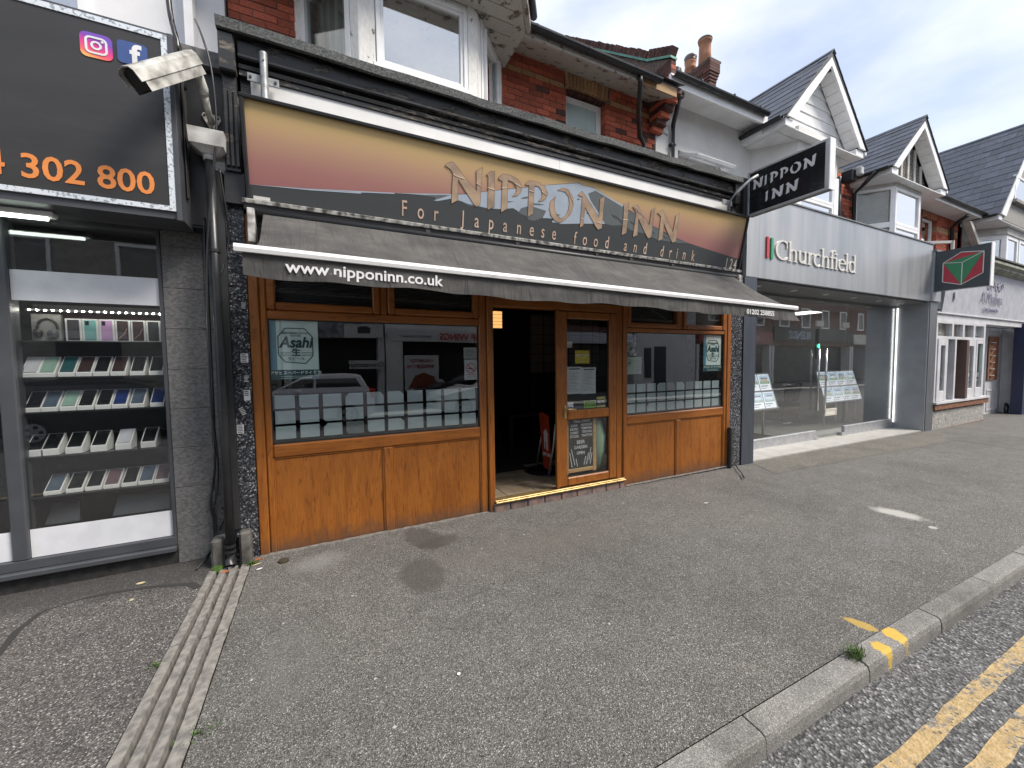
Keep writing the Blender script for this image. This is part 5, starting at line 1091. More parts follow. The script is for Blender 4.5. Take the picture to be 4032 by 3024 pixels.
def place_on(o, u, dz, dy=-.012):
    q = awl(u)-Vector((2.7,3.9,2.7)); og = ORG[o.parent]
    o.data.transform(Matrix.Translation(og)); o.data.transform(Matrix.Rotation(R(90),4,'X')); 
    o.matrix_local = Matrix.Translation(q+Vector((0,dy,dz))) @ Matrix.Rotation(ang,4,'Z') @ Matrix.Rotation(-tl,4,'Y')
place_on(o, .123, -.135)
o = text('01202 258855', .085, WHITE, aw, (0,0,0), ext=.001, bold=.002, sx=1.12, rot=(0,0,0)); place_on(o, .893, -.135, -.02)
part('roller_tube', B().tube([(-.42,3.955,2.985),(5.80,3.955,2.975)],.03,10), CHARC, aw, True)
for (x0,x1) in ((-.485,-.43),(5.80,5.86)): part('end_bracket', B().box(x0,x1,3.90,4.06,2.72,3.0,.006), M('white cast bracket',(.55,.54,.52),(.2,.19,.18),scale=14,rough=.6), aw)
for (x,u) in ((-.30,.03),(5.6,.97)):
    e = awl(u); k2 = Vector(((x+ (1.1 if u < .5 else -1.1)), 3.62, 2.60))
    part('folding_arm', B().tube([(x,4.0,2.74),tuple(k2),(e.x,e.y+.02,e.z-.01)],.017,8), ALU, aw)
for x in (1.0,2.0,3.1,3.65,4.4): part('fixing_bracket', B().box(x,x+.05,3.93,4.05,2.99,3.03,.004), BLACK2, aw)
part('back_plate', B().box(-.48,5.86,4.045,4.068,2.62,3.0), BLACK2, aw)

# ------------------------------------------------------------------ projecting sign of the restaurant
js = thing('projecting_sign', 'black projecting sign with white lettering and silver edges at the right end of the fascia', 'sign', (6.05,3.4,4.2))
X0, X1 = 6.02, 6.14; YA, YB, ZA, ZB = 3.94, 2.86, 3.905, 4.56
bx('box', M('grey box',(.14,.14,.14),(.1,.1,.1),rough=.5), js, X0+.004,X1-.004,YB+.004,YA-.004,ZA+.004,ZB-.004)
for (xa) in (X0-.004,):
    part('edge_frame', B().box(xa,xa+.02,YB,YA,ZB-.03,ZB,.003).box(xa,xa+.02,YB,YA,ZA,ZA+.03,.003).box(xa,xa+.02,YB,YB+.045,ZA+.03,ZB-.03,.003).box(xa,xa+.02,YA-.03,YA,ZA+.03,ZB-.03,.003), ALU, js)
part('end_cap', B().box(X0-.004,X1+.004,YB-.012,YB-.001,ZA,ZB,.002), UPVC, js)
bx('face', M('glossy black acrylic',(.014,.016,.019),(.012,.014,.016),rough=.12), js, X0-.0005,X0+.003,YB+.046,YA-.031,ZA+.031,ZB-.031)
LG = flat('pale grey lettering',(.60,.60,.62),.5)
GL = {'N':[(0,.86),(.16,1.0),(.24,.95),(.70,.38),(.72,.92),(1.0,1.02),(.88,.10),(.72,0),(.62,.06),(.30,.56),(.30,.08),(.04,0),(.12,.80)],
      'I':[(0,.85),(.6,1.0),(.5,.1),(.05,0),(.15,.8)],
      'P':[(0,.86),(.18,1.0),(.55,.98),(.92,.82),(1.0,.6),(.85,.42),(.55,.36),(.72,.55),(.68,.72),(.4,.82),(.36,.10),(.08,0),(.16,.8)],
      'O':[(.30,.92),(.55,1.0),(.88,.85),(1.0,.5),(.85,.15),(.5,0),(.15,.12),(0,.45),(.06,.68),(.25,.86),(.2,.6),(.22,.35),(.40,.14),(.62,.2),(.75,.5),(.68,.75),(.5,.88)]}
def word(s_, widths, y, z, h, gap):
    for ch_, w in zip(s_, widths):
        if ch_ == ' ': y -= w; continue
        pl = [(y-u*w, z+v_*h) for u,v_ in GL[ch_]]
        part('letter', B().prism(pl,'x',X0-.0042,X0-.0010), LG, js); y -= w+gap
word('NIPPON',(.15,.055,.115,.115,.145,.155),3.855,4.275,.150,.022)
word('INN',(.06,.165,.165),3.665,4.035,.155,.028)
STB = M('galvanised bracket',(.30,.31,.32),(.18,.185,.19),scale=22,rough=.5,metal=.5)
br = thing('sign_bracket', 'bent galvanised tube holding the projecting sign to the cornice', 'bracket', (5.6,3.9,4.1))
part('tube', B().tube([(5.52,3.90,3.83),(5.525,3.89,4.03),(5.60,3.83,4.16),(5.78,3.74,4.34),(5.88,3.70,4.40)],.024,10), STB, br, True)
part('plate', B().box(5.42,5.64,3.922,3.932,4.0,4.075,.002), STB, br); part('back_strip', B().box(5.93,6.008,3.93,4.02,3.85,4.48,.004), BLACK2, br)
po = thing('steel_post', 'open galvanised tube bolted to the left end of the black cornice', 'post', (-.31,3.85,4.0))
part('tube', B().tube([(-.318,3.905,3.80),(-.318,3.905,4.26)],.029,14,False), STEEL, po, True); part('inner_tube', B().tube([(-.318,3.905,4.0),(-.318,3.905,4.258)],.024,14,False), PUREBLK, po, True)
part('plate', B().box(-.44,-.215,3.932,3.942,4.03,4.095,.002), STEEL, po)
for x in (-.418,-.24): part('bolt', B().tube([(x,3.922,4.062),(x,3.934,4.062)],.010,8), CHARC, po)
part('set_screw', B().tube([(-.318,3.865,4.19),(-.318,3.88,4.19)],.008,8), STEEL, po)
# ------------------------------------------------------------------ estate agent
ea = thing('estate_agent_building', 'pale rendered building with a clad gable over a brushed steel estate agent front', 'building', (9.5,4.8,0))
BRUSH, t, p = newmat('brushed steel'); p.inputs['Metallic'].default_value = .45; p.inputs['Roughness'].default_value = .36
v = coords(t,(5,5,.3)); n = N(t,'TexNoise',Scale=1.1,Detail=4); t.links.new(v,n.inputs['Vector'])
v2 = coords(t); n2 = N(t,'TexNoise',Scale=.9,Detail=8,Roughness=.6); t.links.new(coords(t,(1,1,.35)),n2.inputs['Vector'])
t.links.new(mixc(t,.6,ramp(t,n.outputs['Fac'],[(.3,(.36,.375,.39)),(.55,(.43,.44,.45)),(.75,(.48,.485,.495))]),ramp(t,n2.outputs['Fac'],[(.36,(.70,.73,.77)),(.52,(.93,.94,.95)),(.68,(1.06,1.05,1.04))]),'MULTIPLY'),p.inputs['Base Color'])
mr = N(t,'MapRange'); mr.inputs['To Min'].default_value = .28; mr.inputs['To Max'].default_value = .5; t.links.new(n.outputs['Fac'],mr.inputs['Value']); t.links.new(mr.outputs[0],p.inputs['Roughness'])
BRUSHD = M('dark steel post',(.10,.115,.14),(.075,.085,.105),scale=4,rough=.38,metal=.5,stretch=(8,8,.4))
for (a,c) in ((6.20,6.52),(6.523,9.35),(9.353,13.14)): bx('fascia_panel', BRUSH, ea, a,c,4.05,4.12,3.045,4.36)
bx('fascia_core', CHARC, ea, 6.19,13.15,4.121,4.9,3.03,4.35); bx('fascia_cap', LEAD, ea, 6.17,13.16,4.03,5.0,4.362,4.385)
bx('post_cap', LEAD, ea, 13.145,13.62,3.99,4.5,4.20,4.25); bx('end_box', BRUSH, ea, 13.15,13.60,4.02,4.4,3.05,4.198)
bx('steel_post', BRUSHD, ea, 6.175,6.49,4.055,4.72,-.1,3.045)
bx('end_post', M('steel end post',(.19,.20,.215),(.13,.14,.15),scale=4,rough=.4,metal=.5,stretch=(8,8,.4)), ea, 13.17,13.58,4.06,4.3,-.3,3.044); bx('reveal_panel', M('reveal steel',(.30,.32,.34),(.26,.275,.295),scale=3,rough=.38,metal=.4), ea, 13.12,13.168,4.075,4.9,-.3,3.044)
bx('soffit', M('grey soffit',(.16,.165,.17),(.13,.133,.137),scale=3,rough=.5), ea, 6.49,13.12,4.122,4.9,3.0,3.043)
for x in (7.0,8.1,9.2,10.3,11.4,12.5): part('downlight', B().lathe((x,4.36,2.99),[(.055,0),(.055,.012),(.04,.013)],14), WHITE, ea)
TILE2 = M('pale porcelain tile',(.40,.39,.37),(.33,.32,.30),scale=5,rough=.5,rnd=.05)
fo = part('forecourt_bed', B().add([(6.49,4.12,-.012),(13.12,4.12,-.085),(13.12,4.9,-.085),(6.49,4.9,-.012)],[(0,1,2,3)]), MORTAR, ea)
for k in range(11):
    a, c = 6.495+.6025*k, 6.495+.6025*(k+1)-.005; part('forecourt_tile', B().add([(a,4.105,gz(a)+.026),(c,4.105,gz(c)+.026),(c,4.70,gz(c)+.026),(a,4.70,gz(a)+.026),(a,4.105,gz(a)-.02),(c,4.105,gz(c)-.02)],[(0,1,2,3),(4,5,1,0)]), TILE2, ea)
YG = 4.66
GLASSC = glass('estate agent glass',(.975,.985,.985),2.2)
for (a,c,lab) in ((6.49,9.555,'left'),(10.74,13.12,'right')):
    pn = part('window_pane', B().box(a,c,YG,YG+.01,.14,3.0), GLASSC, ea)
    part('base_rail', B().box(a,c,YG-.03,YG+.04,-.1,.165,.006), ALU, pn)
dr = part('glass_door', B().box(9.57,10.72,YG+.002,YG+.012,.03,2.98), GLASSC, ea)
for x,w in ((9.52,.26),(10.58,.26)): part('patch_fitting', B().box(x,x+w,YG-.015,YG+.03,2.40,2.515,.004), M('satin patch',(.55,.54,.5),(.5,.49,.45),rough=.35,metal=.4), dr)
part('handle', B().tube([(9.80,YG-.07,.55),(9.80,YG-.07,1.92)],.018,10), CHROME, dr, True); part('handle', B().tube([(9.52,YG-.07,.6),(9.52,YG-.07,1.92)],.014,10), CHROME, dr, True)
part('letter_plate', B().frame(9.94,10.42,.445,.60,YG-.012,YG+.02,.045,.004), flat('cream plate',(.55,.52,.44),.4), dr); bx('letter_flap', OFFW, dr, 9.985,10.375,YG-.006,YG,.49,.555)
for x in (9.565,10.66): bx('floor_hinge', ALU, dr, x-.05,x+.07,YG-.04,YG+.04,gz(x)+.03,.03)
part('led_strip', B().box(13.075,13.10,4.615,4.635,.08,2.95), emis('led upright',(1,1,.96),1.1), ea)
# room
rm = B(); rm.box(6.3,13.2,11,11.1,0,3.2); rm.box(6.25,6.3,4.7,11,0,3.2); rm.box(13.14,13.2,4.72,11,0,3.2); rm.box(6.3,13.2,4.75,11,3.0,3.05)
part('office_walls', rm, flat('office grey',(.34,.34,.335),.8), ea); part('office_floor', B().box(6.3,13.14,4.70,11,-.12,.0), M('office floor',(.30,.31,.30),(.24,.25,.24),scale=4,rough=.35), ea)
for (x,y) in ((7.8,6.3),(10.0,6.3),(12.2,6.3),(7.8,8.6),(10.0,8.6),(12.2,8.6)): bx('ceiling_panel', emis('office light',(1,.98,.94),1.6) if 'office light' not in bpy.data.materials else bpy.data.materials['office light'], ea, x-.3,x+.3,y-.3,y+.3,2.975,2.995)
bx('office_mat', PUREBLK, ea, 7.6,9.0,5.0,6.3,.001,.01)
bx('door_light', emis('green led',(.05,1,.45),4), dr, 9.62,9.645,YG-.006,YG-.001,1.94,2.02); bx('reader_post', CHARC, dr, 9.59,9.67,YG+.02,YG+.05,1.70,2.35)
# display stands with property cards
def house_card(t_, x0,x1,z0,z1,yf,seed):
    rr = random.Random(seed); w, h = x1-x0, z1-z0
    part('card', B().add([(x0,yf(z0)-.004,z0),(x1,yf(z0)-.004,z0),(x1,yf(z1)-.004,z1),(x0,yf(z1)-.004,z1)],[(0,1,2,3)]), CARD['white'], t_)
    def q(u0,u1,v0,v1,mt,nm): 
        a,c,e,f_ = x0+u0*w,x0+u1*w,z0+v0*h,z0+v1*h
        part(nm, B().add([(a,yf(e)-.008,e),(c,yf(e)-.008,e),(c,yf(f_)-.008,f_),(a,yf(f_)-.008,f_)],[(0,1,2,3)]), mt, t_)
    q(.06,.94,.38,.94,CARD['sky'],'photo'); q(.06,.94,.38,.55,CARD['grass'],'photo_lawn')
    q(.2+rr.uniform(0,.1),.8,.45,.72,CARD[rr.choice(['wallw','wallr','wallb'])],'photo_house'); q(.16+rr.uniform(0,.1),.82,.70,.80,CARD['roof'],'photo_roof'); q(.06,.7,.22,.30,CARD['ink'],'caption'); q(.06,.5,.10,.15,CARD['ink'],'caption')
def lit(n_, c_): return emis(n_, c_, .55)      # backlit acrylic pockets
CARD = {'sky':lit('print sky',(.42,.52,.62)),'grass':lit('print lawn',(.16,.22,.10)),'wallw':lit('print white wall',(.55,.54,.52)),'wallr':lit('print brick',(.30,.15,.10)),'wallb':lit('print tan',(.36,.28,.18)),'roof':lit('print roof',(.14,.10,.09)),'ink':lit('print ink',(.30,.32,.36)),'white':lit('print white',(.72,.74,.76))}
def stand(x0,x1,cols,label,legs,z0=.60,z1=1.40):
    t_ = thing('display_stand', label, 'display stand', ((x0+x1)/2,5.3,0))
    yf = lambda z: 5.25+(z-z0)*.28
    part('panel', B().add([(x0,yf(z0),z0),(x1,yf(z0),z0),(x1-.06,yf(z1),z1),(x0-.06,yf(z1),z1),(x0,yf(z0)+.02,z0),(x1,yf(z0)+.02,z0),(x1-.06,yf(z1)+.02,z1),(x0-.06,yf(z1)+.02,z1)],[(0,1,2,3),(7,6,5,4),(0,4,5,1),(1,5,6,2),(2,6,7,3),(3,7,4,0)]), flat('stand panel',(.42,.45,.48),.3), t_)
    w = (x1-x0-.04)/cols
    for r_ in range(2):
        for k in range(cols): house_card(t_, x0+.02+k*w-.02-.02*r_, x0+.02+(k+1)*w-.05-.02*r_, z0+.03+r_*.39, z0+.38+r_*.39, yf, int(x0*10)+k*7+r_)
    for x in legs: part('leg', B().tube([(x,5.36,gz(x)+.02),(x,5.36,z0+.15)],.022,8), ALU, t_, True); 
    for x in legs: bx('foot', ALU, t_, x-.09,x+.09,5.28,5.46,gz(x),gz(x)+.02)
stand(8.40,9.30,2,'slanted property display stand at the left inside the estate agent window',(8.9,))
stand(11.25,13.08,4,'wide slanted property display stand at the right inside the estate agent window',(11.4,11.95,12.5,12.95))
oc = thing('office_chair', 'black cantilever office chair with chrome legs behind the estate agent glass', 'chair', (11.0,6.0,0))
part('backrest', B().prism([(10.95,.58),(11.5,.60),(11.66,1.04),(11.60,1.07),(11.0,1.03),(10.90,.9)],'y',6.0,6.05), DKW, oc); bx('seat', DKW, oc, 10.55,11.1,5.75,6.2,.50,.58)
part('frame', B().tube([(10.4,5.78,.08),(11.1,5.78,.08),(11.15,5.78,.5),(10.55,5.78,.52)],.014,8).tube([(10.4,6.18,.08),(11.1,6.18,.08),(11.15,6.18,.5),(10.55,6.18,.52)],.014,8), CHROME, oc, True)
part('armrest', B().tube([(10.4,5.78,1.07),(11.1,5.78,1.05),(11.15,5.9,.7)],.014,8), CHROME, oc, True)

# lettering: serif strokes built by hand
CHL = M('cream acrylic letters',(.66,.64,.60),(.58,.56,.52),rough=.35)
es = thing('estate_agent_lettering', 'raised cream serif shop name with red and green bars on the brushed steel fascia', 'lettering', (8.0,4.05,3.4))
bx('red_bar', flat('red acrylic',(.50,.045,.06),.3), es, 6.695,6.755,4.028,4.049,3.385,3.725); bx('green_bar', flat('green acrylic',(.04,.30,.15),.3), es, 6.81,6.868,4.028,4.049,3.378,3.718)
def stroke(pts, ws, y0=4.01, y1=4.046):
    P_ = [Vector((p[0],p[1])) for p in pts]; L_, R_ = [], []
    for i,q in enumerate(P_):
        d = (P_[min(i+1,len(P_)-1)]-P_[max(i-1,0)]).normalized(); nrm = Vector((-d.y,d.x))*ws[i]/2; L_.append(tuple(q+nrm)); R_.append(tuple(q-nrm))
    return L_+R_[::-1]
def glyph(polys, x, z, sx_, sz):
    b = B()
    for i, pl in enumerate(polys): b.prism([(x+u*sx_, z+v_*sz) for u,v_ in pl],'y',4.030-.0006*i,4.049)
    part('letter', b, CHL, es)
def arc(cx,cz,rx,rz,a0,a1,n,w0,w1):
    pts, ws = [], []
    for k in range(n+1):
        a = R(a0+(a1-a0)*k/n); pts.append((cx+rx*math.cos(a),cz+rz*math.sin(a))); ws.append(w0+(w1-w0)*abs(math.cos(a)))
    return stroke(pts, ws)
TH, TN, SF = .118, .05, .045
def stem(x,z0,z1,serif_top=True,serif_bot=True):
    o = [[(x,z0),(x+TH,z0),(x+TH,z1),(x,z1)]]
    if serif_bot: o.append([(x-.07,z0),(x+TH+.07,z0),(x+TH+.07,z0+SF),(x-.07,z0+SF)])
    if serif_top: o.append([(x-.09,z1-SF*1.2),(x,z1-SF*.4),(x+TH,z1+.02),(x+TH,z1-.08),(x,z1-.10)])
    return o
XH, AH = .66, 1.02
def g_h(): return stem(.08,0,AH)+stem(.47,0,XH*.75,False)+[arc(.36,XH*.62,.18,.2,165,0,8,TN*1.3,TH)]
G_ = {'C':[arc(.52,.5,.44,.46,55,315,18,TN*1.2,TH*1.15),[(.74,.62),(.80,.62),(.80,.95),(.75,.95)]],
 'h':g_h(),'u':stem(.08,.22,XH,True,False)+stem(.47,0,XH)+[arc(.30,.24,.17,.2,180,340,8,TN*1.3,TH)],
 'r':stem(.08,0,XH)+[arc(.38,XH*.6,.2,.22,150,55,6,TN*1.4,TH*.9)],
 'c':[arc(.34,.32,.27,.31,50,312,14,TN*1.2,TH)],
 'f':stem(.14,0,.85,False)+[arc(.38,.82,.18,.2,180,55,8,TN*1.5,TH),[(0,XH-.07),(.45,XH-.07),(.45,XH-.01),(0,XH-.01)]],
 'i':stem(.08,0,XH)+[[(.08,.84),(.15,.78),(.22,.84),(.15,.92)]],
 'e':[arc(.34,.32,.27,.31,10,318,14,TN*1.2,TH),[(.10,.34),(.60,.38),(.60,.44),(.10,.40)]],
 'l':stem(.08,0,AH),'d':[arc(.30,.31,.24,.30,30,335,14,TN*1.3,TH)]+stem(.46,0,AH)}
xx = 6.93
for c,w in zip('Churchfield',(.86,.68,.70,.46,.58,.68,.42,.30,.60,.30,.66)):
    glyph(G_[c], xx, 3.385, .43, .335); xx += w*.425

# upper storey
YU = 5.0
b = B(); b.box(5.185,7.72,YU,5.5,4.36,6.10); b.box(10.2,11.0,YU+.02,5.5,4.36,6.2)
part('rendered_wall', B().box(5.402,5.72,YU,5.5,4.36,6.10).box(5.72,6.85,YU,5.5,5.35,6.10).box(6.85,7.72,YU,5.5,4.36,6.10).box(5.188,5.402,YU-.01,5.5,4.36,5.92), RENDER, ea)
YB_ = 4.40
part('bay_walls', B().prism([(7.72,YU+.02),(8.19,YB_),(9.57,YB_),(10.10,YU+.02)],'z',5.36,6.06), RENDER, ea)
bayC = part('bay_piers', B().prism([(9.50,YB_+.005),(9.66,YB_+.005),(9.72,YB_+.1),(9.50,YB_+.1)],'z',4.3,5.36).prism([(8.13,YB_+.1),(8.19,YB_+.005),(8.30,YB_+.005),(8.30,YB_+.1)],'z',4.3,5.36), UPVC, ea)
for (a,c) in ((8.30,9.50),):
    w_ = win('window', B().frame(a,c,4.80,5.355,YB_+.01,YB_+.08,.06).frame(a,c,4.36,4.80,YB_+.01,YB_+.08,.06), B().box(a+.06,c-.06,YB_+.04,YB_+.046,4.42,5.30), ea)
f_, g_ = B(), B(); cant(f_,9.66,YB_+.02,10.10,YU,.0,.07,0,.07,4.36,5.36); cant(f_,9.66,YB_+.02,10.10,YU,.62,.72,0,.07,4.36,5.36); cant(f_,9.66,YB_+.02,10.10,YU,.07,.62,0,.07,5.29,5.36); cant(g_,9.66,YB_+.02,10.10,YU,.07,.62,.03,.036,4.36,5.30); win('window', f_, g_, ea)
f_, g_ = B(), B(); cant(f_,8.13,YB_+.08,7.72,YU,.0,.07,0,.07,4.36,5.36); cant(g_,8.13,YB_+.08,7.72,YU,.07,.7,.03,.036,4.36,5.30); win('window', f_, g_, ea)
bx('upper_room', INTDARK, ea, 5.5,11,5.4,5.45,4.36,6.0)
# window with the open top vent
ow = win('window', B().frame(5.72,6.85,4.5,5.35,5.06,5.13,.055), B().box(5.775,6.795,5.09,5.096,4.55,5.05), ea)
bx('vent_void', INTDARK, ow, 5.775,6.795,5.14,5.15,4.5,5.33); bx('vent_rail', UPVC, ow, 5.775,6.795,5.06,5.13,5.05,5.10)
sa = Matrix.Translation(Vector((5.80,5.05,5.33))) @ Matrix.Rotation(R(-62),4,'X')
def xf(b): 
    b.v = [tuple(sa @ Vector(p)) for p in b.v]; return b
part('open_vent', xf(B().frame(0,.98,-.44,0,-.03,.03,.05,.004)), UPVC, ow); part('open_vent_pane', xf(B().box(.05,.93,-.003,.003,-.39,-.05)), GLASS, ow)
part('vent_stay', B().tube([(5.83,5.06,5.08),(5.83,4.86,5.20)],.006,5).tube([(6.74,5.06,5.08),(6.74,4.86,5.20)],.006,5), ALU, ow)
part('air_vent', B().box(5.33,5.465,4.975,4.989,5.53,5.655,.004).box(5.345,5.45,4.968,4.976,5.545,5.575).box(5.345,5.45,4.968,4.976,5.58,5.61).box(5.345,5.45,4.968,4.976,5.615,5.645), OFFW, ea)
part('downpipe', B().box(5.30,5.40,4.60,4.68,5.90,6.02,.004).tube([(5.35,4.66,5.93),(5.40,4.75,5.80),(5.52,4.93,5.68),(5.545,4.95,5.60),(5.545,4.95,4.4)],.038,4), BLACKPL, ea)
part('downpipe_clip', B().box(5.49,5.60,4.93,5.0,5.36,5.39), BLACKPL, ea)
# eaves with soffit boards
for k in range(26):
    x = 5.42+.095*k
    if x < 7.6: part('soffit_board', B().box(x,x+.092,4.60,5.0,6.072,6.085,.002), UPVC, ea)
bx('eaves_fascia', UPVC, ea, 5.05,7.50,4.555,4.60,5.97,6.15)
part('eaves_gutter', B().prism([(4.50+a,6.13+c) for a,c in gp+gp2],'x',5.05,7.42), BLACKPL, ea)
for x in (5.6,6.4,7.1): part('gutter_clip', B().prism([(4.50+a*1.1,6.13+c*1.1) for a,c in gp+[(.055,.02),(-.055,.02)]],'x',x,x+.03), BLACKPL, ea)
def gable(par, xl, xr, zb, za, yf, ye, clad, boards=True, roofmat=SLATE, ns=9, rows=9, seed=1, drop=.0):
    xm = (xl+xr)/2
    w = .13
    # barge boards
    for s in (-1,1):
        xe = xl if s < 0 else xr
        d = Vector((xm-xe,0,za-zb)).normalized(); nrm = Vector((d.z,0,-d.x))*(1 if s < 0 else -1)
        pl = [(xe,zb),(xm,za),(xm,za-w*1.55),(xe-s*(-1)*0+nrm.x*w if False else xe+(xm-xe)*.10,zb-.0)]
        pl = [(xe,zb-.02),(xm,za),(xm,za-w*1.7),(xe+(xm-xe)*.16,zb-.02)]
        part('barge_board', B().prism(pl,'y',yf,yf+.035), UPVC, par)
        # soffit under the verge
        n_ = 8
        for k in range(n_):
            u0, u1 = k/n_, (k+1)/n_-.008
            p0, p1 = Vector((xe+(xm-xe)*(.15+.80*u0),0,zb+(za-zb)*(.15+.80*u0)-w*1.5)), Vector((xe+(xm-xe)*(.15+.80*u1),0,zb+(za-zb)*(.15+.80*u1)-w*1.5))
            part('verge_soffit', B().add([(p0.x,yf+.036,p0.z),(p1.x,yf+.036,p1.z),(p1.x,yf+.26,p1.z),(p0.x,yf+.26,p0.z),(p0.x,yf+.036,p0.z+.012),(p1.x,yf+.036,p1.z+.012),(p1.x,yf+.26,p1.z+.012),(p0.x,yf+.26,p0.z+.012)],[(3,2,1,0),(4,5,6,7),(0,1,5,4),(1,2,6,5),(3,0,4,7)]), UPVC, par)
    # eave boxes at the feet
    for s, xe in ((1,xl),(-1,xr)): part('eave_box', B().box(xe,xe+s*.30,yf+.036,ye-.4,zb-.16,zb-.03,.004), UPVC, par)
    part('soffit_plate', B().box(xl+.06,xr-.06,yf+.04,YU,zb-.165,zb-.15), UPVC, par)
    # roof core and slates
    rf = part('gable_roof', B().prism([(xl-.05,zb-.02),(xm,za+.03),(xr+.05,zb-.02),(xm,za-.06)],'y',yf-.005,ye), CHARC, par)
    rr = random.Random(seed)
    for s in (-1,1):
        xe = xl-.06 if s < 0 else xr+.06; ez = zb-.03
        run = Vector((xm-xe,0,za+.03-ez)); ln = run.length; d = run/ln; nrm = Vector((-d.z,0,d.x)) if s < 0 else Vector((d.z,0,-d.x))
        if nrm.z < 0: nrm = -nrm
        rws = rows if s < 0 else rows
        lr = ln/rws; yl = (ye-yf)/ns
        for r_ in range(rws):
            for k in range(ns+1):
                ya = yf-.02+k*yl-(yl/2 if r_%2 else 0); yb = min(ya+yl-.006, ye); ya = max(ya, yf-.02)
                if yb-ya < .05: continue
                o_ = Vector((xe,0,ez))+d*(r_*lr); e_ = o_+d*lr*1.0
                h0, h1 = .022+rr.gauss(0,.0015), .014
                a, c = o_+nrm*h0, e_+nrm*h1; a0, c0 = o_+nrm*(h0-.012), e_+nrm*(h1-.012)
                part('slate', B().add([(a.x,ya,a.z),(a.x,yb,a.z),(c.x,yb,c.z),(c.x,ya,c.z),(a0.x,ya,a0.z),(a0.x,yb,a0.z),(c0.x,yb,c0.z),(c0.x,ya,c0.z)],[(0,1,2,3),(4,7,6,5),(0,4,5,1),(1,5,6,2),(3,7,4,0)] if s > 0 else [(3,2,1,0),(5,6,7,4),(1,5,4,0),(2,6,5,1),(0,4,7,3)]), roofmat, rf)
    part('ridge_tile', B().prism([(xm-.08,za-.01),(xm,za+.07),(xm+.08,za-.01),(xm,za+.05)],'y',yf-.03,ye), SLATE, par)
    # gutter along the near eave
    part('gable_gutter', B().prism([(xl-.09+a,zb-.02+c) for a,c in gp+gp2],'y',yf+.05,ye-.4), BLACKPL, par); part('gutter_end', B().box(xr+.04,xr+.12,yf+.03,yf+.10,zb-.09,zb-.01,.01), UPVC, par); part('gable_gutter', B().prism([(xr+.09+a,zb-.02+c) for a,c in gp+gp2],'y',yf+.05,ye-.4), BLACKPL, par)
    yc = yf+.27
    if clad == 'boards':
        nb = 7; zz0 = zb-.15
        for k in range(nb):
            z0, z1 = zz0+(za-zz0-.2)*k/nb, zz0+(za-zz0-.2)*(k+1)/nb
            def xat(z): return (z-zb+.02)/(za-zb)*(xm-xl)*.98
            i0, i1 = max(0,xat(z0)), max(0,xat(z1-.006)); e = .10 if k > 0 else .0
            part('cladding_board', B().add([(xl+i0+e,yc,z0),(xr-i0-e,yc,z0),(xr-i1-e,yc+.018,z1),(xl+i1+e,yc+.018,z1),(xl+i0+e,yc+.03,z0),(xr-i0-e,yc+.03,z0)],[(0,1,2,3),(4,5,1,0)]), UPVC, par)
        part('gable_core', B().prism([(xl+.1,zb-.15),(xr-.1,zb-.15),(xm,za-.15)],'y',yc+.032,yc+.3), CHARC, par)
    elif clad == 'timber':
        part('gable_core', B().prism([(xl+.2,zb-.12),(xr-.2,zb-.12),(xm,za-.25)],'y',yc+.02,yc+.3), PEBBLED, par)
        part('tie_beam', B().box(xl+.12,xr-.12,yc-.02,yc+.02,zb-.16,zb+.06,.005), WHITEP2, par)
        for k in range(5):
            x = xl+(xr-xl)*(.26+.12*k); top = za-.2-abs(x-xm)*(za-zb)/((xr-xl)/2)
            part('timber', B().box(x-.045,x+.045,yc-.012,yc+.019,zb+.06,top,.004), WHITEP2, par)
    else:
        part('gable_core', B().prism([(xl+.02,zb-.12),(xr-.02,zb-.12),(xm,za-.1)],'y',yf+.04,yf+.3), PEBBLE, par)
PEBBLED = M('dark pebbledash',(.17,.155,.14),(.03,.028,.026),scale=26,detail=3,rough=.95,bmp=.6,lo=.42,hi=.55)
WHITEP2 = M('dirty white timber',(.52,.50,.47),(.38,.365,.34),scale=5,detail=8,rough=.7)
gable(ea, 7.48, 10.20, 5.967, 7.42, 4.2, 7.4, 'boards', rows=8, ns=9, seed=3)
part('bay_soffit', B().prism([(7.55,4.42),(10.12,4.42),(10.12,5.0),(7.55,5.0)],'z',5.79,5.80), UPVC, ea)
part('inner_eave', B().box(7.42,7.50,4.62,5.0,5.80,5.97), UPVC, ea)
# chimney on the ridge
chy = part('chimney', B().box(10.36,10.62,7.95,9.6,8.2,10.22), MORTAR, ea)
rr = random.Random(21)
for r_ in range(26):
    z = 8.24+.077*r_; out_ = .0
    if r_ > 18: out_ = .02*(r_-18) if r_ < 23 else .08
    for k in range(8):
        y0 = 7.95-out_+k*.2225-(.11 if r_%2 else 0); y1 = min(y0+.2125, 9.6); y0 = max(y0,7.95-out_)
        if y1-y0 > .03: inst('brick', me_d if r_ > 10 or rr.random() < .6 else me_r, (10.31-out_+.045,(y0+y1)/2,z+.034), chy, (y1-y0,1,.067), (0,0,R(90)))
    inst('brick', me_d if r_ > 12 else me_r, (10.45,7.945-out_+.045,z+.034), chy, (.26+out_*2,1,.067))
bx('chimney_cap', M('cap mortar',(.10,.095,.085),(.05,.05,.045),scale=12,rough=.95), chy, 10.24,10.72,7.87,9.6,10.242,10.29)
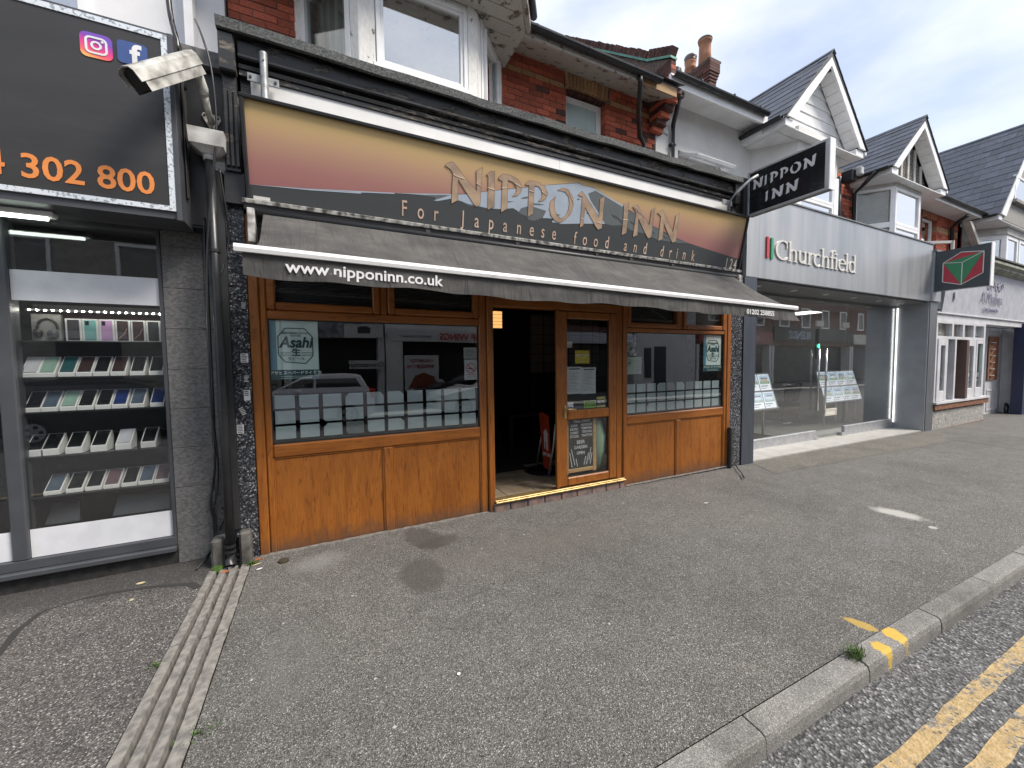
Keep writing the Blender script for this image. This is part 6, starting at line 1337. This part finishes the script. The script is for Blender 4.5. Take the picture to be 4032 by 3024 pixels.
for (y,r0,h,cap) in ((8.22,.165,.74,0),(8.72,.15,.48,1),(9.28,.15,.46,1)):
    prof = [(r0*1.1,0),(r0*1.0,h*.5),(r0*.95,h*.9),(r0*1.12,h*.92),(r0*1.12,h)] if not cap else [(r0*1.05,0),(r0*.95,h*.45),(r0*1.12,h*.5),(r0*1.12,h*.6),(r0*.95,h*.66),(r0*1.1,h*.85),(r0*1.1,h)]
    pt = part('chimney_pot', B().lathe((10.47,y,10.29),prof,16), TERRA, ea, True)
    if cap: part('cowl', B().lathe((10.47,y,10.29+h),[(r0*1.15,0),(r0*1.15,.02),(r0*1.0,.05),(r0*1.25,.10),(r0*1.1,.15),(r0*.4,.18)],14), M('steel cowl',(.16,.14,.13),(.08,.07,.07),rough=.35,metal=.7) if y < 9 else bpy.data.materials['steel cowl'], pt, True)
    else: part('pot_rim', B().lathe((10.47,y,10.29+h),[(r0*1.2,0),(r0*1.2,.03),(r0*.8,.05)],16), LEAD, pt, True)

# projecting sign of the estate agent
pj = thing('cube_sign', 'dark projecting sign with a red and green cube emblem beyond the steel fascia', 'sign', (13.3,3.6,3.8))
bx('box', M('slate grey sign',(.050,.062,.072),(.042,.053,.062),rough=.35), pj, 13.20,13.36,3.16,4.04,3.27,4.19); bx('end_cap', UPVC, pj, 13.19,13.37,3.145,3.159,3.26,4.20)
def cube(pl, mat, nm): part(nm, B().prism([(y,z) for y,z in pl],'x',13.190,13.197), mat, pj)
def cq(u,v_): return (3.98-u*.80, 3.34+v_*.78)   # u right (towards the street), v up
RDI, GRI = flat('emblem red',(.42,.03,.055),.4), flat('emblem green',(.035,.22,.10),.4)
a_,b_,c_,d_,e_,f_,g_ = cq(.12,.72),cq(.47,.96),cq(.90,.88),cq(.50,.66),cq(.12,.16),cq(.50,.02),cq(.90,.28)
cube([a_,b_,c_,d_],RDI,'emblem_face'); cube([a_,d_,f_,e_],RDI,'emblem_face'); cube([d_,c_,g_,f_],RDI,'emblem_face')
for pl in ([a_,c_,d_],[a_,d_,f_],[d_,c_,f_]): part('emblem_triangle', B().prism(pl,'x',13.184,13.189), GRI, pj)
b = B()
for p_,q_ in ((a_,b_),(b_,c_),(c_,d_),(d_,a_),(a_,e_),(e_,f_),(f_,d_),(f_,g_),(g_,c_)): b.tube([(13.186,)+p_,(13.186,)+q_],.010,5)
part('emblem_outline', b, OFFW, pj)
# ------------------------------------------------------------------ cafe and house above
cf = thing('cafe_building', 'red brick house with a half-timbered gable over a white cafe front', 'building', (15.5,4.8,0))
wl = part('brick_wall', B().box(10.22,11.77,YU+.01,5.5,4.3,6.1).box(13.9,15.40,YU+.01,5.5,4.3,6.05).box(16.42,18.2,YU+.01,5.5,4.3,6.05).box(15.40,16.42,YU+.011,5.5,5.86,6.05), MORTAR, cf)
lay(wl, lambda z: [(10.70,11.72)], 4.40, 6.0, YU, pick=lambda x,z,rr: DARKBRICK if rr.random()<.3 else REDBRICK, seed=31)
lay(wl, lambda z: ([(13.95,15.42),(16.40,17.95)] if z < 5.72 else [(13.95,15.36),(16.46,17.95)] if z < 5.93 else [(13.95,17.95)]), 4.40, 6.02, YU, pick=lambda x,z,rr: BUFFBRICK if 5.40<z<5.55 and x>16 else REDBRICK, seed=33)
for k in range(13):
    u = (k+.5)/13; inst('arch_brick', brick_mesh(BUFFBRICK if k%2 else REDBRICK), (15.38+u*1.06,YU+.045,5.80+.05*(1-(2*u-1)**2)), wl, (.068,1,.21), (0,(u-.5)*.3,0))
win('window', B().frame(15.43,16.39,4.4,5.72,5.10,5.17,.06), B().box(15.49,16.33,5.13,5.136,4.46,5.66), cf)
part('open_sash', B().add([(15.5,5.06,4.95),(16.3,4.62,4.95),(16.3,4.62,5.02),(15.5,5.06,5.02),(15.5,5.10,4.95),(16.3,4.66,4.95),(16.3,4.66,5.02),(15.5,5.10,5.02)],[(0,1,2,3),(7,6,5,4),(3,2,6,7),(0,4,5,1),(1,5,6,2)]).box(16.27,16.33,4.60,4.66,4.36,5.02), OFFW, cf)
bx('upper_room', INTDARK, cf, 10.3,18,5.45,5.5,4.3,6.1)
gable(cf, 11.45, 14.33, 5.93, 7.28, 4.2, 7.0, 'timber', rows=9, ns=8, seed=5)
# bay
part('bay_head', B().prism([(11.62,YU),(12.13,YB_),(13.46,YB_),(13.97,YU)],'z',5.68,5.80), WHITEP2, cf)
part('bay_base', B().prism([(11.62,YU),(12.13,YB_),(13.46,YB_),(13.97,YU)],'z',4.2,4.40), WHITEP2, cf)
for z0,z1,nm in ((4.40,4.82,'lower'),(4.82,5.68,'upper')):
    w_ = win('window', B().frame(12.15,13.44,z0,z1,YB_+.005,YB_+.08,.075), B().box(12.225,13.365,YB_+.04,YB_+.046,z0+.075,z1-.075), cf)
    for (a,b_,c,d,s) in ((12.13,YB_,11.62,YU,'l'),(13.46,YB_,13.97,YU,'r')):
        ll = math.hypot(c-a,d-b_); f2, g2 = B(), B()
        cant(f2,a,b_,c,d,.0,.09,0,.08,z0,z1); cant(f2,a,b_,c,d,ll-.08,ll,0,.08,z0,z1); cant(f2,a,b_,c,d,.09,ll-.08,.002,.08,z0,z0+.06); cant(f2,a,b_,c,d,.09,ll-.08,.002,.08,z1-.06,z1)
        cant(g2,a,b_,c,d,.09,ll-.08,.04,.046,z0+.06,z1-.06); w2_ = win('window', f2, g2, cf, GLASS if s == 'l' else GLASSR)
        if s == 'l':
            bl = B()
            for k in range(int((z1-z0-.1)/.036)): cant(bl,a,b_,c,d,.10,ll-.09,.055,.062,z0+.065+k*.036,z0+.092+k*.036)
            part('blind_slats', bl, flat('grey blind '+nm,(.36,.36,.33),.7), w2_)
            bk_ = B(); cant(bk_,a,b_,c,d,.09,ll-.08,.07,.075,z0,z1); part('blind_back', bk_, flat('blind shade '+nm,(.20,.20,.185),.8), w2_)
for (pts_,r_) in (([(10.86,4.95,5.86),(10.88,4.95,4.3)],.05),([(11.30,4.45,5.86),(11.42,4.70,5.72),(11.52,4.93,5.60),(11.54,4.94,4.3)],.042),([(17.0,4.55,5.80),(17.15,4.80,5.70),(17.26,4.93,5.60),(17.27,4.93,4.3)],.05)): part('downpipe', B().tube(pts_,r_,8), BLACKPL, cf, True)
part('hopper', B().box(10.92,11.12,4.72,4.95,5.72,5.98,.02), BLACKPL, cf); part('wall_lamp', B().box(11.0,11.14,4.60,4.71,5.82,6.0,.02), flat('lamp glass',(.45,.46,.45),.3), cf)
part('eaves', B().box(14.3,18.2,4.55,5.0,5.88,5.90).box(14.3,18.2,4.53,4.56,5.86,6.0), UPVC, cf); part('eaves_gutter', B().prism([(4.47+a,5.99+c) for a,c in gp+gp2],'x',14.25,18.3), BLACKPL, cf)
part('roof_slope', B().quad((14.3,4.5,6.03),(18.4,4.5,6.03),(18.4,8.5,9.2),(14.3,8.5,9.2)), SLATE, cf)
rr = random.Random(44)
# cafe shopfront
GREYW = M('cafe white paint',(.60,.60,.62),(.50,.50,.525),scale=3,detail=7,rough=.5)
FASC = M('faded grey fascia',(.44,.45,.49),(.36,.37,.41),scale=4,detail=8,rough=.55)
LILAC = flat('lilac lettering',(.19,.165,.25),.6)
sg = thing('cafe_sign', 'pale grey cafe fascia with lilac lettering and Arabic script', 'sign', (16.8,4.05,2.85))
part('fascia_board', B().add([(13.95,4.09,2.84),(21.5,4.09,2.84),(21.5,4.02,4.02),(14.05,4.02,4.02),(13.95,4.3,2.84),(21.5,4.3,2.84),(21.5,4.3,4.02),(14.05,4.3,4.02)],[(0,1,2,3),(7,6,5,4),(0,4,5,1),(3,2,6,7),(3,7,4,0)]), FASC, sg)
text('Al Madina', .44, LILAC, sg, (17.15,4.035,3.20), sx=.92, bold=-.003, ext=.002); text('Cafe & Sandwich Bar', .15, LILAC, sg, (17.15,4.05,2.98), sx=.9, ext=.003); text('المدينة', .36, LILAC, sg, (17.3,4.03,3.66), ext=.003)
bx('number_plate', FASC, sg, 14.5,14.62,4.03,4.045,3.18,3.36)
part('cornice', B().prism([(4.0,4.02),(3.86,4.10),(3.86,4.16),(3.78,4.20),(3.78,4.27),(5.0,4.30),(5.0,4.02)],'x',14.0,21.5), M('weathered cream cornice',(.38,.39,.33),(.19,.20,.165),scale=6,detail=8,rough=.8), cf)
part('cornice_felt', B().box(14.0,21.5,3.75,5.0,4.30,4.34), FELT, cf)
bx('fascia_return', BRUSHD, cf, 13.6,13.95,4.10,4.4,2.9,4.3)
bx('sub_fascia', GREYW, cf, 13.60,21.4,4.10,4.4,2.63,2.838)
part('lintel_bead', B().box(13.60,21.4,4.06,4.12,2.79,2.83,.006), GREYW, cf)
# tiled riser and window unit
rs = part('riser_core', B().box(13.62,17.15,4.105,4.4,-.3,.42), MORTAR, cf)
PT = [M('cream pattern tile',(.46,.45,.42),(.20,.19,.18),scale=24,detail=1,rough=.35,rnd=.08,lo=.46,hi=.52), M('grey pattern tile',(.40,.39,.375),(.26,.25,.24),scale=34,detail=1,rough=.35,rnd=.08,lo=.46,hi=.52)]
for i in range(23):
    for j in range(3):
        a = 13.63+.153*i; z0 = -.10+.152*j; part('pattern_tile', B().box(a,a+.150,4.09,4.106,z0,z0+.149,.002), PT[(i*3+j*5)%2 if (i+j)%3 else 0], cf)
bx('riser_foot', M('rusty timber',(.24,.15,.11),(.13,.085,.065),scale=7,rough=.85), cf, 13.62,17.15,4.075,4.11,-.2,-.10)
WSILL = M('worn wooden ledge',(.25,.11,.055),(.12,.05,.03),scale=9,detail=7,rough=.75)
bx('wood_ledge', WSILL, cf, 13.60,17.25,4.03,4.4,.40,.545); bx('white_sill', GREYW, cf, 13.58,17.22,4.00,4.4,.547,.60)
wu = part('window_unit', B().box(13.62,13.72,4.08,4.2,.60,2.63).box(16.82,16.95,4.08,4.2,.60,2.63).box(13.72,16.82,4.08,4.2,2.17,2.24).box(13.72,16.82,4.08,4.2,2.56,2.63).box(14.60,14.70,4.08,4.2,2.24,2.56).box(15.30,15.42,4.08,4.2,2.24,2.56).box(16.05,16.17,4.08,4.2,2.24,2.56).box(14.84,14.94,4.08,4.2,.60,2.17), GREYW, cf)
for (a,c) in ((13.72,14.60),(14.70,15.30),(15.42,16.05),(16.17,16.82)): part('pane', B().box(a,c,4.13,4.136,2.24,2.56), glass('cafe glass',(.95,.96,.95),1.0) if a < 14 else bpy.data.materials['cafe glass'], wu); bx('net', flat('net blind',(.40,.40,.37),.9), wu, a,c,4.2,4.21,2.24,2.56)
for (a,c) in ((13.74,14.33),(15.55,16.22),(16.26,16.82)):
    s_ = part('folding_panel', B().frame(a,c,.61,2.16,4.06,4.13,.16 if a < 16.2 else .09,.005,wb=.25), GREYW, cf); part('pane', B().box(a+.15,c-.15,4.09,4.096,.86,2.0), bpy.data.materials['cafe glass'], s_)
part('folded_leaf', B().box(15.34,15.50,4.0,4.3,.61,2.16,.005), flat('brown folded leaf',(.10,.06,.05),.6), cf)
rm = B().box(13.6,17.2,6.8,6.9,-.3,2.9).box(13.55,13.6,4.4,6.9,-.3,2.9).box(17.1,17.2,4.9,6.9,-.3,2.9).box(13.6,17.2,4.4,6.9,2.85,2.9).box(13.6,17.2,4.4,6.9,-.35,-.3); part('cafe_room', rm, flat('cafe room',(.10,.095,.085),.9), cf)
tag(part('drinks_fridge', B().box(14.45,14.95,5.0,5.5,-.3,1.3,.02), flat('fridge steel',(.30,.30,.29),.35)), 'pale upright fridge seen through the open cafe window', 'fridge')
# recessed door wall
bx('door_reveal', GREYW, cf, 17.2,21.0,4.62,4.9,-.3,2.63)
dp_ = part('panelled_wall', B().box(19.15,20.55,4.57,4.619,-.3,2.63).frame(19.3,20.3,-.05,.65,4.55,4.571,.06).frame(19.3,20.3,2.42,2.60,4.55,4.571,.05), GREYW, cf)
bd = thing('menu_board', 'tall brown wooden board with pale round medallions beside the cafe door', 'board', (19.6,4.55,1.0))
part('board', B().box(19.2,20.08,4.53,4.55,.96,2.36), WSILL, bd)
for k in range(6): part('medallion', B().lathe((19.42,4.528,1.10+.21*k),[(.085,-.0),(.085,.02)],12), OFFW, bd)
bx('door_post', GREYW, cf, 20.55,20.80,4.3,4.62,-.35,2.63); part('white_door', B().box(20.82,22.0,4.60,4.66,-.3,2.15).frame(20.95,21.9,.0,.8,4.585,4.605,.08).frame(20.95,21.9,1.0,2.0,4.585,4.605,.08), UPVC, cf)
bx('door_light', bpy.data.materials['cafe glass'], cf, 20.82,22,4.61,4.616,2.2,2.6)
bx('blue_pilaster', flat('navy paint',(.012,.02,.065),.4), cf, 20.15,20.95,4.0,4.25,-.4,2.75)
wh = thing('hand_truck', 'small wheeled trolley standing at the foot of the cafe door', 'trolley', (20.3,4.35,-.2))
cr = [(20.33+.16*math.cos(2*math.pi*k/16),4.36,.0+.16*math.sin(2*math.pi*k/16)) for k in range(17)]
part('wheel', B().tube(cr,.025,6), CHARC, wh); part('frame', B().tube([(20.2,4.4,-.12),(20.25,4.42,.14),(20.5,4.42,.18)],.015,6), ALU, wh)
tag(part('green_poster', B().box(16.36,16.72,4.14,4.145,1.35,1.95), flat('green poster',(.10,.40,.22),.5)), 'green poster in the narrow right pane of the cafe window', 'poster')
tag(part('service_trench', B().quad((11.95,2.0,gz(12)+.003),(11.98,2.0,gz(12)+.003),(12.27,3.6,gz(12.27)+.003),(12.24,3.6,gz(12.24)+.003)), flat('tar seam',(.06,.058,.055),.9)), kind='structure')

# ------------------------------------------------------------------ end house
eh = thing('end_house', 'slate roofed house with a pebbledashed gable at the right edge', 'building', (21,4.8,0))
bx('brick_wall', REDBRICK, eh, 17.96,19.2,YU+.01,5.4,4.3,6.0); bx('side_wall', PEBBLE, eh, 19.2,30,4.9,5.4,4.3,6.2)
gable(eh, 18.14, 24.4, 5.93, 9.35, 4.2, 8.4, 'pebble', rows=14, ns=10, seed=8)
part('verge_trim', B().prism([(18.12,5.90),(21.27,9.37),(21.27,9.27),(18.24,5.90)],'y',4.17,4.199), UPVC, eh)
win('window', B().frame(19.25,20.6,6.50,7.25,4.19,4.25,.07), B().box(19.32,20.53,4.215,4.221,6.57,7.18), eh); bx('window_ledge', CONC, eh, 19.1,20.7,4.12,4.24,6.40,6.49)
part('timber_strut', B().prism([(17.35,5.72),(17.55,5.72),(18.38,5.12),(18.38,4.95),(18.22,5.05)],'y',4.6,4.75).box(18.2,18.42,4.75,4.98,4.9,5.85), WHITEP2, eh)
part('bay_head', B().prism([(18.9,YU),(19.5,4.35),(24,4.35),(24,YU)],'z',5.55,5.80), WHITEP2, eh)
for (a,c) in ((19.6,20.7),(20.8,22.2)): win('window', B().frame(a,c,4.3,5.55,4.38,4.46,.12), B().box(a+.12,c-.12,4.41,4.416,4.4,5.45), eh)
f2, g2 = B(), B(); cant(f2,19.55,4.38,18.95,YU,0,.12,0,.08,4.3,5.55); cant(f2,19.55,4.38,18.95,YU,.75,.86,0,.08,4.3,5.55); cant(g2,19.55,4.38,18.95,YU,.12,.75,.03,.036,4.3,5.5); cant(f2,19.55,4.38,18.95,YU,.12,.75,.0,.08,5.4,5.55); win('window', f2, g2, eh)
bx('room', INTDARK, eh, 18.4,24,5.05,5.1,4.2,6.5); bx('ground_floor', flat('grey blue front',(.10,.13,.17),.6), eh, 20.96,34,4.2,5.2,-.5,2.83)

# ------------------------------------------------------------------ buildings opposite (seen in the glass)
def opposite(name, label, x0, x1, h, wallm, signm, signz, rest):
    o = thing(name, label, 'building', ((x0+x1)/2,-10,0)); yf = -9.4
    bx('wall', wallm, o, x0,x1,yf-6,yf,2.8 if rest else -.2,h)
    part('roof', B().prism([(x0-.1,h),(x1+.1,h),(x1-.4,h+.7),(x0+.4,h+.7)],'y',yf-5,yf+.25), SLATE, o)
    if rest:
        bx('shopfront', PUREBLK, o, x0+.2,x1-.2,yf-2.5,yf-.7,-.2,2.8)
        for x in (x0,x1-.25): bx('pilaster', OFFW, o, x,x+.25,yf-.6,yf+.02,-.2,2.8)
        bx('sign_board', signm, o, x0+.1,x1-.1,yf+.001,yf+.14,*signz)
    n_ = max(1,int((x1-x0)/2.6))
    for k in range(n_):
        xa = x0+(x1-x0)*(k+.5)/n_; w_ = part('window', B().frame(xa-.6,xa+.6,4.3,5.9,yf-.02,yf+.06,.10), UPVC, o); part('pane', B().box(xa-.5,xa+.5,yf+.0,yf+.006,4.4,5.8), GLASS, w_)
        bx('window_dark', PUREBLK, w_, xa-.5,xa+.5,yf-.019,yf-.01,4.4,5.8)
    return o
BW = flat('white board print',(.52,.52,.50),.5)
o1 = opposite('opposite_shop', 'dark open shop with a white board across the street', -1.2,2.55,6.6,M('stone wall',(.30,.29,.27),(.2,.195,.18),scale=8,rough=.9),M('photo board',(.30,.30,.31),(.08,.08,.085),scale=5,detail=6,rough=.5),(2.80,3.40),True)
bx('logo_board', BW, o1, .98,2.5,-9.259,-9.24,2.80,3.36)
text('Crematorium', .26, PUREBLK, o1, (1.75,-9.05,1.60), rot=(R(90),0,R(180)), bold=.003, ext=.005); bx('hanging_board', BW, o1, 1.12,2.48,-9.12,-9.06,1.52,1.86)
text('135', .12, PUREBLK, o1, (2.3,-9.235,3.18), rot=(R(90),0,R(180)), ext=.003)
part('bread_logo', B().prism([(1.5,2.98),(1.98,2.98),(2.0,3.2),(1.85,3.28),(1.6,3.28),(1.48,3.2)],'y',-9.238,-9.232), CHARC, o1)
o2 = opposite('opposite_shop', 'white chicken shop with red lettering across the street', 2.6,9.5,6.7,RENDER,BW,(2.68,3.2),True)
text('OF WINGS', .42, flat('red letters',(.45,.03,.04),.4), o2, (6.0,-9.25,2.78), rot=(R(90),0,R(180)), bold=.012, ext=.01); text('DINE IN & TAKEAWAY', .14, CHARC, o2, (3.9,-9.25,2.85), rot=(R(90),0,R(180)), ext=.004)
bx('poster_board', BW, o2, 3.37,4.9,-9.3,-9.26,.5,2.06); text('UNLIMITED', .2, flat('dark red ink',(.25,.03,.04),.5), o2, (4.12,-9.25,1.75), rot=(R(90),0,R(180)), bold=.005); text('WINGS', .24, bpy.data.materials['dark red ink'], o2, (4.3,-9.25,1.48), rot=(R(90),0,R(180)), bold=.008); text('£11.90', .2, bpy.data.materials['red letters'], o2, (3.72,-9.25,1.5), rot=(R(90),0,R(180)), bold=.006)
part('food_picture', B().prism([(3.5,.6),(4.8,.6),(4.7,1.1),(4.2,1.3),(3.8,1.15)],'y',-9.258,-9.25), M('wings print',(.30,.06,.02),(.05,.02,.015),scale=14,rough=.5), o2)
bx('tiled_pier', OFFW, o2, 2.6,3.3,-9.41,-9.26,-.2,2.66)
o3 = opposite('opposite_house', 'white rendered house across the street', 16.9,21.9,6.6,RENDER,BW,(0,0),False)
bx('front_door', CHARC, o3, 18.35,19.3,-9.399,-9.36,-.2,2.6); bx('ground_window', CHARC, o3, 17.5,18.1,-9.399,-9.36,.7,2.5)
o4 = opposite('opposite_building', 'dark brick building with a yard wall between white neighbours across the street', 9.55,16.85,6.4,DARKBRICK,FASC,(2.7,3.3),True)
o5 = opposite('opposite_shop', 'grill shop with a red signboard across the street', 22.0,32.0,6.9,M('brown brick wall',(.16,.085,.06),(.1,.055,.04),scale=6,rough=.9),flat('red signboard',(.26,.03,.03),.4),(2.9,3.8),True)
text('SMILE GRILL', .6, flat('pink letters',(.5,.3,.3),.5), o5, (28.6,-9.25,3.1), rot=(R(90),0,R(180)), bold=.01, ext=.01)
o6 = opposite('opposite_shop', 'shop with a black signboard and pale blue letters across the street', 32.1,44.0,6.9,bpy.data.materials['brown brick wall'],PUREBLK,(3.2,4.3),True)
text('BLENDZ', .85, flat('pale blue letters',(.36,.45,.55),.5), o6, (35.5,-9.25,3.4), rot=(R(90),0,R(180)), bold=.015, ext=.01)
o7 = opposite('opposite_house', 'pale stone house with railings across the street', -9.5,-1.3,6.7,M('pale stone house',(.33,.31,.28),(.24,.225,.2),scale=6,rough=.9),BW,(0,0),False)
o8 = opposite('opposite_building', 'long brick terrace with a cream shop board far along the opposite side', 44.1,75.0,7.2,bpy.data.materials['brown brick wall'],CREAMP,(3.0,3.9),True)
for x in (-7.6,-4.2): bx('ground_window', CHARC, o7, x,x+1.6,-9.399,-9.36,.9,2.6); bx('window_surround', OFFW, o7, x-.2,x+1.8,-9.399,-9.365,2.65,2.9)
part('railings', B().box(-3.2,-1.4,-9.0,-8.97,.95,1.0), CHARC, o7)
for k in range(15): part('railing_bar', B().box(-3.2+.125*k,-3.18+.125*k,-9.0,-8.98,.0,.95), CHARC, o7)

# ------------------------------------------------------------------ parked cars (mirrored in the windows)
TYRE = flat('tyre',(.015,.015,.016),.8); RIM = flat('alloy rim',(.42,.42,.43),.3,.6); CARG = glass('car glass',(.08,.09,.09),2.5); TAILR = flat('tail lamp',(.55,.02,.02),.15)
def car(label, x, y, L_, H_, paint, sgn, body='hatch', plate=True, group='cars in the street'):
    """side profile extruded with tumblehome; sgn=+1 nose to +x"""
    c = thing('parked_car', label, 'car', (x,y,-.1), group, (0,0,0 if sgn > 0 else math.pi)); W_ = .86
    if body == 'hatch': low = [(-L_/2,.35),(-L_/2,.75),(-L_/2+.06,.95),(L_/2-.95,.98),(L_/2-.12,.78),(L_/2,.55),(L_/2,.3),(L_/2-.25,.22),(-L_/2+.2,.22)]; top = [(-L_/2+.10,.95),(-L_/2+.38,H_-.04),(-L_/2+.8,H_),(L_/2-2.2,H_-.02),(L_/2-1.75,H_-.10),(L_/2-.85,.97)]
    else: low = [(-L_/2,.4),(-L_/2,.85),(-L_/2+.1,1.0),(L_/2-1.2,.98),(L_/2-.15,.76),(L_/2,.55),(L_/2,.3),(L_/2-.25,.22),(-L_/2+.2,.22)]; top = [(-L_/2+.55,1.0),(-L_/2+1.25,H_-.05),(-L_/2+1.7,H_),(L_/2-2.3,H_-.02),(L_/2-2.0,H_-.08),(L_/2-1.05,.97)]
    def solid(pts, w0, f_w, name, mat):
        b = B(); n = len(pts)
        secs = [(-w0,.90),(-w0*.93,1.0),(w0*.93,1.0),(w0,.90)]
        for yy,k in secs:
            cz = sum(p[1] for p in pts)/n; cx = sum(p[0] for p in pts)/n
            b.v += [(cx+(p[0]-cx)*(.965 if k < 1 else 1), yy*f_w(p[1]), cz+(p[1]-cz)*(.93 if k < 1 else 1)) for p in pts]
        b.f = [tuple(range(n-1,-1,-1)), tuple(range(3*n,4*n))]+[(s*n+i,s*n+(i+1)%n,(s+1)*n+(i+1)%n,(s+1)*n+i) for s in range(3) for i in range(n)]
        return part(name, b, mat, c)
    bd = solid(low, W_, lambda z: 1.0, 'body', paint)
    cabm = solid(top, W_*.93, lambda z: 1-.22*max(0,(z-.95)/(H_-.95)), 'cabin', paint)
    # side and end glass, slightly proud of the cabin
    for s in (-1,1):
        f_w = lambda z: (W_*.93*(1-.22*max(0,(z-.95)/(H_-.95))))+.004
        t0, t1 = top[0], top[-1]; zb, zt = 1.02, H_-.13
        xa, xb = top[1][0]+.02, top[4][0]-.05
        pl = [(t0[0]+.22,zb),(xa+.12,zt),(xb-.02,zt),(t1[0]-.15,zb)]
        m_ = (pl[0][0]+pl[3][0])/2+.1
        for seg in ([pl[0],pl[1],(m_-.05,zt),(m_-.03,zb)],[(m_+.03,zb),(m_+.01,zt),pl[2],pl[3]]):
            b = B().add([(p[0],s*f_w(p[1]),p[1]) for p in seg]+[(p[0],s*(f_w(p[1])-.012),p[1]) for p in seg],[(0,1,2,3),(7,6,5,4),(0,4,5,1),(1,5,6,2),(2,6,7,3),(3,7,4,0)]); part('side_window', b, CARG, cabm)
    for (p0,p1,nm) in ((top[0],top[1],'rear_window'),(top[-1],top[-2],'windscreen')):
        a = Vector(p0).lerp(Vector(p1),.12); e = Vector(p0).lerp(Vector(p1),.9); off = .012*(-1 if nm == 'rear_window' else 1)
        wa, we = .72, .62
        part(nm, B().add([(a.x+off,-wa,a.y),(a.x+off,wa,a.y),(e.x+off,we,e.y+.008),(e.x+off,-we,e.y+.008)],[(0,1,2,3)]), CARG, cabm)
    for xw in (-L_/2+.78,L_/2-.85):
        for s in (-1,1):
            w = part('wheel', B().tube([(xw,s*(W_-.18),.31),(xw,s*(W_+.012),.31)],.315,24), TYRE, c); b = B().tube([(xw,s*(W_-.02),.31),(xw,s*(W_+.018),.31)],.21,20)
            part('rim', b, RIM, w)
            for k in range(5): part('spoke_gap', B().tube([(xw+.13*math.cos(k*1.257),s*(W_+.016),.31+.13*math.sin(k*1.257)),(xw+.13*math.cos(k*1.257),s*(W_+.0225),.31+.13*math.sin(k*1.257))],.045,8), TYRE, w)
    for s in (-1,1):
        part('tail_lamp', B().box(-L_/2-.012,-L_/2+.14,s*W_*.70,s*(W_+.004),.78,1.06,.02), TAILR, c); part('head_lamp', B().box(L_/2-.30,L_/2-.05,s*W_*.62,s*(W_-.02),.62,.76,.03), flat('head lamp',(.6,.62,.63),.1) if 'head lamp' not in bpy.data.materials else bpy.data.materials['head lamp'], c)
        part('door_handle', B().box(-.35,-.2,s*W_,s*(W_+.02),.86,.89,.006), paint, c); part('mirror', B().box(L_/2-1.75,L_/2-1.6,s*W_,s*(W_+.16),.98,1.10,.03), paint, c)
    part('number_plate', B().box(-L_/2-.02,-L_/2-.008,-.26,.26,.60,.71), flat('plate yellow',(.55,.42,.05),.5) if 'plate yellow' not in bpy.data.materials else bpy.data.materials['plate yellow'], c)
    part('grille', B().box(L_/2-.02,L_/2+.012,-.45,.45,.45,.58,.01), PUREBLK, c)
    return c
def paint(n_, c_): return M(n_, c_, tuple(x*.95 for x in c_), rough=.25, metal=.15)
car('silver hatchback parked across the street, mirrored in the left restaurant window', -.35,-5.3,3.75,1.52,paint('silver paint',(.60,.60,.63)),-1)
car('white saloon parked across the street, mirrored in the restaurant door', 5.85,-5.3,4.6,1.45,paint('white paint',(.66,.66,.66)),-1,'saloon')
car('black car standing in front of the chicken shop across the street', 5.6,-7.8,4.4,1.48,paint('black paint',(.02,.02,.022)),-1,'saloon')
car('dark grey car passing in the street, mirrored in the phone shop window', -4.6,-5.3,4.3,1.5,paint('dark grey paint',(.035,.037,.04)),1)
